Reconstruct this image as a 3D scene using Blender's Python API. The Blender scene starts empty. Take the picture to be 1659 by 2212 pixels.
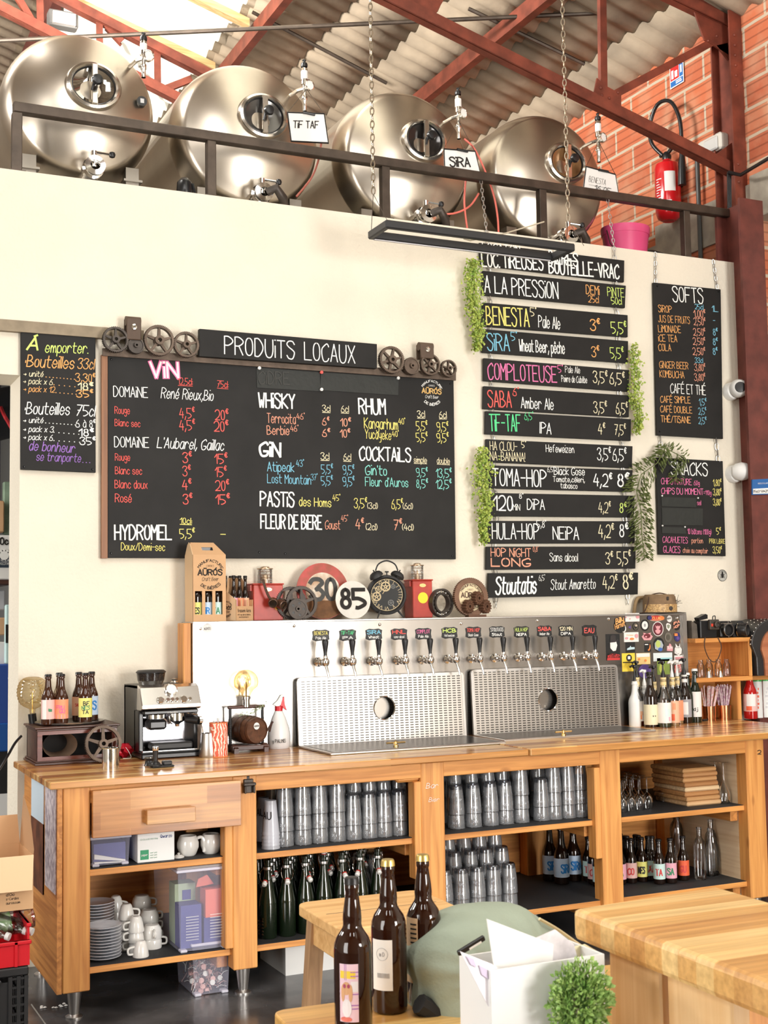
import bpy, bmesh, math, random
from mathutils import Vector as V, Matrix
PI = math.pi
sc = bpy.context.scene
COL = sc.collection
random.seed(7)

# ---------------------------------------------------------------- camera
IMW, IMH, FPX = 1659.0, 2212.0, 2772.5
CAMZ = 1.615
yaw, pitch, roll = 0.43943395, 0.07944009, -0.01594897
_cy, _sy, _cp, _sp = math.cos(yaw), math.sin(yaw), math.cos(pitch), math.sin(pitch)
FW = V((_sy*_cp, _cy*_cp, _sp)); _rt = V((_cy, -_sy, 0)); _up = _rt.cross(FW)
_c, _s = math.cos(roll), math.sin(roll)
RT = _c*_rt + _s*_up; UP = -_s*_rt + _c*_up
CAM = V((0, 0, CAMZ))
cd = bpy.data.cameras.new('camera'); cam = bpy.data.objects.new('camera', cd); COL.objects.link(cam)
cam.matrix_world = Matrix(((RT.x, UP.x, -FW.x, 0), (RT.y, UP.y, -FW.y, 0), (RT.z, UP.z, -FW.z, CAMZ), (0, 0, 0, 1)))
cd.sensor_fit = 'VERTICAL'; cd.sensor_height = 24.0; cd.sensor_width = 18.0
cd.lens = 24.0*FPX/IMH; cd.clip_start = 0.05; cd.clip_end = 200
cd.dof.use_dof = True; cd.dof.focus_distance = 5.8; cd.dof.aperture_fstop = cd.lens/1000/0.0035
sc.camera = cam

# ---------------------------------------------------------------- world, lights, exposure
w = bpy.data.worlds.new('daylight'); sc.world = w; w.use_nodes = True
bg = w.node_tree.nodes['Background']; bg.inputs[0].default_value = (1.0, 0.965, 0.91, 1); bg.inputs[1].default_value = 0.95
def area(name, loc, target, sx, sy, power, col=(1, 1, 1)):
    l = bpy.data.lights.new(name, 'AREA'); l.shape = 'RECTANGLE'; l.size = sx; l.size_y = sy; l.energy = power; l.color = col
    o = bpy.data.objects.new(name, l); COL.objects.link(o); o.location = loc
    o.rotation_euler = (V(target)-V(loc)).to_track_quat('-Z', 'Y').to_euler(); return o
area('doorway_daylight', (4.2, -3.2, 1.75), (3.0, 6.0, 1.3), 1.9, 3.2, 470, (1, .975, .94))
area('left_window_daylight', (-3.6, .6, 1.9), (1.8, 6.0, 1.5), 2.4, 3.0, 175, (1, .98, .95))
for _x, _y in ((-1.5, .5), (.8, -.6), (.8, 2.6), (3.2, .8)): area('roof_light_daylight', (_x, _y, 5.6), (_x+.6, _y+3.0, 0), .5, 1.8, 36, (1, .98, .95))
area('brick_fill_light', (-4.4, 7.6, 5.0), (5.7, 7.8, 4.9), 1.8, 1.2, 300, (1, .98, .95))  # fill light added to brighten the brick wall, no known window there
area('deck_fill_light', (.2, 7.3, 5.7), (4.2, 9.6, 6.7), 2.4, .4, 300, (1, .97, .92))  # upward fill added to lift the roof and steelwork, not a fixture of the hall
area('passage_fill_light', (6.4, 3.6, 3.9), (6.9, 3.0, 1.2), .5, 2.0, 45, (1, .94, .85))  # fill added so the steel tap wall reflects a brighter passage
area('store_lamp', (-.9, 6.95, 2.55), (1.1, 6.42, 1.5), .5, .9, 26, (1, .98, .94))
sun = bpy.data.lights.new('sun', 'SUN'); sun.energy = 7.0; sun.angle = 0.02; sun.color = (1, .96, .9)
suno = bpy.data.objects.new('sun', sun); COL.objects.link(suno); suno.rotation_euler = V((.25, .3, -1)).to_track_quat('-Z', 'Y').to_euler()
vs = sc.view_settings
sc.display_settings.display_device = 'sRGB'
vs.view_transform = 'Standard'; vs.look = 'None'; vs.exposure = 0.18; vs.gamma = 1.0; vs.use_curve_mapping = False
try:
    sc.cycles.max_bounces = 10; sc.cycles.diffuse_bounces = 4; sc.cycles.glossy_bounces = 5
    sc.cycles.transmission_bounces = 6; sc.cycles.transparent_max_bounces = 40
    sc.cycles.caustics_reflective = False; sc.cycles.caustics_refractive = False
    sc.cycles.sample_clamp_indirect = 4.0
except Exception:
    pass

# ---------------------------------------------------------------- measuring: a photo pixel to a point on a real plane
def P(px, py, y=None, z=None, x=None):
    d = RT*((px-IMW/2)/FPX) + UP*(-(py-IMH/2)/FPX) + FW
    if y is not None: t = y/d.y
    elif z is not None: t = (z-CAMZ)/d.z
    else: t = x/d.x
    return CAM + d*t
def X(px, y, py=1330): return P(px, py, y=y).x
def mpp(p): return (V(p)-CAM).dot(FW)/FPX      # metres per pixel at a point
YW = 6.27                                      # face of the plaster wall
ZW = 0.959                                     # top of the worktop
ZT = 1.593                                     # top of the tap panel

def curve(pts, n=5):
    pts = [V(p) for p in pts]; o = []
    for i in range(len(pts)-1):
        a, b, c, d = pts[max(i-1, 0)], pts[i], pts[i+1], pts[min(i+2, len(pts)-1)]
        for k in range(n): t = k/n; o.append(.5*(2*b+(c-a)*t+(2*a-5*b+4*c-d)*t*t+(3*b-a-3*c+d)*t**3))
    return o+[pts[-1]]
# ---------------------------------------------------------------- mesh building
class MB:
    def __init__(s): s.v = []; s.f = []; s.m = []; s.sm = []
    def add(s, vs_, fs, mi=0, smooth=False, M=None):
        o = len(s.v)
        s.v += [tuple(M @ V(p)) if M is not None else tuple(p) for p in vs_]
        for f in fs: s.f.append([i+o for i in f]); s.m.append(mi); s.sm.append(smooth)
        return s
    def box(s, c, d, mi=0, M=None, ch=0.0):
        a, b, e = d[0]/2, d[1]/2, d[2]/2
        T = Matrix.Translation(V(c)); M = T @ M if M is not None else T
        if ch <= 0:
            vs_ = [(x, y, z) for x in (-a, a) for y in (-b, b) for z in (-e, e)]
            return s.add(vs_, [(0, 1, 3, 2), (4, 6, 7, 5), (0, 4, 5, 1), (2, 3, 7, 6), (0, 2, 6, 4), (1, 5, 7, 3)], mi, False, M)
        ch = min(ch, a*.9, b*.9, e*.9); vs_ = []; idx = {}
        for sx in (-1, 1):
            for sy in (-1, 1):
                for sz in (-1, 1):
                    for k, p in enumerate(((sx*a, sy*(b-ch), sz*(e-ch)), (sx*(a-ch), sy*b, sz*(e-ch)), (sx*(a-ch), sy*(b-ch), sz*e))):
                        idx[(sx, sy, sz, k)] = len(vs_); vs_.append(p)
        fs = []
        g = lambda *q: idx[q]
        for q in (-1, 1):
            fs.append([g(q, -1, -1, 0), g(q, 1, -1, 0), g(q, 1, 1, 0), g(q, -1, 1, 0)])
            fs.append([g(-1, q, -1, 1), g(1, q, -1, 1), g(1, q, 1, 1), g(-1, q, 1, 1)])
            fs.append([g(-1, -1, q, 2), g(1, -1, q, 2), g(1, 1, q, 2), g(-1, 1, q, 2)])
            for r in (-1, 1):
                fs.append([g(q, r, -1, 0), g(q, r, 1, 0), g(q, r, 1, 1), g(q, r, -1, 1)])
                fs.append([g(q, -1, r, 0), g(q, 1, r, 0), g(q, 1, r, 2), g(q, -1, r, 2)])
                fs.append([g(-1, q, r, 1), g(1, q, r, 1), g(1, q, r, 2), g(-1, q, r, 2)])
                for t in (-1, 1): fs.append([g(q, r, t, 0), g(q, r, t, 1), g(q, r, t, 2)])
        return s.add(vs_, fs, mi, False, M)
    def bb(s, x0, x1, y0, y1, z0, z1, mi=0, ch=0.0):
        return s.box(((x0+x1)/2, (y0+y1)/2, (z0+z1)/2), (abs(x1-x0), abs(y1-y0), abs(z1-z0)), mi, None, ch)
    def lathe(s, prof, seg=20, c=(0, 0, 0), mi=0, M=None, smooth=True, sx=1, sy=1, a0=0, a1=2*PI):
        T = Matrix.Translation(V(c)); M = T @ M if M is not None else T
        full = abs(a1-a0-2*PI) < 1e-6; n = seg if full else seg+1
        vs_ = []; fs = []; rings = []
        for r, z in prof:
            if r < 1e-6: rings.append([len(vs_)]*n); vs_.append((0, 0, z))
            else:
                rings.append(list(range(len(vs_), len(vs_)+n)))
                vs_ += [(sx*r*math.cos(a0+(a1-a0)*k/seg), sy*r*math.sin(a0+(a1-a0)*k/seg), z) for k in range(n)]
        for A, B in zip(rings, rings[1:]):
            for k in range(seg):
                j = (k+1) % n; q = []
                for i in (A[k], A[j], B[j], B[k]):
                    if i not in q: q.append(i)
                if len(q) > 2: fs.append(q)
        return s.add(vs_, fs, mi, smooth, M)
    def tube(s, pts, r, seg=8, mi=0, closed=False, cap=True, M=None):
        pts = [V(p) for p in pts]; n = len(pts); rs = r if isinstance(r, (list, tuple)) else [r]*n
        vs_ = []; fs = []; nrm = None
        for i, p in enumerate(pts):
            t = (pts[(i+1) % n]-pts[i-1]) if closed else (pts[min(i+1, n-1)]-pts[max(i-1, 0)])
            if t.length < 1e-9: t = V((0, 0, 1))
            t.normalize()
            if nrm is None:
                nrm = t.cross(V((0, 0, 1)))
                if nrm.length < 1e-3: nrm = t.cross(V((1, 0, 0)))
            else: nrm = nrm - t*nrm.dot(t)
            if nrm.length < 1e-6: nrm = t.orthogonal()
            nrm.normalize(); b = t.cross(nrm)
            vs_ += [p + (nrm*math.cos(2*PI*k/seg)+b*math.sin(2*PI*k/seg))*rs[i] for k in range(seg)]
        m = n if closed else n-1
        for i in range(m):
            for k in range(seg):
                k2 = (k+1) % seg; i2 = (i+1) % n
                fs.append([i*seg+k, i*seg+k2, i2*seg+k2, i2*seg+k])
        if cap and not closed: fs.append(list(range(seg))); fs.append([(n-1)*seg+k for k in range(seg)])
        return s.add(vs_, fs, mi, True, M)
    def prism(s, poly, O, U, W, N, d, mi=0, smooth=False):
        """polygon (u,v) in the frame O,U,W, from the plane O back along N by d"""
        O, U, W, N = V(O), V(U), V(W), V(N); n = len(poly)
        a = [O+U*u+W*v for u, v in poly]; b = [p+N*d for p in a]
        fs = [list(range(n)), [n+k for k in range(n)]]+[[k, (k+1) % n, n+(k+1) % n, n+k] for k in range(n)]
        return s.add(a+b, fs, mi, smooth)
    def quad(s, a, b, c, d, mi=0): return s.add([a, b, c, d], [(0, 1, 2, 3)], mi)
    def ring(s, outer, inner, d, mi=0, M=None, mi_side=None):
        """flat ring in local xy from z=0 to z=d; outer and inner are point lists of one length"""
        n = len(outer)
        vs_ = [(x, y, z) for z in (0, d) for L in (outer, inner) for x, y in L]; fs = []
        for k in range(n):
            j = (k+1) % n
            fs += [(k, j, n+j, n+k), (2*n+k, 2*n+j, 3*n+j, 3*n+k), (k, j, 2*n+j, 2*n+k), (n+k, n+j, 3*n+j, 3*n+k)]
        return s.add(vs_, fs, mi, False, M)
    def gear(s, R, T, d, mi=0, M=None, spokes=5, rim=.16, hub=.26, tooth=.06, hubd=1.5):
        T_ = Matrix(M) if M is not None else Matrix()
        o = []; i_ = []
        for k in range(T*4):
            a = 2*PI*(k+.5)/(T*4); r = R if k % 4 in (0, 1) else R*(1-tooth)
            o.append((r*math.cos(a), r*math.sin(a))); q = R*(1-tooth-rim); i_.append((q*math.cos(a), q*math.sin(a)))
        s.ring(o, i_, d, mi, T_)
        c = lambda r, n=20: [(r*math.cos(2*PI*k/n), r*math.sin(2*PI*k/n)) for k in range(n)]
        s.ring(c(R*hub), c(R*hub*.45), d*hubd, mi, T_ @ Matrix.Translation((0, 0, -d*(hubd-1)/2)))
        if spokes:
            for k in range(spokes):
                L = R*(1-tooth-rim*.8)-R*hub*.8; Mx = T_ @ Matrix.Rotation(2*PI*k/spokes+.3, 4, 'Z') @ Matrix.Translation((R*hub*.8+L/2, 0, d/2))
                s.add([(-L/2, -R*.1, -d*.3), (L/2, -R*.065, -d*.3), (L/2, R*.065, -d*.3), (-L/2, R*.1, -d*.3), (-L/2, -R*.1, d*.3), (L/2, -R*.065, d*.3), (L/2, R*.065, d*.3), (-L/2, R*.1, d*.3)],
                      [(0, 1, 2, 3), (4, 5, 6, 7), (0, 1, 5, 4), (2, 3, 7, 6), (0, 3, 7, 4), (1, 2, 6, 5)], mi, False, Mx)
        else: s.ring(c(R*(1-tooth-rim*.9), 40), c(R*hub*.9, 40), d*.6, mi, T_ @ Matrix.Translation((0, 0, d*.2)))
        return s

def mesh(name, mb, mats):
    me = bpy.data.meshes.new(name); me.from_pydata([tuple(p) for p in mb.v], [], mb.f)
    for m in (mats if isinstance(mats, (list, tuple)) else [mats]): me.materials.append(m)
    me.polygons.foreach_set('material_index', mb.m); me.polygons.foreach_set('use_smooth', mb.sm)
    bm = bmesh.new(); bm.from_mesh(me); bmesh.ops.recalc_face_normals(bm, faces=bm.faces); bm.to_mesh(me); bm.free()
    if any(mb.sm): me.set_sharp_from_angle(angle=0.7)
    me.update(); return me
def tag(o, label=None, cat=None, group=None, kind=None):
    if label: o['label'] = label
    if cat: o['category'] = cat
    if group: o['group'] = group
    if kind: o['kind'] = kind
    return o
def thing(name, label, cat, loc=(0, 0, 0), rz=0.0, group=None):
    o = bpy.data.objects.new(name, None); COL.objects.link(o); o.location = loc; o.rotation_euler = (0, 0, rz); o.empty_display_size = .05
    return tag(o, label, cat, group)
def part(name, mb, mats, parent=None, world=False, label=None, bevel=0):
    """one mesh under its thing; world=True: mb is in world coordinates (parent chain unrotated)"""
    if world and parent is not None:
        off = V((0, 0, 0)); q = parent
        while q is not None: off += q.location; q = q.parent
        mb.v = [(p[0]-off.x, p[1]-off.y, p[2]-off.z) for p in mb.v]
    o = bpy.data.objects.new(name, mesh(name, mb, mats)); COL.objects.link(o); o.parent = parent
    if label: o['label'] = label
    if bevel: b = o.modifiers.new('bevel', 'BEVEL'); b.width = bevel; b.segments = 2; b.limit_method = 'ANGLE'
    return o
def solo(name, mb, mats, label, cat, loc=None, rz=0, group=None, bevel=0):
    """a thing that is one mesh; with loc the mesh is local to loc, without it the mesh is in world coordinates and gets an origin at its base"""
    if loc is None:
        xs, ys, zs = zip(*mb.v); loc = ((min(xs)+max(xs))/2, (min(ys)+max(ys))/2, min(zs))
        mb.v = [(p[0]-loc[0], p[1]-loc[1], p[2]-loc[2]) for p in mb.v]
    o = part(name, mb, mats, None, bevel=bevel); o.location = loc; o.rotation_euler = (0, 0, rz)
    return tag(o, label, cat, group)
def struct(name, mb, mats, parent=None, bevel=0):
    o = part(name, mb, mats, parent, bevel=bevel)
    if parent is None: o['kind'] = 'structure'
    return o
def dup(root, loc, rz=0, label=None, group=None, sc_=None):
    def cp(o, par):
        c = o.copy(); COL.objects.link(c); c.parent = par
        for k in o.children: cp(k, c)
        return c
    r = cp(root, None); r.location = loc; r.rotation_euler = (0, 0, rz)
    if label: r['label'] = label
    if group: r['group'] = group
    if sc_: r.scale = (sc_, sc_, sc_) if isinstance(sc_, float) else sc_
    return r

# ---------------------------------------------------------------- materials
MATS = {}
def nodes(name):
    m = bpy.data.materials.new(name); m.use_nodes = True; t = m.node_tree
    return m, t, t.nodes['Principled BSDF']
def mat(name, col=(.8, .8, .8), rough=.5, metal=0.0, coat=0.0, bump=0.0, bscale=40, vary=0.0, vscale=4, spec=.5, dark=None):
    if name in MATS: return MATS[name]
    m, t, b = nodes(name); N, L = t.nodes, t.links
    b.inputs['Base Color'].default_value = (*col, 1); b.inputs['Roughness'].default_value = rough; b.inputs['Metallic'].default_value = metal
    b.inputs['Coat Weight'].default_value = coat; b.inputs['Specular IOR Level'].default_value = spec; b.inputs['Coat Roughness'].default_value = .08
    if bump or vary:
        tc = N.new('ShaderNodeTexCoord')
    if bump:
        n = N.new('ShaderNodeTexNoise'); n.inputs['Scale'].default_value = bscale; n.inputs['Detail'].default_value = 5; L.new(tc.outputs['Object'], n.inputs['Vector'])
        bp = N.new('ShaderNodeBump'); bp.inputs['Strength'].default_value = bump; bp.inputs['Distance'].default_value = .01; L.new(n.outputs['Fac'], bp.inputs['Height']); L.new(bp.outputs[0], b.inputs['Normal'])
    if vary:
        n2 = N.new('ShaderNodeTexNoise'); n2.inputs['Scale'].default_value = vscale; n2.inputs['Detail'].default_value = 6; L.new(tc.outputs['Object'], n2.inputs['Vector'])
        r = N.new('ShaderNodeValToRGB'); r.color_ramp.elements[0].position = .35; r.color_ramp.elements[1].position = .68
        d = dark or tuple(c*(1-vary) for c in col)
        r.color_ramp.elements[0].color = (*d, 1); r.color_ramp.elements[1].color = (*col, 1); L.new(n2.outputs['Fac'], r.inputs[0]); L.new(r.outputs[0], b.inputs['Base Color'])
    MATS[name] = m; return m
def wood(name, c1, c2, axis='x', rough=.5, scale=1.0, coat=0.0):
    if name in MATS: return MATS[name]
    m, t, b = nodes(name); N, L = t.nodes, t.links
    tc = N.new('ShaderNodeTexCoord'); mp = N.new('ShaderNodeMapping'); L.new(tc.outputs['Object'], mp.inputs[0])
    k = {'x': (1.2, 26, 26), 'y': (26, 1.2, 26), 'z': (26, 26, 1.2)}[axis]; mp.inputs['Scale'].default_value = tuple(q*scale for q in k)
    n = N.new('ShaderNodeTexNoise'); n.inputs['Scale'].default_value = 1.6; n.inputs['Detail'].default_value = 7; n.inputs['Distortion'].default_value = .6; L.new(mp.outputs[0], n.inputs['Vector'])
    r = N.new('ShaderNodeValToRGB'); e = r.color_ramp.elements; e[0].position = .3; e[0].color = (*c2, 1); e[1].position = .62; e[1].color = (*c1, 1); L.new(n.outputs['Fac'], r.inputs[0])
    kn = N.new('ShaderNodeTexVoronoi'); kn.inputs['Scale'].default_value = 3.6; mp2 = N.new('ShaderNodeMapping'); L.new(tc.outputs['Object'], mp2.inputs[0])
    k2 = {'x': (.6, 1.5, 1.5), 'y': (1.5, .6, 1.5), 'z': (1.5, 1.5, .6)}[axis]; mp2.inputs['Scale'].default_value = k2; L.new(mp2.outputs[0], kn.inputs['Vector'])
    kr = N.new('ShaderNodeValToRGB'); kr.color_ramp.elements[0].position = .03; kr.color_ramp.elements[0].color = (.42, .3, .22, 1); kr.color_ramp.elements[1].position = .09; kr.color_ramp.elements[1].color = (1, 1, 1, 1); L.new(kn.outputs['Distance'], kr.inputs[0])
    mx = N.new('ShaderNodeMix'); mx.data_type = 'RGBA'; mx.blend_type = 'MULTIPLY'; mx.inputs[0].default_value = .8; L.new(r.outputs[0], mx.inputs[6]); L.new(kr.outputs[0], mx.inputs[7]); L.new(mx.outputs[2], b.inputs['Base Color'])
    bp = N.new('ShaderNodeBump'); bp.inputs['Strength'].default_value = .15; bp.inputs['Distance'].default_value = .004; L.new(n.outputs['Fac'], bp.inputs['Height']); L.new(bp.outputs[0], b.inputs['Normal'])
    b.inputs['Roughness'].default_value = rough; b.inputs['Coat Weight'].default_value = coat; b.inputs['Coat Roughness'].default_value = .12
    MATS[name] = m; return m
def block(name, cols, swap=None, bw=.42, rh=.042, rough=.3, coat=.3):
    """butcher-block strips of differing tone; swap rotates the pattern into another plane"""
    if name in MATS: return MATS[name]
    m, t, b = nodes(name); N, L = t.nodes, t.links
    tc = N.new('ShaderNodeTexCoord'); src = tc.outputs['Object']
    if swap:
        sp = N.new('ShaderNodeSeparateXYZ'); cb = N.new('ShaderNodeCombineXYZ'); L.new(src, sp.inputs[0])
        for i, a in enumerate(swap): L.new(sp.outputs['XYZ'.index(a)], cb.inputs[i])
        src = cb.outputs[0]
    br = N.new('ShaderNodeTexBrick'); br.offset = .37; br.inputs['Scale'].default_value = 1; br.inputs['Mortar Size'].default_value = .0012; br.inputs['Brick Width'].default_value = bw; br.inputs['Row Height'].default_value = rh
    br.inputs['Color1'].default_value = (0, 0, 0, 1); br.inputs['Color2'].default_value = (1, 1, 1, 1); br.inputs['Mortar'].default_value = (.1, .1, .1, 1); L.new(src, br.inputs['Vector'])
    r = N.new('ShaderNodeValToRGB'); el = r.color_ramp.elements
    while len(el) < len(cols): el.new(.5)
    r.color_ramp.interpolation = 'CONSTANT'
    for i, c in enumerate(cols): el[i].position = i/len(cols); el[i].color = (*c, 1)
    L.new(br.outputs['Color'], r.inputs[0])
    mp = N.new('ShaderNodeMapping'); mp.inputs['Scale'].default_value = (2, 45, 45); L.new(src, mp.inputs[0])
    n = N.new('ShaderNodeTexNoise'); n.inputs['Scale'].default_value = 1.5; n.inputs['Detail'].default_value = 6; L.new(mp.outputs[0], n.inputs['Vector'])
    nr = N.new('ShaderNodeValToRGB'); nr.color_ramp.elements[0].position = .3; nr.color_ramp.elements[0].color = (.62, .56, .5, 1); nr.color_ramp.elements[1].position = .65; nr.color_ramp.elements[1].color = (1, 1, 1, 1); L.new(n.outputs['Fac'], nr.inputs[0])
    mx = N.new('ShaderNodeMix'); mx.data_type = 'RGBA'; mx.blend_type = 'MULTIPLY'; mx.inputs[0].default_value = .75; L.new(r.outputs[0], mx.inputs[6]); L.new(nr.outputs[0], mx.inputs[7]); L.new(mx.outputs[2], b.inputs['Base Color'])
    b.inputs['Roughness'].default_value = rough; b.inputs['Coat Weight'].default_value = coat; b.inputs['Coat Roughness'].default_value = .15
    MATS[name] = m; return m
def glass(name, tint=(.93, .95, .96), edge=(.55, .58, .6), gl=.55, base=.05, rough=.03):
    """thin clear wall: see-through head on, darker and mirror-like at its rims"""
    if name in MATS: return MATS[name]
    m, t, b = nodes(name); N, L = t.nodes, t.links; N.remove(b)
    out = N['Material Output']; lw = N.new('ShaderNodeLayerWeight'); lw.inputs['Blend'].default_value = .35
    r = N.new('ShaderNodeValToRGB'); r.color_ramp.elements[0].position = .2; r.color_ramp.elements[0].color = (*tint, 1); r.color_ramp.elements[1].position = .95; r.color_ramp.elements[1].color = (*edge, 1); L.new(lw.outputs['Facing'], r.inputs[0])
    tr = N.new('ShaderNodeBsdfTransparent'); L.new(r.outputs[0], tr.inputs[0])
    g = N.new('ShaderNodeBsdfGlossy'); g.inputs['Roughness'].default_value = rough
    mm = N.new('ShaderNodeMath'); mm.operation = 'MULTIPLY_ADD'; mm.inputs[1].default_value = gl; mm.inputs[2].default_value = base; L.new(lw.outputs['Fresnel'], mm.inputs[0])
    mx = N.new('ShaderNodeMixShader'); L.new(mm.outputs[0], mx.inputs[0]); L.new(tr.outputs[0], mx.inputs[1]); L.new(g.outputs[0], mx.inputs[2]); L.new(mx.outputs[0], out.inputs[0])
    MATS[name] = m; return m
def whitened(name, m0, col, f):
    m = MATS[m0].copy(); m.name = name; t = m.node_tree; N, L = t.nodes, t.links; out = N['Material Output']; src = out.inputs[0].links[0].from_socket
    d = N.new('ShaderNodeBsdfDiffuse'); d.inputs[0].default_value = (*col, 1); mx = N.new('ShaderNodeMixShader'); mx.inputs[0].default_value = f; L.new(src, mx.inputs[1]); L.new(d.outputs[0], mx.inputs[2]); L.new(mx.outputs[0], out.inputs[0]); MATS[name] = m; return m
def haze_plastic(name, col, op):
    if name in MATS: return MATS[name]
    m, t, b = nodes(name); b.inputs['Base Color'].default_value = (*col, 1); b.inputs['Alpha'].default_value = op; b.inputs['Roughness'].default_value = .18
    MATS[name] = m; return m

CREAM = mat('cream_plaster', (.86, .79, .655), .85, bump=.35, bscale=60, vary=.07, vscale=2.2)
PINE_Z = wood('pine_upright', (.78, .37, .105), (.55, .21, .05), 'z')
PINE_X = wood('pine_lengthwise', (.76, .34, .09), (.48, .18, .04), 'x')
PINE_Y = wood('pine_depthwise', (.74, .33, .09), (.46, .17, .04), 'y')
BLOCK = block('butcher_block', [(.62, .29, .08), (.84, .50, .19), (.44, .17, .045), (.90, .60, .26), (.33, .12, .035)])
BLOCKF = block('drawer_block', [(.55, .25, .08), (.68, .36, .13), (.45, .19, .06), (.62, .31, .11), (.38, .15, .05)], swap='XZY', bw=.33, rh=.075, rough=.4)
LINER = mat('black_shelf_liner', (.018, .018, .02), .7, bump=.1, bscale=200)
BOARD = mat('chalkboard_black', (.020, .019, .018), .6, vary=.3, vscale=5, spec=.25)
STEEL = mat('brushed_steel', (.62, .60, .58), .34, 1.0, bump=.02, bscale=150)
PANEL = mat('stainless_panel', (.50, .47, .44), .25, 1.0, vary=.12, vscale=1.5)
CHROME = mat('polished_chrome', (.85, .84, .82), .08, 1.0)
TANK = mat('tank_stainless', (.62, .55, .46), .30, 1.0, vary=.18, vscale=3)
TANKR = mat('tank_fittings_steel', (.72, .69, .64), .18, 1.0)
BLACK = mat('black_plastic', (.012, .012, .013), .3)
MATTEB = mat('matte_black_metal', (.02, .02, .021), .5)
RUSTR = mat('red_oxide_paint', (.25, .058, .032), .55, vary=.45, vscale=9, bump=.08, bscale=60)
RUSTD = mat('dark_red_oxide', (.17, .04, .028), .6, vary=.4, vscale=10, bump=.15, bscale=50)
IRON = mat('brown_mill_steel', (.105, .08, .062), .45, .6, vary=.35, vscale=12)
CASTI = mat('worn_cast_iron', (.16, .115, .085), .55, .5, vary=.35, vscale=20, bump=.15, bscale=90)
GEARD = mat('grey_gear_iron', (.085, .07, .06), .5, .5, vary=.3, vscale=25)
CARD = mat('kraft_card', (.66, .40, .21), .8, vary=.08, vscale=8)
CARDL = mat('pale_kraft_card', (.78, .55, .33), .8)
WHITE = mat('white_paint', (.82, .82, .80), .5)
CERAM = mat('white_glazed_ceramic', (.78, .76, .72), .12, coat=.4)
PAPER = mat('white_paper', (.86, .85, .82), .7)
AMBER = mat('amber_beer_glass', (.045, .012, .004), .05, coat=.5)
AMBERD = mat('dark_amber_glass', (.012, .005, .003), .05, coat=.6)
GREENB = mat('dark_green_bottle_glass', (.006, .012, .005), .04, coat=.6)
GLASS = glass('clear_glass', (.97, .975, .98), (.66, .68, .70), .8, .05)
GLASSP = glass('beer_glass', (.985, .988, .99), (.78, .81, .86), 1.3, .08)
GLASSH = whitened('brightened_beer_glass', 'beer_glass', (.90, .92, .96), .12)  # white diffuse mixed in to stand for bright surroundings refracted by the glass
GOLDGL = glass('amber_bulb_glass', (.985, .91, .74), (.86, .66, .36), .5, .06)
CLEARP = haze_plastic('clear_lilac_plastic', (.74, .74, .92), .20)
COPPER = mat('copper', (.80, .36, .18), .2, 1.0)
BRASS = mat('brass', (.75, .55, .25), .25, 1.0)
REDM = mat('red_enamel', (.52, .045, .025), .4, vary=.3, vscale=14)
DKWOOD = wood('dark_stained_wood', (.085, .032, .02), (.03, .012, .009), 'x', rough=.35)
CHALK = {k: mat('chalk_'+n, c, .8) for k, n, c in (('W', 'white', (.92, .92, .88)), ('Y', 'yellow', (.90, .78, .22)), ('O', 'orange', (.85, .42, .14)), ('B', 'blue', (.22, .55, .72)),
    ('K', 'pink', (.85, .20, .42)), ('R', 'red', (.88, .13, .11)), ('G', 'green', (.12, .72, .30)), ('P', 'purple', (.33, .17, .55)), ('C', 'cream', (.82, .74, .50)), ('L', 'lime', (.66, .82, .20)),
    ('S', 'salmon', (.82, .36, .24)), ('D', 'faint_grey', (.055, .055, .05)), ('T', 'teal', (.25, .70, .62)), ('X', 'ink_black', (.015, .012, .01)), ('A', 'gold', (.72, .46, .16)))}
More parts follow.
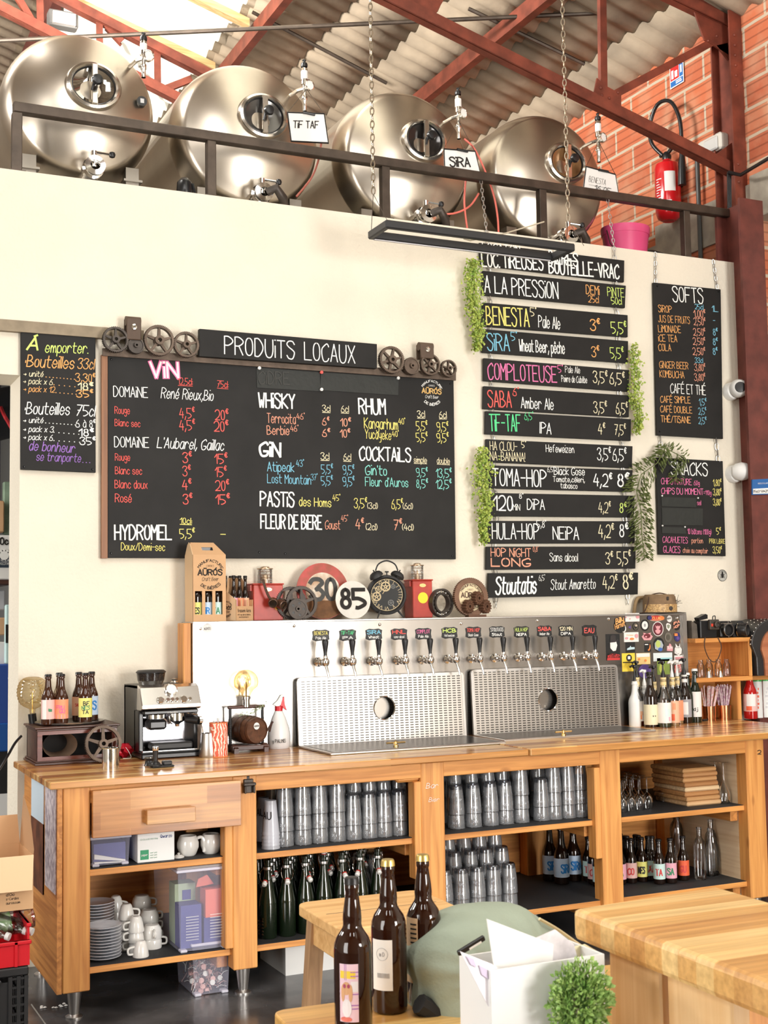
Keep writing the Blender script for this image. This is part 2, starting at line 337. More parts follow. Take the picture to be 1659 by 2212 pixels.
# ---------------------------------------------------------------- hand lettering as pen strokes (x 0..4, y: 2 = baseline, 6 = x-height, 8 = cap height)
_G = {
'A': '022842 1434', 'B': '020 8'.replace(' ', '')+' ~083837352505 ~0525443412 02'.replace('12 02', '2202'), 'C': '~47381706041232 43'.replace(' ', ''), 'D': '0208 ~082846442202', 'E': '48080242 0535', 'F': '480802 0535',
'G': '~473817060412324344 4424', 'H': '0208 4248 0545', 'I': '1218', 'J': '~38332212 03'.replace(' ', ''), 'K': '0208 480542', 'L': '080242', 'M': '0208254842', 'N': '02084248',
'O': '~281705132233454637 28'.replace(' ', ''), 'P': '0208 ~082847462505', 'Q': '~2817051322334546 3728'.replace(' ', '')+' 2442', 'R': '0208 ~082847462505 2542', 'S': '~473818071635443212 03'.replace(' ', ''),
'T': '0848 2822', 'U': '~080412324448', 'V': '082248', 'W': '0812253248', 'X': '0842 4802', 'Y': '0825 482522', 'Z': '08480242',
'0': '~2817051322334537 28'.replace(' ', ''), '1': '062822', '2': '~071838463402 0242', '3': '~07183846 35443212'.replace(' ', '')+'03', '4': '280444 3632', '5': '480805 ~05254443221 2'.replace(' 2', '2')+' ', '6': '~381603123243351504', '7': '084812 1535',
'8': '~38180716354432120416364738', '9': '~4635150718384746432212',
'a': '~361604031222 34'.replace(' ', '')+' 3632', 'b': '0802 ~05162635332212 03'.replace(' ', ''), 'c': '~352616040312 2233'.replace(' ', ''), 'd': '3832 ~35261604122234', 'e': '~04343526160403122233', 'f': '~3828171412 0626', 'g': '~35261605041323 34'.replace(' ', '')+' ~3631201001',
'h': '0802 ~0416263532', 'i': '1216 1818', 'j': '~26211000 2828', 'k': '0802 360432', 'l': '1812', 'm': '0602 ~04162422 ~24364442', 'n': '0602 ~0416263432', 'o': '~26160412223426', 'p': '0600 ~0516263533221203', 'q': '3630 ~35261604122234',
'r': '0602 ~04162635', 's': '~352616051424332212 03'.replace(' ', ''), 't': '~18132232 0636', 'u': '~0603122234 3632', 'v': '061226', 'w': '0612253246', 'x': '0632 3602', 'y': '~0604132334 ~36312010', 'z': '06360232',
'.': '1212', ',': '1301', ':': '1313 1515', '-': '0535', '/': '0238', '(': '~28161422', ')': '~08161402', '!': '1814 1212', "'": '1817', '=': '0434 0636', '>': '0434 254413'.replace('254413', '2534 2334'), '*': '1516 1514', '_': '0131', '+': '0535 2723', '&': '~42161838250312 34'.replace(' ', ''),
}
_FIX = {'B': '0208 0828 ~28373625 0525 ~25444322 0222', 'b': '0802 ~0516263533221203', '5': '480805 ~052544432212', '3': '~071838473625 ~25354443321203', '*': '1415'}
_G.update(_FIX)
_ACC = {'é': ('e', [[(1.3, 6.8), (2.3, 8)]]), 'è': ('e', [[(1.2, 8), (2.2, 6.8)]]), 'ê': ('e', [[(.8, 6.9), (1.6, 8), (2.4, 6.9)]]), 'â': ('a', [[(.8, 6.9), (1.6, 8), (2.4, 6.9)]]), 'à': ('a', [[(1.2, 8), (2.2, 6.8)]]),
        'É': ('E', [[(1.5, 8.6), (2.8, 9.8)]]), 'È': ('E', [[(1.5, 9.8), (2.8, 8.6)]]), 'Ü': ('U', [[(1.2, 9.3), (1.2, 9.3)], [(2.9, 9.3), (2.9, 9.3)]]), 'Ó': ('O', [[(2, 8.6), (3.1, 9.9)]]), 'À': ('A', [[(1.6, 8.6), (2.6, 9.2)]])}
def _smooth(p, n=4):
    if len(p) < 3: return p
    closed = p[0] == p[-1]; o = []
    for i in range(len(p)-1):
        a = p[i-1] if i else (p[-2] if closed else p[0]); b, c = p[i], p[i+1]; d = p[i+2] if i+2 < len(p) else (p[1] if closed else p[-1])
        for k in range(n):
            t = k/n
            o.append(tuple(.5*(2*b[j]+(c[j]-a[j])*t+(2*a[j]-5*b[j]+4*c[j]-d[j])*t*t+(3*b[j]-a[j]-3*c[j]+d[j])*t**3) for j in (0, 1)))
    return o+[p[-1]]
def _glyph(ch):
    if ch == '€': return 2.4, [_smooth([(2.2, 8.6), (1.2, 9), (.4, 8), (.4, 6.8), (1.2, 6), (2.2, 6.4)], 2), [(0, 7.8), (1.7, 7.8)], [(0, 7.1), (1.6, 7.1)]]
    if ch == '°': return 1.2, [_smooth([(.6, 8.8), (.1, 8.2), (.6, 7.6), (1.1, 8.2), (.6, 8.8)], 2)]
    if ch == ' ': return 1.6, []
    ex = []
    if ch in '0Oo':
        w_, y1 = {'0': (3.0, 8), 'O': (3.8, 8), 'o': (2.8, 6)}[ch]; yc = (2+y1)/2; sp = lambda v: math.copysign(abs(v)**.85, v)
        return w_, [[(w_/2+w_/2*sp(math.sin(2*PI*k/18)), yc+(y1-2)/2*sp(math.cos(2*PI*k/18))) for k in range(19)]]
    if ch == '8': E8 = lambda cy, rx, ry: [(1.5+rx*math.sin(2*PI*k/14), cy+ry*math.cos(2*PI*k/14)) for k in range(15)]; return 3.0, [E8(6.65, 1.2, 1.35), E8(3.65, 1.5, 1.65)]
    if ch in _ACC: ch, ex = _ACC[ch]
    out = []
    if ch == 'O': w_, out = _glyph('O'); return w_, out+ex
    for t in _G[ch].split():
        sm = t[0] == '~'; t = t.lstrip('~'); p = [(float(t[i]), float(t[i+1])) for i in range(0, len(t)-1, 2)]
        out.append(_smooth(p) if sm else p)
    xs = [q[0] for s_ in out for q in s_]; w_ = max(xs); x0 = min(xs)
    return w_-x0, [[(x-x0, y) for x, y in s_] for s_ in out+ex]
def strokes(s):
    x = 0.0; out = []
    for ch in s:
        w_, st = _glyph(ch)
        out += [[(x+a, b-2) for a, b in q] for q in st]; x += w_+(1.15 if ch not in '.' else .9)
    return x-1.15, out
_rib = [0]
def ribbon(mb, p, w_, F, mi=0):
    """a flat pen stroke; it is broken at sharp corners, and strokes lie a hair above one another so that they never share a plane"""
    q = [p[0]]
    for a in p[1:]:
        if math.hypot(a[0]-q[-1][0], a[1]-q[-1][1]) > w_*.15: q.append(a)
    if len(q) == 1: q = [(q[0][0]-w_*.3, q[0][1]), (q[0][0]+w_*.3, q[0][1])]
    for i in range(1, len(q)-1):
        e, f = (q[i][0]-q[i-1][0], q[i][1]-q[i-1][1]), (q[i+1][0]-q[i][0], q[i+1][1]-q[i][1])
        if (e[0]*f[0]+e[1]*f[1]) < .55*math.hypot(*e)*math.hypot(*f):
            ribbon(mb, q[:i+1], w_, F, mi); ribbon(mb, q[i:], w_, F, mi); return
    n = len(q); L = []; R_ = []; h = w_/2; _rib[0] += 1
    o3 = V(F(*q[0])); nn = (V(F(q[0][0]+.001, q[0][1]))-o3).cross(V(F(q[0][0], q[0][1]+.001))-o3); lift = nn.normalized()*(.00010*(_rib[0] % 7)) if nn.length else V((0, 0, 0))
    for i in range(n):
        a, b = q[max(i-1, 0)], q[min(i+1, n-1)]; dx, dy = b[0]-a[0], b[1]-a[1]
        l = math.hypot(dx, dy) or 1; dx, dy = dx/l, dy/l; x, y = q[i]
        if i == 0: x -= dx*h*.7; y -= dy*h*.7
        if i == n-1: x += dx*h*.7; y += dy*h*.7
        L.append(V(F(x-dy*h, y+dx*h))+lift); R_.append(V(F(x+dy*h, y-dx*h))+lift)
    mb.add(L+R_, [(i, i+1, n+i+1, n+i) for i in range(n-1)], mi)
def write(mb, s, A, U, W, width, h, pen=.16, slant=0.0, mi=0, under=False):
    """text s from A along U (unit), upright along W (unit), fitted to width with cap height h"""
    A, U, W = V(A), V(U), V(W); tw, st = strokes(s); sx, sy = width/max(tw, .1), h/6
    F = lambda x, y: A+U*x+W*y
    pw = pen*min(max(sx, sy*.6), sy*1.4)*6
    for q in st: ribbon(mb, [((x+y*slant)*sx, y*sy) for x, y in q], pw, F, mi)
    if under: ribbon(mb, [(0, -sy*1.0), (width, -sy*1.0)], pw, F, mi)
def arc_write(mb, s, C, U, W, R, a0, a1, h, pen=.16, mi=0, inside=False):
    """text along an arc about C; angles in degrees, clockwise reading along the top"""
    tw, st = strokes(s); C, U, W = V(C), V(U), V(W)
    def F(x, y):
        a = math.radians(a0+(a1-a0)*x/tw); r = R-y if inside else R+y
        return C+U*(r*math.cos(a))+W*(r*math.sin(a))
    sy = h/6
    class Q: pass
    for q in st:
        o = MB(); ribbon(o, [(x*1.0, y*sy) for x, y in q], pen*h, lambda x, y: V((x, y, 0)))
        mb.add([], [])
        # thicken in true arc space
        pts = [F(x, y*sy) for x, y in q]; loc = [((p-C).dot(U), (p-C).dot(W)) for p in pts]
        ribbon(mb, loc, pen*h, lambda x, y: C+U*x+W*y, mi)
def logo(C, U, W, R, mbs, gold=None, dark=None):
    """the round brewery mark: ring of words round the name; mbs = (mb for ring words, mb for name)"""
    a, b = mbs; C, U, W = V(C), V(U), V(W)
    arc_write(a, 'MANUFACTURE', C, U, W, R*.84, 150, 24, R*.16, .2)
    arc_write(a, 'DE BiÈRES'.replace('i', 'I'), C, U, W, R*.98, 228, 318, R*.18, .2, inside=True)
    write(a, 'CORDES', C+U*(-R*.26)+W*(R*.50), U, W, R*.52, R*.12, .1)
    write(b, 'AÜRÓS', C+U*(-R*.82)+W*(-R*.04), U, W, R*1.64, R*.36, .2)
    write(a, 'Craft Beer', C+U*(-R*.56)+W*(-R*.42), U, W, R*1.12, R*.24, .12, .25)
class Board:
    """collects lettering on the plane y = yp, one mesh per written line"""
    def __init__(s, yp, ox=0, oy=0, k=1): s.yp = yp; s.t = (ox, oy, k); s.m = {}; s.r = 0
    def mb(s, c, r=0): return s.m.setdefault((c, r), MB())
    def px(s, x, y): return s.t[0]+x*s.t[2], s.t[1]+y*s.t[2]
    def T(s, txt, x0, y0, x1, y1, h, c='W', pen=.125, slant=0, under=False):
        A = P(*s.px(x0, y0), y=s.yp); B = P(*s.px(x1, y1), y=s.yp); H = (P(*s.px(x0, y0-h), y=s.yp)-A).length
        U = (B-A); L = U.length; U.normalize(); W = V((-U.z, 0, U.x))
        s.r += 1; write(s.mb(c, s.r), txt, A, U, W, L, H, pen, slant, 0, under)
    def rows(s, txt):
        for ln in txt.strip().split('\n'):
            f = [q.strip() for q in ln.split('|')]; n = [float(q) for q in f[1].split()]
            o = f[3] if len(f) > 3 else ''
            s.T(f[0], *n, c=f[2], pen=.19 if 'b' in o else (.08 if 't' in o else .125), slant=.22 if 'i' in o else 0, under='u' in o)
    def done(s, root):
        for (c, _r), m in s.m.items(): part('lettering', m, CHALK[c], root, world=True, label=MATS_LABEL.get(c, '')+' hand lettering')
        s.m = {}
MATS_LABEL = {'W': 'white', 'Y': 'yellow', 'O': 'orange', 'B': 'blue', 'K': 'pink', 'R': 'red', 'G': 'green', 'P': 'purple', 'C': 'cream', 'L': 'lime', 'S': 'salmon', 'D': 'faint grey', 'T': 'teal', 'X': 'black', 'A': 'gold'}
def slab(quad, yp, d, mb=None, mi=0):
    """board whose face corners (TL TR BR BL, photo px) lie on y = yp, d thick behind it"""
    mb = mb or MB(); p = [P(*q, y=yp) for q in quad]
    mb.prism([(a.x, a.z) for a in p], (0, yp, 0), (1, 0, 0), (0, 0, 1), (0, 1, 0), d, mi); return mb
def chain(mb, a, b, pitch=.022, r=.0022, mi=0):
    a, b = V(a), V(b); n = max(1, int((b-a).length/pitch)); d = (b-a)/n; t = d.normalized(); s0 = t.orthogonal().normalized(); s1 = t.cross(s0)
    for k in range(n):
        c = a+d*(k+.5); s_ = s0 if k % 2 else s1; L = d.length*.62; w_ = L*.48
        mb.tube([c+t*(L*math.cos(q))+s_*(w_*math.sin(q)) for q in [2*PI*j/8 for j in range(8)]], r, 5, mi, closed=True)
# ================================================================ SETTING
def brick_mat():
    m, t, b = nodes('terracotta_block'); N, L = t.nodes, t.links
    tc = N.new('ShaderNodeTexCoord'); sp = N.new('ShaderNodeSeparateXYZ'); cb = N.new('ShaderNodeCombineXYZ'); L.new(tc.outputs['Object'], sp.inputs[0])
    L.new(sp.outputs[1], cb.inputs[0]); L.new(sp.outputs[2], cb.inputs[1])
    br = N.new('ShaderNodeTexBrick'); br.inputs['Scale'].default_value = 1; br.inputs['Brick Width'].default_value = .42; br.inputs['Row Height'].default_value = .19; br.inputs['Mortar Size'].default_value = .013; br.inputs['Mortar Smooth'].default_value = .3
    br.inputs['Color1'].default_value = (.62, .17, .07, 1); br.inputs['Color2'].default_value = (.50, .13, .06, 1); br.inputs['Mortar'].default_value = (.56, .46, .34, 1)
    nz = N.new('ShaderNodeTexNoise'); nz.inputs['Scale'].default_value = 3; nz.inputs['Detail'].default_value = 5; L.new(cb.outputs[0], nz.inputs['Vector'])
    ad = N.new('ShaderNodeVectorMath'); ad.operation = 'MULTIPLY_ADD'; ad.inputs[1].default_value = (.02, .02, 0); L.new(nz.outputs['Color'], ad.inputs[0]); L.new(cb.outputs[0], ad.inputs[2]); L.new(ad.outputs[0], br.inputs['Vector'])
    n = N.new('ShaderNodeTexNoise'); n.inputs['Scale'].default_value = 4; n.inputs['Detail'].default_value = 8; L.new(tc.outputs['Object'], n.inputs['Vector'])
    r = N.new('ShaderNodeValToRGB'); r.color_ramp.elements[0].position = .46; r.color_ramp.elements[0].color = (0, 0, 0, 1); r.color_ramp.elements[1].position = .75; r.color_ramp.elements[1].color = (.7, .7, .7, 1); L.new(n.outputs['Fac'], r.inputs[0])
    mx = N.new('ShaderNodeMix'); mx.data_type = 'RGBA'; mx.inputs[7].default_value = (.60, .36, .22, 1); L.new(r.outputs[0], mx.inputs[0]); L.new(br.outputs['Color'], mx.inputs[6])
    wv = N.new('ShaderNodeTexWave'); wv.bands_direction = 'Y'; wv.inputs['Scale'].default_value = 5.0; wv.inputs['Distortion'].default_value = .4; L.new(cb.outputs[0], wv.inputs['Vector'])
    wr = N.new('ShaderNodeValToRGB'); wr.color_ramp.elements[0].position = .02; wr.color_ramp.elements[0].color = (.55, .5, .48, 1); wr.color_ramp.elements[1].position = .14; wr.color_ramp.elements[1].color = (1, 1, 1, 1); L.new(wv.outputs['Fac'], wr.inputs[0])
    m2 = N.new('ShaderNodeMix'); m2.data_type = 'RGBA'; m2.blend_type = 'MULTIPLY'; m2.inputs[0].default_value = .8; L.new(mx.outputs[2], m2.inputs[6]); L.new(wr.outputs[0], m2.inputs[7])
    L.new(m2.outputs[2], b.inputs['Base Color']); b.inputs['Roughness'].default_value = .85
    bp = N.new('ShaderNodeBump'); bp.inputs['Strength'].default_value = .5; bp.inputs['Distance'].default_value = .015; L.new(br.outputs['Fac'], bp.inputs['Height']); bp.invert = True; L.new(bp.outputs[0], b.inputs['Normal'])
    MATS['terracotta_block'] = m; return m
BRICK = brick_mat()
CONC = mat('grey_concrete', (.46, .41, .33), .85, bump=.3, bscale=30, vary=.3, vscale=8)
FLOOR = mat('dark_stained_concrete', (.13, .13, .135), .2, bump=.06, bscale=14, vary=.55, vscale=3.5, dark=(.03, .03, .032))
ROOFM = mat('fibre_cement_sheet', (.46, .365, .26), .85, vary=.45, vscale=2.5, bump=.2, bscale=30)
def translucent_mat():
    m, t, b = nodes('translucent_roof_sheet'); N, L = t.nodes, t.links; N.remove(b)
    a = N.new('ShaderNodeBsdfTransparent'); a.inputs[0].default_value = (.9, .9, .86, 1); c = N.new('ShaderNodeBsdfTranslucent'); c.inputs[0].default_value = (.95, .93, .86, 1)
    mx = N.new('ShaderNodeMixShader'); mx.inputs[0].default_value = .65; L.new(a.outputs[0], mx.inputs[1]); L.new(c.outputs[0], mx.inputs[2]); L.new(mx.outputs[0], N['Material Output'].inputs[0]); return m
SKYL = translucent_mat()

floor = MB(); floor.bb(-4.7, 7.2, -4.2, 9, -.1, 0); struct('floor', floor, FLOOR)
# the plaster wall the menus hang on, with its end by the doorway and the lintel over it
XL = X(40, YW, 1400)
wall = MB(); wall.bb(XL, 5.56, YW, YW+.30, 0, 3.80); wall.bb(-2.5, XL, YW, YW+.30, 2.79, 3.80)
struct('wall_back', wall, CREAM)
tr = MB(); tr.bb(-2.5, 1.62, YW-.035, YW, 2.995, 3.05); struct('trim_1', tr, mat('weathered_wood_batten', (.36, .29, .2), .8, vary=.3, vscale=12))
# upper floor behind the wall top that carries the tanks
dk = MB(); dk.bb(-2.5, 5.7, YW+.30, 10.2, 3.62, 3.74); struct('floor_mezzanine', dk, CONC)
# side wall of terracotta blocks, lintel and dark opening
ZE, XR, SL = 5.61, 5.78, .30
sw = MB(); sw.bb(XR, XR+.2, 6.42, 16, 0, ZE+.06); sw.bb(XR, XR+.2, 2.6, 6.42, 4.46, ZE+.06); struct('wall_right', sw, BRICK)
ln = MB(); ln.bb(XR-.05, XR+.2, 2.6, 6.45, 4.16, 4.46); struct('trim_2', ln, CONC, bevel=.01)
cp_ = MB(); cp_.bb(XR-.018, XR, 6.42, 7.5, 4.12, 4.42); cp_.bb(XR-.02, XR, 7.2, 8.6, 3.74, 4.28); struct('trim_3', cp_, CONC)
dw = MB(); dw.bb(6.9, 7.0, -2, 9, 0, 4.3); struct('wall_passage', dw, mat('dim_passage', (.30, .26, .22), .9))
RENDER = mat('tan_render', (.60, .54, .45), .9)
fw_ = MB(); fw_.bb(XR, XR+.2, -4.2, 2.6, 0, ZE+.06); struct('wall_right_front', fw_, RENDER)
fw_ = MB(); fw_.bb(-4.9, -4.7, -4.2, 16.6, 0, 9.2); struct('wall_left', fw_, RENDER)
fw_ = MB(); fw_.bb(-4.9, 6, -4.4, -4.2, 0, 9.2); struct('wall_front', fw_, RENDER)
# corrugated roof falling to the right: sheets of fibre cement and a strip of translucent sheets
def roof(x0, x1, y0, y1, name, m, nx=2):
    b = MB(); n = int((y1-y0)/.0295); vs_ = []; fs = []
    for i in range(n+1):
        y = y0+(y1-y0)*i/n; dz = .021*math.sin(y*2*PI/.177)
        for k in range(nx):
            x = x0+(x1-x0)*k/(nx-1); vs_.append((x, y, ZE+SL*(XR-x)+dz))
    for i in range(n):
        for k in range(nx-1): a = i*nx+k; fs.append((a, a+1, a+nx+1, a+nx))
    b.add(vs_, fs, 0, True); o = struct(name, b, m); s_ = o.modifiers.new('thick', 'SOLIDIFY'); s_.thickness = .008; return o
def RP(px, py):
    d = P(px, py, y=1)-CAM; t = (ZE+SL*XR-CAMZ)/(d.z+SL*d.x); return CAM+d*t
xs0, xs1 = RP(85, 50).x, RP(505, 68).x
for i in range(5):      # overlapping rows of sheets down the slope on the right of the light strip
    a = xs1+(XR+.25-xs1)*i/5; e = xs1+(XR+.25-xs1)*(i+1)/5
    ro = roof(a-.06, e, -4.3, 17, 'ceiling_sheet', ROOFM); ro.location.z = .012*(i % 2)
roof(xs0-9, xs0, -4.3, 17, 'ceiling_sheet', ROOFM); roof(xs0-.1, xs1, -4.3, 17, 'ceiling_skylight', SKYL)
gw = MB(); gw.bb(-9, XR, 16.6, 16.8, 0, 10.5); struct('wall_far', gw, mat('far_gable_render', (.42, .36, .28), .9))

# ---- red oxide steelwork
def bar(mb, a, b, w_, h):
    """angle-iron bar from a to b, w_ deep along y, h high"""
    a, b = V(a), V(b); t = (b-a); L = t.length; t.normalize(); s_ = V((0, 1, 0)); 
    if abs(t.y) > .8: s_ = V((1, 0, 0))
    n = t.cross(s_).normalized(); s_ = n.cross(t)
    M = Matrix(((t.x, s_.x, n.x, 0), (t.y, s_.y, n.y, 0), (t.z, s_.z, n.z, 0), (0, 0, 0, 1))); M.translation = (a+b)/2
    mb.box((0, .0065, h/2-.006), (L, w_-.013, .012), 0, M); mb.box((0, -w_/2+.006, 0), (L, .012, h), 0, M); mb.box((0, .0065, -h/2+.006), (L*.999, w_*.6, .011), 0, M)
def rivets(mb, pts, r=.011):
    for p in pts: mb.lathe([(r, 0), (r*.8, .006), (r*.35, .009), (0, .01)], 8, (0, 0, 0), 0, Matrix.Translation(p) @ Matrix.Rotation(PI/2, 4, 'X'))
YT = 6.62
def truss(name, y, lo, hi, webs, gus):
    m = MB()
    for a, b in lo+hi: bar(m, P(*a, y=y), P(*b, y=y), .09, .07)
    for a, b in webs: bar(m, P(*a, y=y+.02), P(*b, y=y+.02), .06, .05)
    for g in gus: slab(g, y-.012, .012, m)
    return m
t1 = truss('t', YT, [((700, -70), (1590, 374))], [((1380, -40), (1592, 62))], [((1297, -30), (1300, 212)), ((1306, 216), (1560, 80))],
    [[(1290, 168), (1303, 182), (1342, 203), (1342, 245), (1300, 222), (1281, 213)], [(1488, -10), (1560, -8), (1592, 60), (1592, 130), (1545, 100), (1522, 86)], [(1592, 300), (1592, 362), (1580, 364), (1538, 340)], [(1548, 98), (1590, 88), (1590, 150)], [(868, -20), (965, -12), (935, 42), (900, 30)]])
rivets(t1, [P(*q, y=YT-.013) for q in [(1505, 8), (1525, 18), (1545, 30), (1565, 42), (1298, 190), (1300, 206), (1316, 212), (1335, 200), (1530, 88), (1548, 78), (1586, 305), (1584, 325), (1587, 345), (1582, 100), (1582, 60), (1583, 78), (1578, 120), (890, 10), (915, 18)]])
struct('beam_truss_front', t1, RUSTR)
YT2 = RP(430, 152).y-1.2
t2 = truss('t', YT2, [((-40, -3), (470, 258))], [((110, -12), (560, 218))], [((84, -40), (86, 62)), ((34, -10), (70, 50)), ((213, 40), (214, 120)), ((338, 108), (339, 192)), ((412, 172), (348, 197)), ((228, 56), (262, 92))], [])
struct('beam_truss_rear', t2, RUSTR)
def purlin(name, a, b, m, wd=.065, h=.12):
    """beam along the depth direction just under the roof, through the photo points a and b"""
    p, q = RP(*a), RP(*b); x = (p.x+q.x)/2; z = ZE+SL*(XR-x)-.05-h/2; o = MB(); o.bb(x-wd/2, x+wd/2, -3, 16.5, z-h/2, z+h/2); struct(name, o, m)
purlin('beam_purlin', (575, 15), (490, 118), RUSTR); purlin('beam_purlin', (1110, 16), (925, 172), RUSTR); purlin('beam_purlin', (97, 20), (72, 66), RUSTD, .1, .2)
RAFT = wood('old_rafter_wood', (.72, .50, .24), (.5, .3, .12), 'x')
for a, b in (((215, 2), (455, 122)), ((470, -4), (530, 22))):
    p, q = RP(*a), RP(*b); o = MB(); y = (p.y+q.y)/2; o.prism([(xs0-.1, 0), (xs1, 0), (xs1, .06), (xs0-.1, .06)], (0, y-.03, 0), (1, 0, 0), (0, 0, 1), (0, 1, 0), .07)
    o.v = [(x, yy, z+ZE+SL*(XR-x)-.12) for x, yy, z in o.v]; struct('beam_rafter', o, RAFT)
rod = MB(); rod.tube([P(-10, 88, y=9.2), P(1495, 19, y=7.0)], .016, 8); struct('beam_tie_rod', rod, IRON)
rod = MB(); rod.tube([P(236, -10, y=10.5), P(290, 72, y=10.8), P(372, 205, y=11.5)], .018, 8); struct('beam_brace_rod', rod, IRON)
for (a, b) in (((545, 18), (835, 172)), ((1012, 10), (1262, 130))):      # dark seams where sheets lap
    o = MB(); p, q = RP(*a), RP(*b); o.tube([p+V((0, 0, -.03)), q+V((0, 0, -.03))], .014, 6); struct('beam_sheet_lap', o, IRON)
# columns at the wall end
XC = P(1588, 300, y=YT).x
c1 = MB(); c1.bb(XC-.10, XC+.05, YT-.10, YT-.088, 0, 5.62); c1.bb(XC-.10, XC+.05, YT+.088, YT+.10, 0, 5.62); c1.bb(XC-.04, XC-.028, YT-.09, YT+.09, 0, 5.62)
rivets(c1, [(XC-.07+.09*(k % 2), YT-.101, 4.32+.06*k) for k in range(6)]+[(XC-.06, YT-.101, 5.1+.07*k) for k in range(6)])
struct('column_upper', c1, RUSTR)
q0, q1 = X(1605, 6.15, 1000), X(1655, 6.15, 1000)
c2 = MB(); c2.bb(q0+.01, q1+.01, 6.10, 6.12, 0, 4.16); c2.bb(q0+.01, q1+.01, 6.32, 6.34, 0, 4.16); c2.bb((q0+q1)/2, (q0+q1)/2+.02, 6.12, 6.32, 0, 4.16); struct('column_opening', c2, RUSTD)

# ---- the back room seen through the doorway on the left
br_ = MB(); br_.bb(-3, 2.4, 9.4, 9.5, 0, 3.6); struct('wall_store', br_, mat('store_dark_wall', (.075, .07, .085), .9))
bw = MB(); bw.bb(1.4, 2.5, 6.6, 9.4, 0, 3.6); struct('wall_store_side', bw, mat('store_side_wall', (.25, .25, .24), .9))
def PB(px, py, y=7.1): return P(px, py, y=y)
def backbox(name, x0, x1, y0, y1, dep, m, label, cat, y=7.1):
    a, b = PB(x0, y0, y), PB(x1, y1, y); o = MB(); o.bb(a.x, b.x, y, y+dep, b.z, a.z, 0, .006); return solo(name, o, m, label, cat)
bl = backbox('blue_cabinet', -60, 21, 1437, 1565, .4, mat('cobalt_blue_paint', (.025, .075, .34), .4), 'cobalt blue metal cabinet door seen through the doorway', 'cabinet')
e = MB(); a, b = PB(-60, 1565), PB(20, 1622); e.bb(a.x, b.x, 7.08, 7.5, b.z, a.z, 0, .006); part('lower_panel', e, mat('deep_blue_paint', (.01, .09, .36), .4), bl, world=True)
a = PB(5, 1456); e = MB()
for k in range(16): e.box((a.x+.03+.05*random.random(), 7.098, a.z-.03*random.random()-.01), (.006, .004, .006))
part('pixel_dots', e, PAPER, bl, world=True)
bk = backbox('dark_appliance', -60, 20, 1622, 1715, .4, mat('near_black', (.012, .012, .013), .4), 'black appliance under the blue cabinet in the back room', 'appliance')
wb = backbox('white_freezer', -60, 19, 1718, 1818, .5, WHITE, 'white low freezer on the back room floor under the black appliance', 'freezer')
e = MB(); a, b = PB(-60, 1818), PB(19, 2100); e.bb(a.x, b.x, 7.1, 7.6, max(.0, b.z), a.z); part('freezer_base', e, WHITE, wb, world=True)
sg = backbox('white_sign', -60, 27, 1155, 1252, .02, PAPER, "white sign with a dark emblem panel hanging in the doorway", 'sign')
e = MB(); slab([(-60, 1188), (27, 1188), (27, 1226), (-60, 1226)], 7.095, .003, e); part('emblem_panel', e, mat('slate_navy', (.02, .035, .06), .6), sg, world=True)
B_ = Board(7.09); B_.T("'Occ", -2, 1176, 26, 1176, 14, 'X', .24); B_.T('RÉSEAU', 2, 1213, 22, 1213, 5, 'W'); B_.T("D'OCCITANIE", -2, 1220, 24, 1220, 5, 'W')
a = P(9, 1200, y=7.09); k_ = mpp(a)
for j in range(5):
    q = a+V((math.cos(.4+j*.6)*.026, 0, math.sin(.4+j*.6)*.026)); B_.mb('W').lathe([(0, 0), (.011, 0)], 10, q, 0, Matrix.Rotation(PI/2, 4, 'X'), False)
B_.mb('W').lathe([(0, 0), (.024, 0)], 14, a+V((0, -.001, 0)), 0, Matrix.Rotation(PI/2, 4, 'X'), False)
B_.done(sg)
backbox('wooden_shelf_board', -60, 24, 1252, 1264, .3, DKWOOD, 'rough dark wooden shelf board under the white sign in the back room', 'shelf')
gp = backbox('green_panel', 8, 30, 1040, 1155, .05, mat('pale_green_board', (.30, .42, .30), .7, vary=.4, vscale=10), 'faded green board leaning behind the white sign in the back room', 'board', y=7.4)
backbox('plywood_box', -60, 9, 1080, 1150, .2, CARD, 'brown box on the shelf left of the faded green board', 'box', y=7.3)
fr = backbox('pale_door_panel', 12, 24, 1306, 1434, .04, mat('pale_aqua_paint', (.55, .75, .74), .5), 'pale aqua locker door with a dark handle slot in the back room', 'locker')
e = MB(); slab([(12.5, 1349), (19, 1349), (19, 1389), (12.5, 1389)], 7.09, .006, e); part('handle_slot', e, BLACK, fr, world=True)
backbox('parcel_carton', -60, 13, 1335, 1372, .25, CARD, 'brown carton on the rack beside the pale aqua locker door', 'box', y=7.2)
backbox('paper_stack', -60, 12, 1388, 1436, .25, PAPER, 'white stack of papers on top of the blue cabinet', 'papers', y=7.2)
backbox('storage_tin', -60, 11, 1275, 1318, .25, mat('grey_tin', (.5, .52, .55), .5), 'grey storage tin on the rack above the brown carton', 'tin', y=7.25)
dct = MB(); dct.tube([P(-40, 905, y=8.2), P(22, 890, y=8.3), P(32, 888, y=8.32)], .16, 16); solo('black_duct', dct, mat('duct_black', (.02, .02, .025), .6), 'fat black duct under the ceiling of the back room', 'duct')
e = MB(); e.tube(curve([P(2, 880, y=8.1), P(9, 897, y=7.9), P(18, 912, y=7.9), P(26, 927, y=7.9)]), .012, 6); solo('red_cable', e, mat('red_cable_sheath', (.6, .03, .04), .5), 'red cable hanging by the doorway edge below the black duct', 'cable')
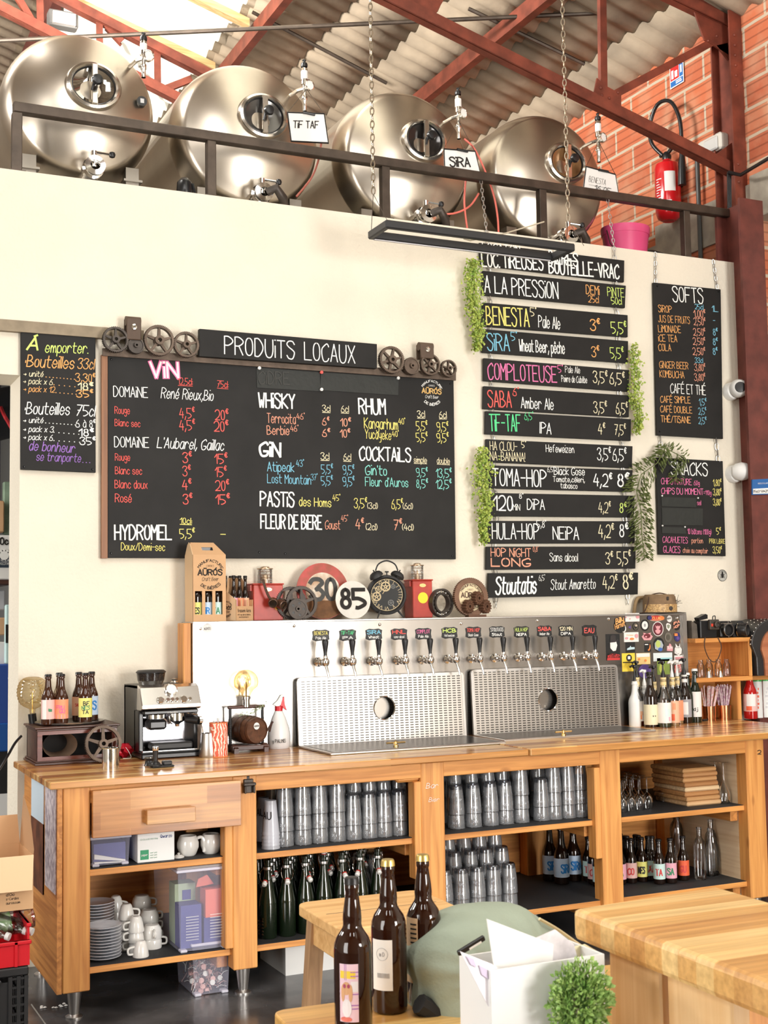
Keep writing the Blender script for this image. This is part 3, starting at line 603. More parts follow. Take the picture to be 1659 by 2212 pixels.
# ================================================================ UPPER DECK
def make_tank(label, cx, y0, cz, R, L):
    t = thing('brewing_tank', label, 'tank', (cx, y0, cz-R-.12), 0, 'horizontal conditioning tanks on the mezzanine')
    dz = R+.12; M = Matrix.Translation((0, 0, dz)) @ Matrix.Rotation(-PI/2, 4, 'X')      # lathe z -> world +y
    b = MB(); pr = []
    for k in range(11): r = R*.86*k/10; pr.append((r, .095*(k/10)**2))
    for k in range(1, 9): a = k/8*1.32; pr.append((R*.86+R*.14*math.sin(a)/math.sin(1.32), .095+.125*(1-math.cos(a))/(1-math.cos(1.32))*.85+.02*k/8))
    pr += [(R*1.004, .245), (R*1.004, .262), (R, .266), (R, L-.2)]+[(R*math.cos(a), L-.2+.2*math.sin(a)) for a in (.4, .8, 1.2)]+[(0, L)]
    b.lathe(pr, 72, (0, 0, 0), 0, M); part('tank_shell', b, TANK, t)
    return t, dz
TK = [(1.392, 4.327, .405, 180, 217), (2.328, 4.297, .430, 545, 290), (3.312, 4.297, .432, 885, 338), (4.288, 4.305, .432, 1190, 383)]
WIN = [(mat('tank_window_mirror', (.55, .53, .5), .05, 1.0), None), (mat('tank_window_grey', (.11, .105, .1), .15, .6), 1), (mat('tank_window_dark', (.03, .027, .025), .1, .3), 2), (mat('tank_window_amber', (.30, .16, .07), .1, .4), 3)]
TL = ['large stainless tank with mirror-like round manhole at the left end of the deck', 'stainless tank behind the TIF TAF whiteboard', 'stainless tank with black manhole behind the SIRA whiteboard', 'stainless tank with brownish manhole nearest the brick wall']
MH = [(198, 193), (563, 257), (909, 309), (1215, 357)]
GA = [(310, 75, 168), (657, 130, 240), (989, 190, 300), (1291, 245, 350)]
VA = [(200, 365), (562, 422), (915, 468), (1222, 512)]
for i, (cx, cz, R, tx, ty) in enumerate(TK):
    t, dz = make_tank(TL[i], cx, 6.52, cz, R, 1.9)
    yd = 6.52
    # manhole: ring, window, clamp bar and knob set in the dished end
    mc = P(*MH[i], y=6.56); lx, lz = mc.x-cx, mc.z-(cz-R-.12); Mm = Matrix.Translation((lx, .012, lz)) @ Matrix.Rotation(PI/2, 4, 'X')
    ring = MB(); ring.lathe([(.150, -.12), (.150, .02), (.142, .035), (.128, .04), (.118, .03), (.118, .0), (.118, -.02)], 48, (0, 0, 0), 0, Mm, sx=.98, sy=.86); part('manhole_ring', ring, TANKR, t)
    wn = MB(); wn.lathe([(.121, .022), (.09, .012), (.05, .006), (0, .004)], 40, (0, 0, 0), 0, Mm, sx=.98, sy=.86); wo = part('manhole_window', wn, WIN[i][0], t)
    gk = MB(); gk.lathe([(.120, .026), (.112, .028), (.110, .02)], 40, (0, 0, 0), 0, Mm, sx=.98, sy=.86); part('gasket', gk, BLACK, t)
    bar_ = MB(); bar_.box((lx, -.035, lz), (.032, .02, .215), 0, None, .004); cb_ = part('clamp_bar', bar_, TANKR, t)
    kb = MB(); kb.lathe([(.011, .02), (.011, .06), (.024, .07), (.03, .085), (.024, .1), (0, .105)], 16, (lx, -.012, lz), 0, Matrix.Rotation(PI/2, 4, 'X')); kb.tube([(lx-.012, -.075, lz-.01), (lx-.022, -.07, lz-.05)], .007, 8); part('clamp_knob', kb, BLACK, cb_)
    # pressure gauge assembly at the upper right
    gx, g0, g1 = GA[i]; yg = 6.50; top = P(gx, g0, y=yg); bot = P(gx+1, g1, y=yg); k = mpp(top); o = t.location
    L3 = lambda p: p-o
    gb = MB(); zt, zb = L3(top), L3(bot); H = zt.z-zb.z
    gb.lathe([(.012, 0), (.012, H*.18), (.016, H*.2), (.016, H*.3), (.011, H*.32), (.011, H*.5), (.019, H*.52), (.019, H*.82), (.014, H*.84), (.014, H*.86)], 12, (zt.x, zt.y, zb.z))
    gb.tube([(zt.x, zt.y, zb.z+H*.45), (zt.x-.03, zt.y+.02, zb.z+H*.42), (zt.x-.07, zt.y+.25, zb.z+H*.4)], .011, 8)
    gb.tube([(zt.x-.008, zt.y, zb.z+H*.25), (zt.x-.03, zt.y-.01, zb.z+H*.22)], .005, 6)
    g_ = part('gauge_stem', gb, TANKR, t)
    cpb = MB(); cpb.lathe([(.018, 0), (.02, .01), (.018, .022), (.008, .026), (.008, .034), (.012, .04), (0, .05)], 12, (zt.x, zt.y, zb.z+H*.86)); part('valve_cap', cpb, BLACK, t)
    lbl = MB(); lbl.lathe([(.0195, 0), (.0195, H*.16)], 12, (zt.x, zt.y, zb.z+H*.62)); part('white_sleeve', lbl, WHITE, t)
    gd = MB(); gm = Matrix.Translation((zt.x+.022, zt.y-.012, zb.z+H*.50)) @ Matrix.Rotation(PI/2, 4, 'X') @ Matrix.Rotation(.25, 4, 'Y'); gd.lathe([(.03, -.012), (.031, .01), (.026, .012)], 20, (0, 0, 0), 0, gm); gg = part('gauge_case', gd, CHROME, t)
    gf = MB(); gf.lathe([(.026, .008), (0, .008)], 20, (0, 0, 0), 0, gm); gf2 = MB(); part('gauge_dial', gf, PAPER, gg)
    gf2.box((0, 0, .0095), (.003, .022, .001), 0, gm @ Matrix.Rotation(.7, 4, 'Z')); part('gauge_needle', gf2, BLACK, gg)
    # outlet valve at the bottom
    v = P(*VA[i], y=6.50)-o; vb = MB(); Mv = Matrix.Translation(v) @ Matrix.Rotation(PI/2, 4, 'X')
    vb.lathe([(.045, -.25), (.045, -.02), (.056, -.015), (.056, .015), (.042, .02), (.042, .05), (.052, .052), (.052, .07), (.026, .072), (.022, .04)], 20, (0, 0, 0), 0, Mv)
    vb.tube([v+V((0, -.03, 0)), v+V((.0, -.03, .085))], .016, 10); part('outlet_valve', vb, CHROME, t)
    vh = MB(); vh.tube([v+V((0, -.03, .08)), v+V((.085, -.05, .07))], .007, 8); vo = part('valve_lever', vh, CHROME, t)
    vk = MB(); vk.lathe([(0, -.018), (.014, -.012), (.018, 0), (.014, .012), (0, .018)], 12, v+V((.09, -.05, .07))); part('lever_ball', vk, BLACK, vo)
    if i:
        hs = MB(); hs.tube([v+V((.02, -.06, 0)), v+V((.06, -.09, .02)), v+V((.11, -.06, -.02)), v+V((.15, 0, -.08))], .026, 10); part('valve_clamp', hs, GEARD, t)
    # saddle feet
    for sx in (-.27, .27):
        ft = MB(); ft.bb(sx-.035, sx+.035, .12, .19, -.10, .22); ft.bb(sx-.05, sx+.05, .10, .21, .14, .152); part('foot', ft, mat('saddle_steel', (.30, .27, .23), .4, .8), t)
    if i == 0:
        st = MB(); c = P(307, 218, y=6.56)-o; st.lathe([(0, 0), (.027, 0), (.027, -.06)], 24, c, 0, Matrix.Rotation(PI/2, 4, 'X'), False); so = part('round_sticker', st, BLACK, t)
        st = MB(); st.box(c+V((0, -.002, 0)), (.02, .003, .024)); part('sticker_mark', st, mat('pale_grey', (.6, .6, .6), .6), so)
    tank_last = t
# whiteboards hung on the gauges
WBQ = [('TIF TAF', [(621, 243), (700, 246), (709, 309), (629, 305)], 'white marker board reading TIF TAF hung on a tank gauge', 662, 232), ('SIRA', [(959, 322), (1026, 327), (1037, 374), (961, 369)], 'white marker board reading SIRA hung on a tank gauge', 990, 300), ('B', [(1266, 360), (1329, 377), (1336, 420), (1260, 412)], 'white marker board reading BENESTA 16 05 hung on a tank gauge', 1293, 345)]
for nm, q, lab, hx, hy in WBQ:
    y = 6.40; c = P(sum(a for a, b in q)/4, q[2][1], y=y); t = thing('whiteboard', lab, 'whiteboard', (c.x, y, c.z), 0, 'marker boards on the tanks')
    e = MB(); slab(q, y, .008, e); part('writing_surface', e, PAPER, t, world=True)
    pts = [P(*p, y=y+.002) for p in q]; e = MB(); e.tube(pts, .0055, 6, closed=True); part('black_edge', e, BLACK, t, world=True)
    e = MB(); m_ = (pts[0]+pts[1])/2; e.tube([m_+V((-.02, -.008, .0)), m_+V((.05, -.008, -.003))], .008, 8); part('marker_pen', e, BLACK, t, world=True)
    e = MB(); h = P(hx, hy-40, y=6.49)
    for k in (0, 1): e.tube([pts[k], h], .0018, 4)
    part('hanging_wire', e, IRON, t, world=True)
    b = Board(y-.003)
    if nm == 'TIF TAF': b.T('TiF TAF', 634, 276, 688, 277, 15, 'X', .16, .2)
    elif nm == 'SIRA': b.T('SiRA', 973, 359, 1016, 360, 19, 'X', .17)
    else: b.T('BENESTA', 1272, 392, 1308, 400, 12, 'X', .08, .2); b.T('16 05', 1284, 409, 1318, 417, 10, 'X', .09, .2); b.T('_', 1272, 398, 1308, 405, 4, 'X', .09)
    b.done(t)
# guard rail on the wall top
yr = YW+.045
t = thing('guard_rail', 'long brown steel guard rail along the wall top before the tanks', 'railing', (X(28, yr, 300), yr, 3.80))
zr = P(830, 352, y=yr).z; x0, x1 = P(28, 250, y=yr).x, P(1587, 460, y=yr).x
e = MB(); e.bb(x0, x1, yr-.026, yr+.026, zr-.026, zr+.026, 0, .004); part('top_rail', e, IRON, t, world=True)
for px, py in ((36, 300), (455, 350), (831, 420), (1170, 460), (1481, 515)):
    x = X(px, yr, py); e = MB(); e.bb(x-.024, x+.024, yr-.024, yr+.024, 3.80, zr-.026, 0, .003); e.bb(x-.04, x+.04, yr-.035, yr+.035, 3.80, 3.808); part('post', e, IRON, t, world=True)
# red gas hoses
e = MB(); e.tube(curve([P(1003, 300, y=6.44), P(1025, 322, y=6.42), P(1048, 370, y=6.42), P(1066, 420, y=6.42), P(1075, 470, y=6.42), P(1077, 512, y=6.43)]), .006, 8); e.tube(curve([P(1034, 418, y=6.44), P(1015, 445, y=6.44), P(985, 460, y=6.44), P(955, 463, y=6.44)]), .006, 8); e.tube(curve([P(1006, 388, y=6.44), P(1003, 440, y=6.44), P(1010, 500, y=6.44)]), .006, 8)
solo('gas_hose', e, mat('red_rubber_hose', (.75, .17, .13), .45), 'thin red hose looping down between the last two tanks', 'hose')
e = MB(); e.tube(curve([P(694, 308, y=6.41), P(688, 345, y=6.42), P(672, 385, y=6.44), P(640, 425, y=6.46)]), .006, 8); solo('drain_hose', e, mat('dark_red_hose', (.35, .09, .06), .5), 'thin dark red hose running down beside the TIF TAF tank', 'hose')
# black pump between the first two tanks
t = thing('small_pump', 'small black pump standing on the wall top between two tanks', 'pump', (X(402, 6.42, 405), 6.45, 3.80))
e = MB(); e.lathe([(.03, 0), (.035, .03), (.045, .05), (.04, .11), (.02, .135), (0, .14)], 14); e.box((.03, -.01, .02), (.06, .05, .04)); part('pump_body', e, BLACK, t); e = MB(); e.tube([(0, 0, .12), (.04, -.02, .1), (.06, -.02, .02)], .008, 6); part('pump_hose', e, BLACK, t)
# pink bucket
def bucket():
    c = P(1358, 545, y=6.75); t = thing('plastic_bucket', 'bright pink plastic bucket standing behind the wall top', 'bucket', (c.x, 6.78, 3.74))
    k = mpp(V((c.x, 6.75, 3.9))); zt = P(1360, 487, y=6.7).z-3.74; pk = mat('pink_plastic', (.86, .10, .27), .35)
    e = MB(); e.lathe([(0, 0), (.105, 0), (.142, zt-.05), (.146, zt-.05), (.150, zt-.02), (.150, zt), (.143, zt), (.139, zt-.05), (.10, .008), (0, .008)], 32, sx=1.1); part('pail', e, pk, t)
    e = MB(); e.tube([(-.16, -.02, zt-.03), (-.165, -.06, zt-.13), (-.14, -.11, zt-.2)], .004, 6); part('handle', e, IRON, t)
    e = MB(); e.tube([(.108, -.075, zt-.11), (.118, -.072, zt-.118), (.128, -.066, zt-.11)], .002, 5); e.box((.118, -.072, zt-.1), (.018, .004, .006)); part('logo_mark', e, WHITE, t)
bucket()
e = MB(); a = P(1400, 500, y=6.95); b_ = P(1478, 560, y=6.95)
c = V((a.x+.02, 6.95, 3.66)); e.tube([c+V((.30*math.cos(q), 0, .34*math.sin(q))) for q in [PI*j/14 for j in range(-1, 16)]], .05, 12); solo('bicycle_tyre', e, mat('black_tyre_rubber', (.02, .019, .018), .7), 'black tyre standing half hidden behind the pink bucket', 'tyre')
# fire extinguisher on the brick wall
def exting():
    c = P(1445, 478, x=5.66); zt = P(1440, 350, x=5.66).z; H = zt-c.z; r = .5*58*mpp(c)*.95
    t = thing('fire_extinguisher', 'red fire extinguisher hung on the brick wall above the pink bucket', 'fire extinguisher', (5.66, c.y, c.z))
    e = MB(); e.lathe([(0, .02), (r*.5, 0), (r*.85, .02), (r, .06), (r, H*.88), (r*.9, H*.95), (r*.4, H), (r*.3, H+.02), (0, H+.02)], 28); part('cylinder_body', e, mat('extinguisher_red', (.60, .01, .015), .2, coat=.4), t)
    e = MB(); e.lathe([(.03, 0), (.034, .03), (.02, .06), (0, .065)], 12, (0, 0, H+.01)); e.tube([(0, 0, H+.05), (.02, -.05, H+.1), (.03, -.11, H+.13)], .014, 8); e.tube([(0, 0, H+.04), (-.01, .06, H+.06)], .012, 8); part('valve_handle', e, BLACK, t)
    e = MB(); pts = [(-.02, .02, H+.05), (-.06, .09, H+.16), (-.06, .10, H+.30), (-.05, .02, H+.42), (-.03, -.10, H+.40), (-.01, -.17, H+.25), (0, -.17, H+.05)]; e.tube(curve(pts), .014, 10); part('rubber_hose', e, BLACK, t)
    e = MB(); e.tube([(0, -.17, H+.05), (0, -.17, H-.02), (0, -.165, H-.06), (0, -.16, H-.22)], [.017, .02, .026, .03], 10); part('discharge_horn', e, BLACK, t)
    e = MB(); e.lathe([(r*1.006, H*.45), (r*1.006, H*.78)], 14, (0, 0, 0), 0, None, True, 1, 1, math.radians(218), math.radians(268)); part('inspection_label', e, PAPER, t)
    e = MB(); 
    for k in range(9): e.lathe([(r*1.006, H*(.30+.045*k)), (r*1.006, H*(.315+.045*k))], 8, (0, 0, 0), 0, None, True, 1, 1, math.radians(172+k % 3), math.radians(204-5*(k % 4)))
    e.lathe([(r*1.006, H*.2), (r*1.006, H*.3)], 8, (0, 0, 0), 0, None, True, 1, 1, math.radians(225), math.radians(248)); part('printed_text', e, WHITE, t)
    e = MB(); e.bb(.0, XR-5.66-.0, -.02, .02, H*.6, H*.7); part('wall_bracket', e, IRON, t)
exting()
# extinguisher sign
def xsign():
    x = XR-.008; q = [P(*p, x=x) for p in ((1447, 150), (1477, 128), (1478, 176), (1449, 194))]
    y0 = (q[0].y+q[3].y)/2; y1 = (q[1].y+q[2].y)/2; z1 = (q[0].z+q[1].z)/2; z0 = (q[2].z+q[3].z)/2
    t = thing('extinguisher_sign', 'red and blue extinguisher sign with white border on the brick wall', 'sign', (x, (y0+y1)/2, z0))
    def pan(a0, a1, b0, b1, d, m, nm):
        e = MB(); ya, yb = y0+(y1-y0)*a0, y0+(y1-y0)*a1; e.bb(x-d, x-d+.004, ya, yb, z0+(z1-z0)*b0, z0+(z1-z0)*b1); return part(nm, e, m, t, world=True)
    pan(0, 1, 0, 1, .004, PAPER, 'sign_plate'); pan(.06, .66, .34, .95, .006, mat('sign_red', (.7, .02, .02), .5), 'red_field'); bl_ = mat('sign_blue', (.02, .16, .5), .5)
    pan(.70, .95, .34, .95, .006, bl_, 'blue_field'); pan(.06, .95, .05, .29, .006, bl_, 'blue_strip')
    pan(.14, .30, .40, .80, .008, PAPER, 'extinguisher_symbol'); pan(.38, .58, .42, .72, .008, PAPER, 'flame_symbol'); pan(.78, .90, .5, .85, .008, PAPER, 'phone_symbol'); pan(.45, .88, .10, .16, .008, PAPER, 'sign_text'); pan(.45, .85, .19, .24, .008, PAPER, 'sign_text')
xsign()
# emergency lamp on the bricks by the column
c = P(1538, 318, x=5.70); t = thing('emergency_lamp', 'pale grey emergency lamp fixed to the brick wall beside the column', 'lamp', (5.72, c.y, c.z-.05))
e = MB(); e.box((0, 0, .06), (.1, .24, .12), 0, None, .015); part('lamp_body', e, mat('aged_white_plastic', (.66, .63, .56), .5), t); e = MB(); e.box((-.055, -.03, .05), (.02, .14, .09), 0, None, .01); part('lamp_lens', e, mat('lens_grey', (.6, .6, .58), .15), t)
e = MB(); e.bb(.0, XR-5.72, -.03, .03, .04, .08); part('mount', e, IRON, t)
# conduits and cables beside the column
e = MB(); a = P(1506, 345, x=XR-.05); e.tube([a, V((a.x, a.y, 3.74))], .016, 8); solo('black_conduit', e, mat('conduit_grey', (.06, .06, .055), .5), 'straight dark conduit running down the brick wall beside the rail end', 'conduit')
e = MB()
for k in range(3): 
    a = P(1572+3*k, 372, y=6.5); e.tube([a, P(1573+3*k, 470, y=6.5), P(1577+2*k, 535, y=6.5), P(1562-6*k, 565, y=6.55)], .006, 6)
e.tube([P(1574, 372, y=6.49), P(1600, 378, y=6.4), P(1660, 342, y=6.0)], .012, 8); solo('cable_bundle', e, BLACK, 'black cables strapped down the red column and over to the lintel', 'cable')
# halogen floodlight high at the back
c = P(135, 45, y=9.5); t = thing('flood_light', 'grey floodlight hung under the skylight behind the first tank', 'lamp', (c.x, 9.5, c.z-.06)); e = MB(); e.box((0, 0, .06), (.22, .1, .12), 0, None, .01); part('housing', e, mat('flood_grey', (.3, .3, .29), .5), t); e = MB(); e.box((0, -.06, .05), (.17, .03, .09)); part('lens', e, PAPER, t); e = MB(); e.tube([(0, 0, .1), (0, 0, .45)], .01, 6); part('stem', e, IRON, t)
# hanging LED ring lamp before the menu
def led():
    yf, yb = 5.60, 5.79; zl = P(1035, 510, y=yf).z; a = X(831, yf, 490); b = X(1240, yf, 545)
    t = thing('hanging_lamp', 'long black rectangular frame lamp hung on chains before the menu', 'lamp', ((a+b)/2, (yb+yf)/2, zl-.025))
    W_, H_ = .028, .042; x0, x1 = a, b
    e = MB(); e.bb(x0, x1, yb-W_/2, yb+W_/2, zl-H_/2, zl+H_/2, 0, .006); e.bb(x0, x1, yf-W_/2, yf+W_/2, zl-H_/2, zl+H_/2, 0, .006); e.bb(x0, x0+W_, yf, yb, zl-H_/2, zl+H_/2, 0, .006); e.bb(x1-W_, x1, yf, yb, zl-H_/2, zl+H_/2, 0, .006); part('frame', e, MATTEB, t, world=True)
    e = MB(); e.bb(x0+.03, x1-.03, yb-.008, yb+.008, zl-H_/2-.003, zl-H_/2+.004)
    part('light_strip', e, mat('led_strip_cover', (.75, .74, .78), .3), t, world=True)
    for px, xe in ((806, X(806, (yb+yf)/2, 400)), (1227, X(1227, (yb+yf)/2, 450))):
        e = MB(); q = V((xe, (yb+yf)/2, zl+.18)); chain(e, q, V((xe, (yb+yf)/2, 6.3)), .034, .0032); part('chain', e, mat('aged_chain', (.42, .36, .27), .35, .9), t, world=True)
        e = MB()
        for yy in (yb, yf): e.tube([q, V((xe+(.03 if xe > 2.5 else 0), yy, zl+.02))], .0016, 4)
        part('hanging_wire', e, IRON, t, world=True)
    e = MB(); e.tube([V((x1-.06, yb, zl+.19)), V((x1-.3, yb, zl+.1)), V((x1-.52, yb, zl+.035)), V((x1-.56, yb, zl+.04)), V((x1-.54, yb, zl+.055))], .004, 6); part('power_cable', e, mat('beige_flex', (.5, .43, .32), .6), t, world=True)
led()
# ================================================================ MENUS ON THE WALL
YB = YW-.026
SCREW = mat('screw_black', (.01, .01, .01), .3, .5)
def board(label, quad, group=None, y=YB, d=.018, name='chalkboard', m=None, cat='menu board'):
    p = [P(*q, y=y) for q in quad]; t = thing(name, label, cat, ((p[2].x+p[3].x)/2, y+d/2, min(p[2].z, p[3].z)), 0, group)
    part('board_panel', slab(quad, y, d), m or BOARD, t, world=True, bevel=.002); return t
def screws(t, pts, y=YB, r=.006):
    for q in pts: e = MB(); e.lathe([(r, 0), (r*.7, .004), (0, .005)], 10, P(*q, y=y), 0, Matrix.Rotation(PI/2, 4, 'X')); part('screw', e, SCREW, t, world=True)
# take-away board
t = board('small chalkboard headed A emporter at the left end of the wall', [(45, 712), (206.5, 725), (207, 1021), (45, 1014)])
B_ = Board(YB-.002, 0, 680, .33755)
B_.rows('''À | 172 222 240 224 78 | L | i
emporter. | 288 240 560 246 66 | L | i
*Bouteilles | 160 330 470 345 74 | O | i
33cl | 495 342 600 348 64 | O | i
> unité | 150 392 275 397 34 | C | i
......... | 295 398 470 412 30 | O
3,30€ | 483 425 610 432 50 | O
> pack x 6 | 148 440 335 448 36 | C | i
..... | 345 448 470 460 30 | O
18€ | 500 478 597 484 44 | C
> pack x 12 | 150 490 348 497 36 | O | i
...... | 358 498 480 508 30 | O
35€ | 490 526 597 528 44 | O
*Bouteilles | 158 633 442 640 74 | W | i
75cl | 485 644 603 650 68 | W | i
> unité | 148 690 275 692 34 | W | i
......... | 292 692 475 704 30 | W
6 à 8€ | 485 718 612 722 46 | W
> pack x 3 | 148 747 340 752 36 | W | i
...... | 345 752 495 764 30 | W
18€ | 505 774 600 778 44 | W
> pack x 6 | 148 798 335 805 36 | W | i
...... | 345 805 500 815 30 | W
35€ | 512 830 612 833 46 | W
de bonheur | 185 865 475 882 58 | P | i
se tranporte | 232 932 515 943 52 | P | i
... | 530 945 568 946 30 | P''')
B_.done(t)
e = MB(); chain(e, P(207, 725, y=YB+.008), P(207, 712, y=YB+.008)); chain(e, P(55, 713, y=YB+.008), P(55, 700, y=YB+.008)); part('chain', e, CHROME, t, world=True)
screws(t, [(52, 1008), (200, 1014)])
# main board
mq = [(233, 768), (980, 818), (985, 1208), (233, 1205)]
t = board('big chalkboard listing wines, spirits and cocktails', mq, d=.02)
e = MB(); slab([(219.5, 766), (232.5, 768), (232.5, 1206), (219.5, 1206)], YB-.004, .026, e); part('wooden_edge', e, wood('aged_edge_wood', (.30, .13, .055), (.16, .07, .035), 'z'), t, world=True)
screws(t, [(240, 776), (240, 1195), (616, 1196), (977, 1201), (973, 829), (423, 780), (560, 1193)])
B_ = Board(YB-.002, 0, 680, .33755)
B_.rows('''ViN | 966 399 1141 401 96 | W
12,5cl: | 1140 445 1232 450 42 | R | u
75cl: | 1390 462 1460 468 42 | R | u
DOMAiNE | 727 522 945 530 65 | W
René Rieux,Bio | 1030 532 1362 550 66 | W | i
Rouge | 735 632 830 635 45 | R
4,5€ | 1150 660 1247 662 62 | R
20€ | 1378 672 1463 674 62 | R
Blanc sec | 735 710 897 718 42 | R
4,5€ | 1150 738 1250 738 62 | R
20€ | 1372 745 1463 746 62 | R
DOMAiNE | 733 845 952 850 65 | W
L'Aubarel, Gaillac | 1005 850 1430 868 66 | W | i
Rouge | 737 932 832 934 44 | R
3€ | 1170 945 1228 946 62 | R
15€ | 1375 952 1457 952 60 | R
Blanc sec | 737 1018 908 1022 46 | R
3€ | 1170 1030 1222 1030 60 | R
15€ | 1378 1036 1452 1036 60 | R
Blanc doux | 735 1108 942 1112 50 | R
4€ | 1168 1120 1226 1120 62 | R
20€ | 1380 1125 1467 1125 62 | R
Rosé | 737 1198 842 1200 52 | R
3€ | 1172 1210 1232 1210 60 | R
15€ | 1382 1212 1472 1212 60 | R
10cl: | 1152 1335 1227 1338 36 | Y | u
HYDROMEL | 735 1438 1097 1438 92 | W | b
5,5€ | 1150 1430 1247 1430 58 | Y
- | 1412 1420 1443 1420 30 | Y
Doux/Demi-sec | 775 1505 1055 1510 46 | Y''')
B2 = Board(YB-.0011, 0, 680, .33755); B2.T('ViN', 966, 400, 1141, 402, 98, 'K', .26); B2.done(t)
B_.t = (500, 680, .33755)
B_.rows('''WHiSKY | 175 590 405 600 90 | W | b
Terrocita | 228 690 410 698 60 | S
46° | 418 668 470 668 36 | S
3cl | 582 618 632 620 40 | C | u
6cl | 702 622 750 624 40 | C | u
6€ | 582 705 628 706 46 | S
10€ | 698 712 766 714 48 | S
Berbie | 228 765 370 768 55 | S
46° | 378 745 430 745 36 | S
6€ | 582 778 632 780 46 | S
10€ | 697 784 762 784 48 | S
RHUM | 817 632 985 636 95 | W | b
3cl | 1190 655 1238 655 40 | C | u
6cl | 1330 660 1377 660 40 | C | u
Kangarhum | 850 725 1065 735 66 | Y
40° | 1070 700 1113 700 36 | Y
5,5€ | 1183 738 1255 740 55 | Y
9,5€ | 1315 745 1390 746 55 | Y
Yucayeke | 855 790 1022 800 58 | Y
40° | 1028 780 1072 780 36 | Y
5,5€ | 1183 812 1257 812 55 | Y
9,5€ | 1315 815 1392 815 55 | Y
GiN | 180 900 312 908 86 | W | b
3cl | 572 925 625 926 42 | C | u
6cl | 717 930 765 932 42 | C | u
Atipeak | 230 1000 400 1005 58 | B
43° | 415 970 465 970 40 | B
5,5€ | 575 1015 650 1017 55 | B
9,5€ | 713 1020 787 1022 55 | B
Lost Mountain | 230 1075 508 1085 56 | B
37° | 510 1058 552 1058 38 | B
5,5€ | 575 1090 650 1090 55 | B
9,5€ | 713 1095 789 1095 55 | B
COCKTAiLS | 820 928 1147 940 85 | W | b
simple | 1168 945 1250 948 36 | C | u
double | 1315 950 1397 955 36 | C | u
Gin'to | 857 1022 993 1028 60 | T
9,5€ | 1183 1035 1257 1036 52 | T
13,5€ | 1310 1040 1410 1042 54 | T
Fleur d'Auros | 857 1095 1130 1102 56 | T
8,5€ | 1185 1107 1259 1108 52 | T
12,5€ | 1310 1112 1410 1112 54 | T
PASTiS | 185 1222 400 1228 90 | W | b
des Homs | 433 1222 637 1230 55 | Y
45° | 648 1190 697 1190 38 | Y
3,5€ | 785 1235 868 1238 60 | Y
(3cl) | 870 1240 935 1242 38 | C
6,5€ | 1025 1240 1097 1242 58 | Y
(6cl) | 1097 1242 1160 1244 38 | C
FLEUR DE BiERE | 188 1365 577 1372 88 | W | b
Goust | 600 1370 695 1373 55 | S
45° | 703 1322 747 1322 38 | S
4€ | 795 1370 847 1372 62 | S
(2cl) | 860 1375 932 1378 40 | C
7€ | 1040 1375 1092 1376 62 | S
(4cl) | 1093 1378 1165 1380 40 | C''')
c = P(500+1281*.33755, 680+500*.33755, y=YB-.002)
logo(c, (1, 0, 0), (0, 0, 1), 84*.33755*mpp(c), (B_.mb('W'), B_.mb('A')))
B_.done(t)
PATCH = mat('black_paper_strip', (.016, .018, .015), .6, bump=.3, bscale=25)
def patch(root, quad, y=YB-.004, nm='paper_strip'):
    part(nm, slab(quad, y, .0025), PATCH, root, world=True)
t2_ = Board.px
def zq(ox, oy, k, pts): return [(ox+a*k, oy+b*k) for a, b in pts]
patch(t, zq(500, 680, .33755, [(160, 338), (565, 368), (570, 490), (163, 466)])); patch(t, zq(500, 680, .33755, [(572, 368), (1070, 402), (1067, 515), (568, 482)]))
B_ = Board(YB-.007, 500, 680, .33755); B_.T('CiDRE', 175, 440, 370, 446, 78, 'D', .12); B_.done(t)
for i, q in enumerate([(174, 343), (572, 370), (1062, 407), (572, 480)]):
    x, y = 500+q[0]*.33755, 680+q[1]*.33755; e = MB(); e.lathe([(.007, 0), (.006, .012), (.009, .014), (0, .018)], 10, P(x, y, y=YB-.004), 0, Matrix.Rotation(PI/2, 4, 'X')); part('push_pin', e, CHALK['R'] if i == 1 else PAPER, t, world=True)
# header with its gears
t = board('long black header board reading PRODUiTS LOCAUX', [(431, 710), (814.5, 743), (814.5, 796), (430.5, 769.5)], y=YB-.05, d=.03)
B_ = Board(YB-.052, 500, 680, .33755); B_.T('PRODUiTS', -44, 249, 403, 282, 112, 'W', .10); B_.T('LOCAUX', 468, 287, 790, 310, 112, 'W', .10); B_.done(t)
rail_px = [(240, 739), (430, 752), (432, 775), (240, 760)]
e = MB(); slab([(222, 752), (985, 806), (985, 822), (222, 768)], YB-.015, .012, e); o = solo('gear_rail', e, CASTI, 'rusty flat iron strip along the top of the big chalkboard', 'rail')
GL_ = [((249, 734), 28.5, 44, 5, 'dark spoked gear at the left end of the row above the wine list'), ((293.7, 746.5), 18, 40, 0, 'small solid gear under the left leather strap'), ((343, 736), 34, 60, 5, 'largest spoked gear above the word ViN'), ((401.7, 745), 28.5, 48, 5, 'spoked gear touching the left end of the header board'),
       ((845, 778), 30, 48, 6, 'rusty six-spoked gear touching the right end of the header board'), ((889, 790.7), 19, 36, 0, 'small solid gear right of the six-spoked gear'), ((928, 788), 24, 44, 6, 'rusty gear under the right leather strap'), ((968, 796.5), 19, 32, 5, 'small rusty gear at the right end above the round logo')]
for q, r, T, sp, lab in GL_:
    c = P(*q, y=YB-.05); R = r*mpp(c)*1.0; e = MB(); e.gear(R, T, .028, 0, Matrix.Rotation(PI/2, 4, 'X'), sp, .13, .30, .055, 1.8)
    solo('cog_gear', e, GEARD if q[0] < 300 else CASTI, lab, 'gear', loc=(c.x, YB-.036 if sp else YB-.03, c.z), group='gears along the top of the big board')
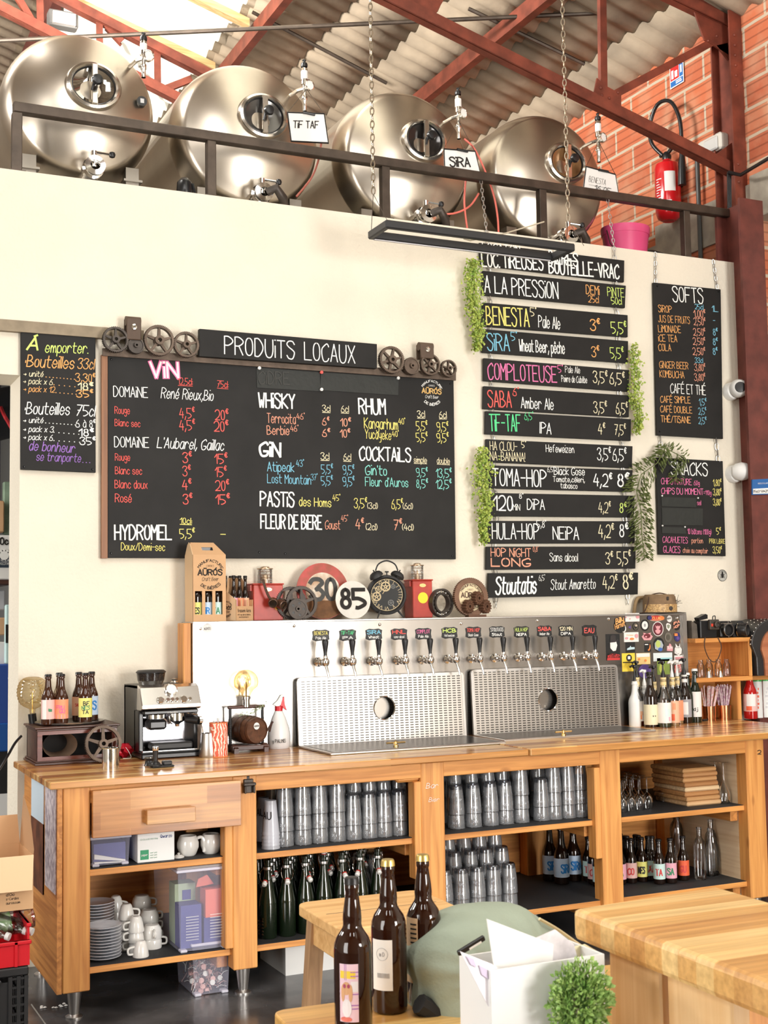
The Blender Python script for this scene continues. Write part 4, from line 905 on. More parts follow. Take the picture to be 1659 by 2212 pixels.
for a, b, lab in (((273, 686), (305, 727), 'brown leather strap bolted above the small left gear'), ((907.5, 742), (937, 768), 'brown leather strap bolted above the right gears')):
    p, q = P(*a, y=YB-.06), P(*b, y=YB-.06); t = thing('leather_strap', lab, 'strap', ((p.x+q.x)/2, YB-.03, q.z)); w_ = (q.x-p.x); H = p.z-q.z
    e = MB(); e.bb(-w_/2, w_/2, -.035, -.025, -.02, H, 0, .004); e.tube([(-w_/2, -.01, H-.012), (w_/2, -.01, H-.012)], .024, 12); e.bb(-w_/2, w_/2, .012, .02, -.02, H); part('strap', e, mat('dark_leather', (.09, .055, .035), .6, bump=.2, bscale=80), t)
    e = MB(); e.lathe([(.016, 0), (.014, .006), (.007, .007), (.006, .012), (0, .012)], 14, (0, -.035, H*.5), 0, Matrix.Rotation(PI/2, 4, 'X')); part('bolt', e, CHROME, t)
# draught list: thirteen boards chained one under the other
def z5(p): return [(990+a*.4033, 500+b*.4033) for a, b in p]
PR = [('LOC', 'topmost board of the draught list, lettering half hidden by the lamp', [(114, 60), (890, 155), (888, 272), (118, 180)], '''LOC. TiREUSES | 128 186 455 206 72 | W | b
BiERES | 487 168 640 186 66 | W | b
BOUTEiLLE-VRAC | 487 222 862 252 74 | W | b
LOCATiON | 130 100 330 118 40 | W'''),
 ('PRES', 'board reading A LA PRESSION with the Demi and Pinte headings', [(132, 210), (898, 290), (893, 410), (130, 340)], '''A LA PRESSiON | 142 325 535 360 88 | W
DEMi | 685 333 755 340 46 | O
25cl | 697 378 752 383 36 | O
PiNTE | 800 345 888 352 46 | L
50cl | 820 388 875 392 36 | L'''),
 ('BEN', 'board listing BENESTA in yellow', [(132, 380), (908, 448), (908, 566), (130, 507)], '''BENESTA | 152 497 380 510 95 | Y
5° | 385 452 417 456 44 | C
Pale Ale | 430 512 545 524 62 | W
3€ | 708 528 760 532 56 | O
5,5€ | 820 545 902 550 60 | L'''),
 ('SIRA', 'board listing SIRA in blue', [(130, 522), (910, 587), (908, 705), (130, 648)], '''SiRA | 157 635 275 640 88 | B
5° | 282 583 314 586 44 | B
Wheat Beer, pêche | 328 640 570 655 62 | W
3€ | 715 670 757 672 52 | O
5,5€ | 815 678 887 682 56 | L'''),
 ('COM', 'board listing COMPLOTEUSE in pink', [(137, 678), (916, 742), (914, 858), (137, 800)], '''COMPLOTEUSE | 160 790 528 808 85 | K
5° | 533 755 560 757 38 | K
Pale Ale | 573 755 652 760 34 | W
Poivre de Cubèbe | 553 805 690 812 34 | W
3,5€ | 722 808 800 815 60 | C
6,5€ | 812 815 892 822 60 | C'''),
 ('SABA', 'board listing SABA in red', [(137, 828), (916, 878), (914, 995), (134, 950)], '''SABA | 160 938 285 942 85 | R
6° | 292 878 322 882 42 | R
Amber Ale | 337 945 510 955 58 | W
3,5€ | 725 970 797 975 58 | C
6,5€ | 845 975 908 980 58 | C'''),
 ('TIF', 'board listing TIF-TAF in green', [(147, 962), (926, 1005), (924, 1122), (145, 1085)], '''TiF-TAF | 170 1068 335 1070 88 | G
6,5° | 355 1008 402 1010 40 | G
IPA | 437 1080 497 1086 58 | W
4€ | 750 1085 787 1088 54 | C
7,5€ | 838 1088 898 1092 54 | C'''),
 ('HA', 'board listing HA CLOU-NA-BANANA in two lines', [(150, 1112), (934, 1150), (931, 1268), (150, 1235)], '''HA CLOU- | 170 1170 315 1175 46 | C
NA-BANANA! | 170 1224 357 1232 46 | C
5° | 338 1158 362 1160 34 | C
Hefeweizen | 470 1180 620 1186 38 | W
3,5€ | 745 1222 818 1226 62 | W
6,5€ | 828 1226 902 1230 62 | W'''),
 ('TOMA', 'board listing TOMA-HOP Black Gose', [(150, 1252), (934, 1278), (931, 1395), (150, 1375)], '''TOMA-HOP | 185 1360 472 1368 90 | W
6,5° | 477 1287 512 1289 26 | W
Black Gose | 513 1302 677 1306 40 | W
Tomate,céleri, | 508 1340 677 1344 28 | W
tabasco | 548 1374 637 1378 28 | W
4,2€ | 725 1362 825 1368 64 | W
8€ | 855 1365 918 1368 64 | W'''),
 ('120', 'board listing 120 MIN DIPA', [(165, 1400), (945, 1415), (942, 1532), (165, 1525)], '''120 | 190 1492 290 1495 76 | W
MiN | 293 1492 330 1494 32 | W
8° | 327 1430 349 1430 24 | W
DiPA | 370 1488 462 1490 54 | W
4,2€ | 752 1505 817 1508 54 | C
8€ | 865 1505 902 1508 50 | L'''),
 ('HULA', 'board listing HULA-HOP NEIPA', [(162, 1550), (948, 1552), (946, 1670), (152, 1672)], '''HULA-HOP | 182 1645 432 1648 82 | W
5,8° | 420 1585 470 1587 36 | W
NEiPA | 508 1648 645 1650 66 | W
4,2€ | 752 1638 835 1640 66 | C
8€ | 865 1635 912 1637 66 | W'''),
 ('HOP', 'board listing HOP NIGHT LONG in red', [(152, 1688), (951, 1688), (949, 1806), (150, 1812)], '''HOP NiGHT | 175 1740 388 1742 44 | S
LONG | 177 1793 387 1793 42 | S
0,8° | 400 1715 430 1715 26 | S
Sans alcool | 490 1765 640 1767 42 | W
3€ | 790 1780 830 1780 58 | C
5,5€ | 852 1782 925 1782 66 | C'''),
 ('STOU', 'lowest board of the draught list reading Stoutatis', [(162, 1830), (964, 1827), (962, 1944), (160, 1962)], '''Stoutatis | 200 1942 415 1936 88 | W | bi
6,5° | 432 1870 466 1868 28 | W
Stout Amaretto | 495 1918 733 1912 52 | W | i
4,2€ | 775 1912 855 1910 64 | C
8€ | 885 1915 940 1912 74 | C''')]
CH_ = mat('zinc_chain', (.62, .62, .60), .3, .9)
prev = None
for i, (k, lab, q, txt) in enumerate(PR):
    q = z5(q); t = board(lab, q, 'chained boards of the draught list', y=YB-.004+.001*(i % 2))
    B_ = Board(t.location.y-.009-.002, 990, 500, .4033); B_.rows(txt); B_.done(t)
    yc = t.location.y; TLp, TRp = P(*q[0], y=yc), P(*q[1], y=yc); d = TRp-TLp
    e = MB()
    for f in (.05, .93):
        p = TLp+d*f+V((0, 0, -.008))
        if prev is None: s_ = V((p.x+.0, YW+.035, zr-.02)); chain(e, p, p+V((0, 0, .06)), .024, .0026); chain(e, p+V((0, 0, .06)), s_, .026, .0026)
        else: s_ = prev[0]+prev[1]*f+V((0, 0, .004)); chain(e, p, s_, .02, .0026)
    part('chain', e, CH_, t, world=True); prev = (P(*q[3], y=yc), P(*q[2], y=yc)-P(*q[3], y=yc))
    if k == 'STOU':
        e = MB()
        for f in (.05, .93): p = prev[0]+prev[1]*f; chain(e, p+V((0, 0, .006)), p+V((0, 0, -.055)), .022, .0026)
        part('chain', e, CH_, t, world=True)
# soft drinks and snacks
t = board('tall chalkboard headed SOFTS with coffee and tea prices', [(1412, 610), (1557, 625), (1562, 948), (1420, 940)])
B_ = Board(YB-.002, 990, 500, .4033); B_.rows('''SOFTS | 1150 374 1312 385 78 | W
SiROP | 1072 430 1143 436 36 | O
25cl | 1268 415 1312 418 26 | B
1L. | 1360 428 1390 430 30 | B
1,00€ | 1262 460 1325 462 38 | S
- | 1366 442 1376 442 26 | B
JUS DE FRUiTS | 1072 484 1240 494 36 | O
2,50€ | 1262 500 1325 503 36 | S
- | 1366 490 1376 490 26 | B
LiMONADE | 1072 538 1192 543 36 | O
2,50€ | 1260 556 1324 558 36 | S
8€ | 1366 556 1391 557 34 | B
iCE TEA | 1073 588 1172 592 36 | O
2,50€ | 1258 606 1324 608 36 | S
8€ | 1366 608 1391 609 34 | B
COLA | 1073 638 1140 640 36 | O
2,50€ | 1257 660 1324 662 36 | S
8€ | 1366 660 1391 660 34 | B
33cl | 1268 702 1310 704 26 | B
GiNGER BEER | 1078 730 1232 738 36 | O
3,80€ | 1265 745 1324 748 36 | S
KOMBUCHA | 1080 780 1210 786 36 | O
3,80€ | 1265 798 1324 800 36 | S
CAFÉ ET THÉ | 1137 864 1325 876 50 | W
CAFÉ SiMPLE | 1083 915 1243 920 34 | O
1,5€ | 1290 930 1330 932 34 | B
CAFÉ DOUBLE | 1083 967 1252 974 34 | O
2,5€ | 1287 980 1330 980 34 | B
THÉ/TiSANE | 1086 1020 1245 1027 34 | O
2,5€ | 1287 1030 1330 1032 34 | B'''); B_.done(t)
e = MB()
for a, b in (((1417, 612), (1416, 560)), ((1550, 624), (1541, 572))):
    p = P(*a, y=YB+.008); q = P(*b, y=YW-.006); chain(e, p, V((q.x, q.y, 3.797)), .026, .0028); e.tube([V((q.x, q.y, 3.797)), V((q.x, YW-.004, 3.803))], .003, 6)
part('chain', e, CH_, t, world=True); screws(t, [(1420, 618), (1552, 630), (1425, 932)])
t = board('smaller chalkboard headed SNACKS hooked below the SOFTS board', [(1418, 988), (1561.5, 996), (1568, 1201.5), (1424, 1198)])
B_ = Board(YB-.002, 990, 500, .4033); B_.rows('''SNACKS | 1140 1300 1335 1308 66 | W
CHiPS NATURE | 1087 1352 1250 1358 32 | K
60g | 1262 1358 1292 1360 24 | K
1,80€ | 1365 1362 1410 1364 34 | Y
CHiPS DU MOMENT | 1088 1405 1312 1410 32 | K
=110g | 1314 1410 1355 1412 24 | K
3,80€ | 1365 1412 1410 1414 34 | Y
sel | 1280 1465 1300 1466 24 | K
3,80€ | 1365 1466 1410 1468 34 | Y
10 bâtons (100g) | 1228 1620 1355 1624 28 | K
5€ | 1382 1622 1406 1624 34 | Y
CACAHUETES | 1095 1665 1228 1670 32 | K
portion | 1250 1668 1310 1670 26 | S
PRiX LiBRE | 1345 1670 1428 1672 24 | Y
GLACES | 1098 1718 1188 1722 34 | K
choix au comptoir | 1203 1720 1337 1724 26 | S
3,50€ | 1363 1722 1412 1724 34 | Y'''); B_.done(t)
patch(t, z5([(1088, 1422), (1275, 1428), (1275, 1478), (1090, 1472)])); patch(t, z5([(1090, 1480), (1310, 1484), (1310, 1575), (1092, 1572)])); patch(t, z5([(1090, 1582), (1215, 1586), (1222, 1620), (1092, 1616)]))
for q in ((1090, 1416), (1282, 1428), (1092, 1576), (1212, 1583)):
    e = MB(); e.lathe([(.005, 0), (.005, .006), (0, .008)], 8, P(*z5([q])[0], y=YB-.006), 0, Matrix.Rotation(PI/2, 4, 'X')); part('push_pin', e, PAPER, t, world=True)
e = MB()
for a, b in (((1428, 989), (1427, 944)), ((1552, 995), (1547, 947))): p, q = P(*a, y=YB+.008), P(*b, y=YB+.008); chain(e, p+V((0, 0, -.01)), q+V((0, 0, .006)), .032, .0032)
part('hook_chain', e, CH_, t, world=True)
# garlands
LEAF = mat('bright_green_leaf', (.54, .60, .12), .6, vary=.4, vscale=30, dark=(.20, .34, .05)); FERN = mat('olive_fern_leaf', (.16, .20, .055), .6, vary=.4, vscale=30)
def garland(label, pts, wd, n, m, lf=.016, fern=False, y=YB-.05):
    pts = [P(*q, y=y) for q in pts]; e = MB(); rr = random.Random(len(label)); L = len(pts)-1
    for k in range(n):
        f = rr.random(); i = min(int(f*L), L-1); t_ = f*L-i; p = pts[i].lerp(pts[i+1], t_); w_ = wd[i]*(1-t_)+wd[i+1]*t_
        if fern:
            d = (pts[i+1]-pts[i]).normalized(); s_ = V((-d.z, 0, d.x))*rr.choice((-1, 1)); u = rr.random()
            c = p+s_*(w_*u)+d*(w_*u*.5)+V((0, rr.uniform(-.03, .03), 0)); a = (s_+d*.6+V((0, rr.uniform(-.5, .5), 0))).normalized()*lf
        else: c = p+V((rr.gauss(0, w_*.5), rr.gauss(-.005, .022), rr.gauss(0, .01))); a = V((rr.uniform(-1, 1), rr.uniform(-.7, .3), rr.uniform(-1.3, .5))).normalized()*lf*rr.uniform(.6, 1.25)
        s2 = a.cross(V((rr.uniform(-.4, .4), 1, rr.uniform(-.4, .4)))); s2 = s2.normalized()*a.length*(.14 if fern else .42); up_ = a.cross(s2).normalized()*a.length*.15
        e.add([c, c+a*.45+s2+up_, c+a, c+a*.45-s2+up_], [(0, 1, 2), (0, 2, 3)])
    t = thing('hanging_garland', label, 'artificial plant', (pts[0].x, y, min(p.z for p in pts)))
    part('foliage', e, m, t, world=True); s_ = MB(); s_.tube(pts, .003, 5); part('stem', s_, m, t, world=True); return t
garland('bright green garland hanging left of the A LA PRESSION board', [(1022, 562), (1020, 610), (1022, 660), (1032, 710), (1029, 755)], (.03, .055, .05, .03, .015), 1500, LEAF)
garland('bright green garland hanging right of the COMPLOTEUSE board', [(1366, 748), (1371, 800), (1370, 860), (1379, 900), (1376, 932)], (.02, .035, .035, .022, .01), 900, LEAF, y=YB-.03)
garland('bright green garland hanging left of the TOMA-HOP board', [(1040, 968), (1042, 1010), (1040, 1050), (1048, 1095), (1042, 1130), (1044, 1170)], (.025, .055, .045, .04, .02, .01), 1500, LEAF)
g = garland('olive fern garland hanging from the SNACKS board and down the draught list', [(1440, 962), (1420, 1000), (1385, 1025), (1375, 1060), (1385, 1105), (1386, 1150), (1392, 1205)], (.03, .05, .07, .07, .07, .06, .03), 620, FERN, .034, True, YB-.035)
garland('short olive fern sprig spilling over the word SNACKS', [(1428, 965), (1450, 975), (1480, 990), (1462, 1010), (1460, 1040)], (.03, .04, .02, .03, .02), 150, FERN, .032, True, YB-.03)
# security cameras, wall sticker and column sign
for (px, py, lab) in ((1592, 840, 'upper white dome security camera with dark lens'), (1598, 1019, 'lower white dome security camera turned to the right')):
    c = P(px, py, y=YW-.06); t = thing('security_camera', lab, 'camera', (c.x, YW, c.z), 0, 'security cameras on the wall end')
    e = MB(); e.lathe([(.056, 0), (.056, .03), (.05, .045), (.04, .05)], 24, (-.01, 0, -.01), 0, Matrix.Rotation(PI/2, 4, 'X')); part('mount_base', e, WHITE, t)
    Md = Matrix.Translation((.0, -.075, .0)) @ Matrix.Rotation(-.5 if py < 900 else 1.0, 4, 'Z') @ Matrix.Rotation(PI/2, 4, 'X')
    e = MB(); e.lathe([(0, -.062), (.03, -.058), (.05, -.035), (.058, 0), (.052, .03), (.04, .047), (.034, .05)], 24, (0, 0, 0), 0, Md); h = part('camera_ball', e, WHITE, t)
    e = MB(); e.lathe([(.034, .05), (.032, .054), (0, .056)], 20, (0, 0, 0), 0, Md); part('lens_face', e, BLACK, h)
c = P(1560, 1243, y=YW-.002); t = thing('wall_sticker', 'small round black and white emblem sticker with a beetle on the plaster', 'sticker', (c.x, YW, c.z-.04))
e = MB(); e.lathe([(.036, -.002), (.036, .002), (0, .002)], 32, c, 0, Matrix.Rotation(PI/2, 4, 'X'), False); part('disc', e, mat('sticker_grey', (.5, .49, .44), .6), t, world=True)
e = MB(); e.lathe([(.036, .0025), (.033, .0025)], 32, c, 0, Matrix.Rotation(PI/2, 4, 'X'), False); e.lathe([(.012, .003), (0, .003)], 16, c, 0, Matrix.Rotation(PI/2, 4, 'X'), False, .8, 1.4); e.lathe([(.006, .003), (0, .003)], 10, c+V((0, 0, .018)), 0, Matrix.Rotation(PI/2, 4, 'X'), False)
for s_ in (-1, 1):
    for k in range(3): ribbon(e, [(0, .006*k-.008), (s_*.018, .012*k-.016)], .003, lambda x, y: c+V((x, -.003, y)))
arc_write(e, 'COLEOPTERE', c+V((0, -.003, 0)), (1, 0, 0), (0, 0, 1), .024, 160, 20, .006, .16); part('beetle_print', e, CHALK['X'], t, world=True)
y = 6.09; q = [(1625, 1036), (1662, 1034), (1662, 1068), (1625, 1069)]; c = P(1643, 1068, y=y); t = thing('column_sign', 'small blue and white notice stuck to the dark red column', 'sign', (c.x, y, c.z))
part('blue_plate', slab(q, y, .008), mat('notice_blue', (.02, .12, .36), .4), t, world=True); part('white_slip', slab([(1627, 1056), (1661, 1054), (1661, 1066), (1627, 1067)], y-.003, .002), PAPER, t, world=True)
B_ = Board(y-.005); B_.T('VIDEOSURVEILLANCE', 1637, 1046, 1660, 1045, 3, 'W', .10); B_.T('0563 50429', 1628, 1064, 1660, 1063, 5, 'X', .14); B_.done(t)
# ================================================================ BAR COUNTER
YF = 5.33; XA, XB = .997, 4.76; XS = P(1143, 1615, y=YF).x
t = thing('worktop', 'long butcher-block worktop slab on the left stretch of the bar', 'worktop', (XA, YF, ZW-.03), 0, 'butcher-block worktops of the bar')
e = MB(); e.bb(0, XS-XA-.002, 0, .90, 0, .03, 0, .004); part('slab', e, BLOCK, t)
t = thing('worktop', 'shorter butcher-block worktop slab on the right stretch of the bar', 'worktop', (XS+.004, YF-.01, ZW-.03), 0, 'butcher-block worktops of the bar')
e = MB(); e.bb(0, XB+.35-XS, 0, .91, 0, .034, 0, .004); part('slab', e, BLOCK, t)
bar = thing('bar_counter', 'pine bar counter with open shelves, drawer and steel feet under the butcher-block worktop', 'counter', (XA, 5.37, .0))
POST = [(1.058, 1.169), (1.781, 1.890), (2.692, 2.812), (3.683, 3.803), (4.600, 4.722)]
UZ = ZW-.032
for i, (a, b) in enumerate(POST):
    e = MB(); e.bb(a, b, 5.37, 5.45, .107, UZ, 0, .004); part('post', e, PINE_Z, bar, world=True)
    if 0 < i < 4: e = MB(); e.bb(a-.035, a, 5.372, 5.44, .40 if i > 1 else .2, UZ-.085, 0, .003); part('post_batten', e, PINE_Z, bar, world=True)
    e = MB(); e.bb(a, b, 6.08, 6.16, .107, UZ, 0, .004); part('rear_post', e, PINE_Z, bar, world=True)
    for y in (5.41, 6.12):
        if i in (0, 1, 4) or y > 6: e = MB(); e.lathe([(.036, 0), (.036, .006), (.02, .014), (.022, .03), (.031, .107)], 20, ((a+b)/2, y, 0)); part('steel_foot', e, STEEL, bar, world=True)
bays = list(zip(POST, POST[1:]))
for (pa, pb) in bays:
    a, b = pa[1], pb[0]
    for z in (.574, .182):
        e = MB(); e.bb(a-.01, b+.01, 5.40, 6.20, z-.016, z+.010, 0, .002); s_ = part('shelf', e, PINE_X, bar, world=True)
        e = MB(); e.bb(a-.008, b+.008, 5.404, 6.19, z+.010, z+.0125); part('shelf_liner', e, LINER, s_, world=True)
        e = MB(); e.bb(b-.05, b-.002, 5.45, 6.1, z-.076, z-.016, 0, .003); part('shelf_bearer', e, PINE_Y, bar, world=True)
    e = MB(); e.bb(a-.01, b+.01, 5.375, 5.415, UZ-.07, UZ, 0, .003); part('front_rail', e, PINE_X, bar, world=True)
    e = MB(); e.bb(a-.02, b+.02, 6.165, 6.185, .2, .56); e.bb(a-.02, b+.02, 6.165, 6.185, .585, .80 if pa[0] > 1.5 else .9); part('back_panel', e, PINE_X, bar, world=True)
    if pb is POST[4]: e = MB(); e.bb(b+.0, b+.006, 5.45, 6.12, .12, UZ); part('side_lining', e, wood('pale_side_lining', (.82, .62, .40), (.70, .48, .28), 'y'), bar, world=True)
    else:
        for z in (.574, .182): e = MB(); e.bb(b+.01, pb[1]-.01, 5.455, 6.2, z-.016, z+.010); s_ = part('shelf', e, PINE_X, bar, world=True); e = MB(); e.bb(b+.008, pb[1]-.008, 5.46, 6.075, z+.010, z+.0125); part('shelf_liner', e, LINER, s_, world=True)
e = MB(); e.bb(POST[2][0]-.12, POST[2][0], 5.38, 5.42, UZ-.085, UZ-.02, 0, .01); part('corner_brace', e, PINE_X, bar, world=True)
# end panel with two posters
e = MB(); e.bb(1.036, 1.056, 5.375, 6.16, .107, UZ); ep = part('end_panel', e, PINE_Y, bar, world=True)
def endpaper(y0, y1, z0, z1, bands, nm, lab):
    for i, (f0, f1, m) in enumerate(bands):
        e = MB(); e.bb(1.031-.001*(i > 0), 1.035, y0, y1, z0+(z1-z0)*f0, z0+(z1-z0)*f1); q = part(nm if i == 0 else 'printed_field', e, m, ep if i == 0 else q0_, world=True, label=lab if i == 0 else None)
        if i == 0: q0_ = q; q0_.parent = bar; q0_.location = (0, 0, 0)
endpaper(5.39, 5.62, .50, .925, [(0, 1, mat('poster_scribble', (.80, .74, .78), .7, vary=.55, vscale=38, dark=(.35, .3, .36)))], 'poster', 'white poster covered in small line drawings')
endpaper(5.66, 5.95, .45, .925, [(0, 1, mat('poster_sky', (.62, .74, .84), .7)), (0, .62, mat('poster_earth', (.23, .075, .03), .7, vary=.6, vscale=12))], 'poster', 'poster with pale sky over a dark brown field')
# drawer
dx0, dx1 = X(200, 5.34, 1750), X(521, 5.34, 1750); dz1, dz0 = P(203, 1702, y=5.34).z, P(203, 1811, y=5.34).z
e = MB(); e.bb(dx0, dx1, 5.338, 5.362, dz0, dz1-.012, 0, .002); dr = part('drawer', e, BLOCKF, bar, world=True)
e = MB(); hx0, hx1 = X(317, 5.3, 1770), X(422, 5.3, 1760); hz1, hz0 = P(320, 1750, y=5.3).z, P(320, 1782, y=5.3).z; e.bb(hx0, hx1, 5.295, 5.315, hz0, hz1, 0, .002); e.bb(hx0, hx0+.02, 5.315, 5.338, hz0+.004, hz1-.004); e.bb(hx1-.02, hx1, 5.315, 5.338, hz0+.004, hz1-.004); part('drawer_handle', e, block('handle_wood', [(.50, .23, .07), (.62, .32, .11)], 'XZY', .3, .1, .4), dr, world=True)
e = MB(); e.bb(dx0+.02, dx1-.02, 5.362, 5.8, dz0+.01, dz1-.05); part('drawer_box', e, PINE_X, dr, world=True)
# bottle opener
c = P(536, 1700, y=5.37); t = thing('bottle_opener', 'dark cast metal bottle opener screwed to the post beside the drawer', 'bottle opener', (c.x, 5.37, c.z-.025))
e = MB(); e.bb(-.022, .022, -.008, 0, 0, .06, 0, .003); e.bb(-.028, .028, -.03, -.006, .032, .046, 0, .004); e.bb(-.024, -.016, -.03, -.006, 0, .032, 0, .003); e.bb(.016, .024, -.03, -.006, 0, .032, 0, .003); part('opener_body', e, GEARD, t); e = MB(); e.lathe([(.005, 0), (0, .003)], 8, (0, -.002, .072), 0, Matrix.Rotation(PI/2, 4, 'X')); e.bb(-.006, .006, -.002, 0, .06, .075); part('mounting_tab', e, GEARD, t)
# chalk marks on the middle post
B_ = Board(5.367); B_.T('Bar', 920, 1703, 945, 1702, 11, 'W', .07, .2); B_.T('Bier', 926, 1732, 948, 1731, 9, 'W', .07, .2)
for (c_, _r), m_ in B_.m.items(): part('chalk_note', m_, CHALK[c_], bar, world=True)
B_ = Board(5.367); B_.T('2', 1637, 1629, 1644, 1629, 8, 'X', .14)
for (c_, _r), m_ in B_.m.items(): part('ink_mark', m_, CHALK[c_], bar, world=True)
# ================================================================ TAP WALL
PY = 6.08; PX0, PX1 = X(415, PY, 1343), X(1480, PY, 1325)
tw = thing('tap_wall', 'wide stainless steel tap wall standing on the bar under the menus', 'tap wall', (PX0, PY, ZW))
e = MB(); e.bb(PX0+.021, PX1-.031, PY, PY+.02, ZW, ZT-.008); part('steel_face', e, PANEL, tw, world=True)
e = MB(); e.bb(PX0, PX1, PY-.012, PY+.185, ZT-.010, ZT, 0, .002); e.bb(PX0, PX0+.02, PY-.012, PY+.18, ZW, ZT-.010); e.bb(PX1-.03, PX1, PY-.012, PY+.18, ZW, ZT-.010); part('edge_frame', e, STEEL, tw, world=True)
wp0 = X(394, PY+.06, 1400); e = MB(); e.bb(wp0-.01, PX0-.001, PY+.01, PY+.11, ZW, ZT-.006, 0, .003); part('wooden_post', e, PINE_Z, tw, world=True)
e = MB(); e.bb(PX0-.02, PX1, PY+.15, PY+.18, ZW, ZT-.03); part('rear_board', e, PINE_X, tw, world=True)
for x, y_ in ((433, 1358), (635, 1352), (820, 1349), (996, 1347), (1161, 1341), (1315, 1337), (1463, 1335), (441, 1600)):
    e = MB(); e.lathe([(.009, 0), (.008, .003), (.003, .006), (0, .007)], 10, P(x, y_, y=PY), 0, Matrix.Rotation(PI/2, 4, 'X')); part('screw', e, CHROME, tw, world=True)
def stick(name, px, py, rx, ry, m, shape='o', d=.0015, y=None, root=None):
    y = PY-.001 if y is None else y; c = P(px, py, y=y); k = mpp(c); a, b = rx*k*1.1, ry*k; e = MB()
    if shape == 'o': e.lathe([(1, 0), (1, d), (0, d)], 28, c, 0, Matrix.Rotation(PI/2, 4, 'X') @ Matrix.Diagonal((a, b, 1, 1)), False)
    elif shape == 'r': e.box(c, (2*a, d, 2*b))
    else: e.prism([(a*u, b*v) for u, v in shape], c, (1, 0, 0), (0, 0, 1), (0, -1, 0), d)
    return part(name, e, m, root or tw, world=True)
C = lambda n, r, g, b: mat(n, (r, g, b), .5)
s_ = stick('maker_badge', 448, 1357, 10, 10, C('badge_white', .75, .73, .7)); B_ = Board(PY-.004); B_.T('AÜRÓS', 441, 1361, 455, 1360, 5, 'X'); 
for (c_, _r), m_ in B_.m.items(): part('badge_text', m_, CHALK[c_], tw, world=True)
# name plates over the taps
NP = [(693, 1372.5, 'BENESTA', 'Y', 'Pale Ale'), (751, 1372, 'TiF-TAF', 'G', 'IPA'), (807.5, 1370.5, 'SiRA', 'B', 'Wheat'), (862, 1370, 'HNL', 'R', 'sans-alcool'), (914.5, 1369, 'COMPLOT', 'K', 'Pale Ale'), (971, 1367, 'HCB', 'L', 'Hefeweizen'), (1022.5, 1366, 'TOMA HOP', 'R', 'Black Gose'), (1073.5, 1365, 'STOUTATiS', 'W', 'Stout'), (1126.5, 1365, 'HULA HOP', 'L', 'NEiPA'), (1176, 1363.5, 'SABA', 'R', 'Amber Ale'), (1222.5, 1363, '120 MiN', 'C', 'DiPA'), (1273, 1362, 'EAU', 'R', '')]
PLATE = mat('plate_black', (.012, .012, .012), .45); PL_ = [(-1, -.72), (-.55, -1), (0, -.9), (.55, -1), (1, -.72), (.93, 0), (1, .72), (.55, 1), (0, .9), (-.55, 1), (-1, .72), (-.93, 0)]
for i, (px, py, a, c_, b) in enumerate(NP):
    hw = 18-.12*i; np_ = stick('name_plate', px, py, hw, 12.5, PLATE, PL_, .003)
    B_ = Board(PY-.0055)
    if b: B_.T(a, px-hw*.8, py-1, px+hw*.8, py-1.5, 7.5, c_, .16); B_.T(b, px-hw*.62, py+8.5, px+hw*.62, py+8, 5.5, 'W', .15)
    else: B_.T(a, px-hw*.62, py+5, px+hw*.62, py+4.6, 10, c_, .16)
    for (k_, _r), m_ in B_.m.items(): part('plate_lettering', m_, CHALK[k_], np_, world=True)
# stickers at the right end
WSt = C('sticker_white', .82, .8, .76); OR_ = C('sticker_orange', .85, .25, .06); YL_ = C('sticker_yellow', .85, .62, .06); PU_ = C('sticker_violet', .12, .07, .28); PKs = C('sticker_rose', .75, .35, .38); BKs = PLATE; NVs = C('sticker_navy', .03, .03, .14); RDs = C('sticker_red', .6, .04, .04)
def K(x, y): return 1290+x*.12658, 1300+y*.12658
def st(x, y, rx, ry, m, shape='o', sub=()):
    s_ = stick('sticker', *K(x, y), rx*.12658, ry*.12658, m, shape)
    for j, (nm, dx, dy, ax, ay, mm, sh) in enumerate(sub): stick(nm, *K(x+dx, y+dy), ax*.12658, ay*.12658, mm, sh, .0015, PY-.0028-.001*j, s_)
def lab(x0, y0, x1, y1, h, txt, c_, pen=.16, sl=0, d=.006):
    B_ = Board(PY-d); a, b = K(x0, y0), K(x1, y1); B_.T(txt, *a, *b, h*.12658, c_, pen, sl)
    for (k_, _r), m_ in B_.m.items(): part('sticker_text', m_, CHALK[k_], tw, world=True)
st(390, 400, 112, 135, BKs, 'o', [('moon_arc', 60, 60, 45, 60, WSt, 'o'), ('moon_shade', 45, 50, 45, 60, BKs, 'o')]); lab(320, 380, 450, 330, 80, 'Billy', 'O', .2, .3); lab(310, 470, 480, 400, 80, 'Hornet', 'O', .2, .3)
st(600, 265, 133, 72, WSt, 'r', [('print', 90, -10, 35, 30, PKs, 'o'), ('print', -110, 0, 12, 14, PKs, 'o'), ('print', -40, 25, 12, 10, PKs, 'o')]); lab(510, 225, 640, 222, 22, 'Saisons', 'S', .1, .3)
st(1005, 278, 155, 52, C('sticker_cream', .85, .72, .5), 'o', [('print', 0, 0, 145, 44, RDs, 'o'), ('print', -110, -5, 40, 38, NVs, 'o'), ('print', 95, 0, 50, 36, OR_, 'o')]); lab(940, 300, 1080, 300, 40, 'CLUB', 'O', .2)
st(1230, 290, 48, 58, WSt, 'o'); lab(1200, 300, 1262, 290, 22, 'BiERE', 'X')
st(548, 435, 24, 28, PU_, [(-1, 0), (1, 1), (1, -1)])
st(655, 420, 56, 70, BKs, 'o', [('print', 0, 0, 44, 56, C('olive', .12, .10, .07), 'o'), ('print', 0, 8, 26, 30, BKs, 'o'), ('print', 8, -14, 20, 18, C('skin_print', .6, .5, .38), 'o')])
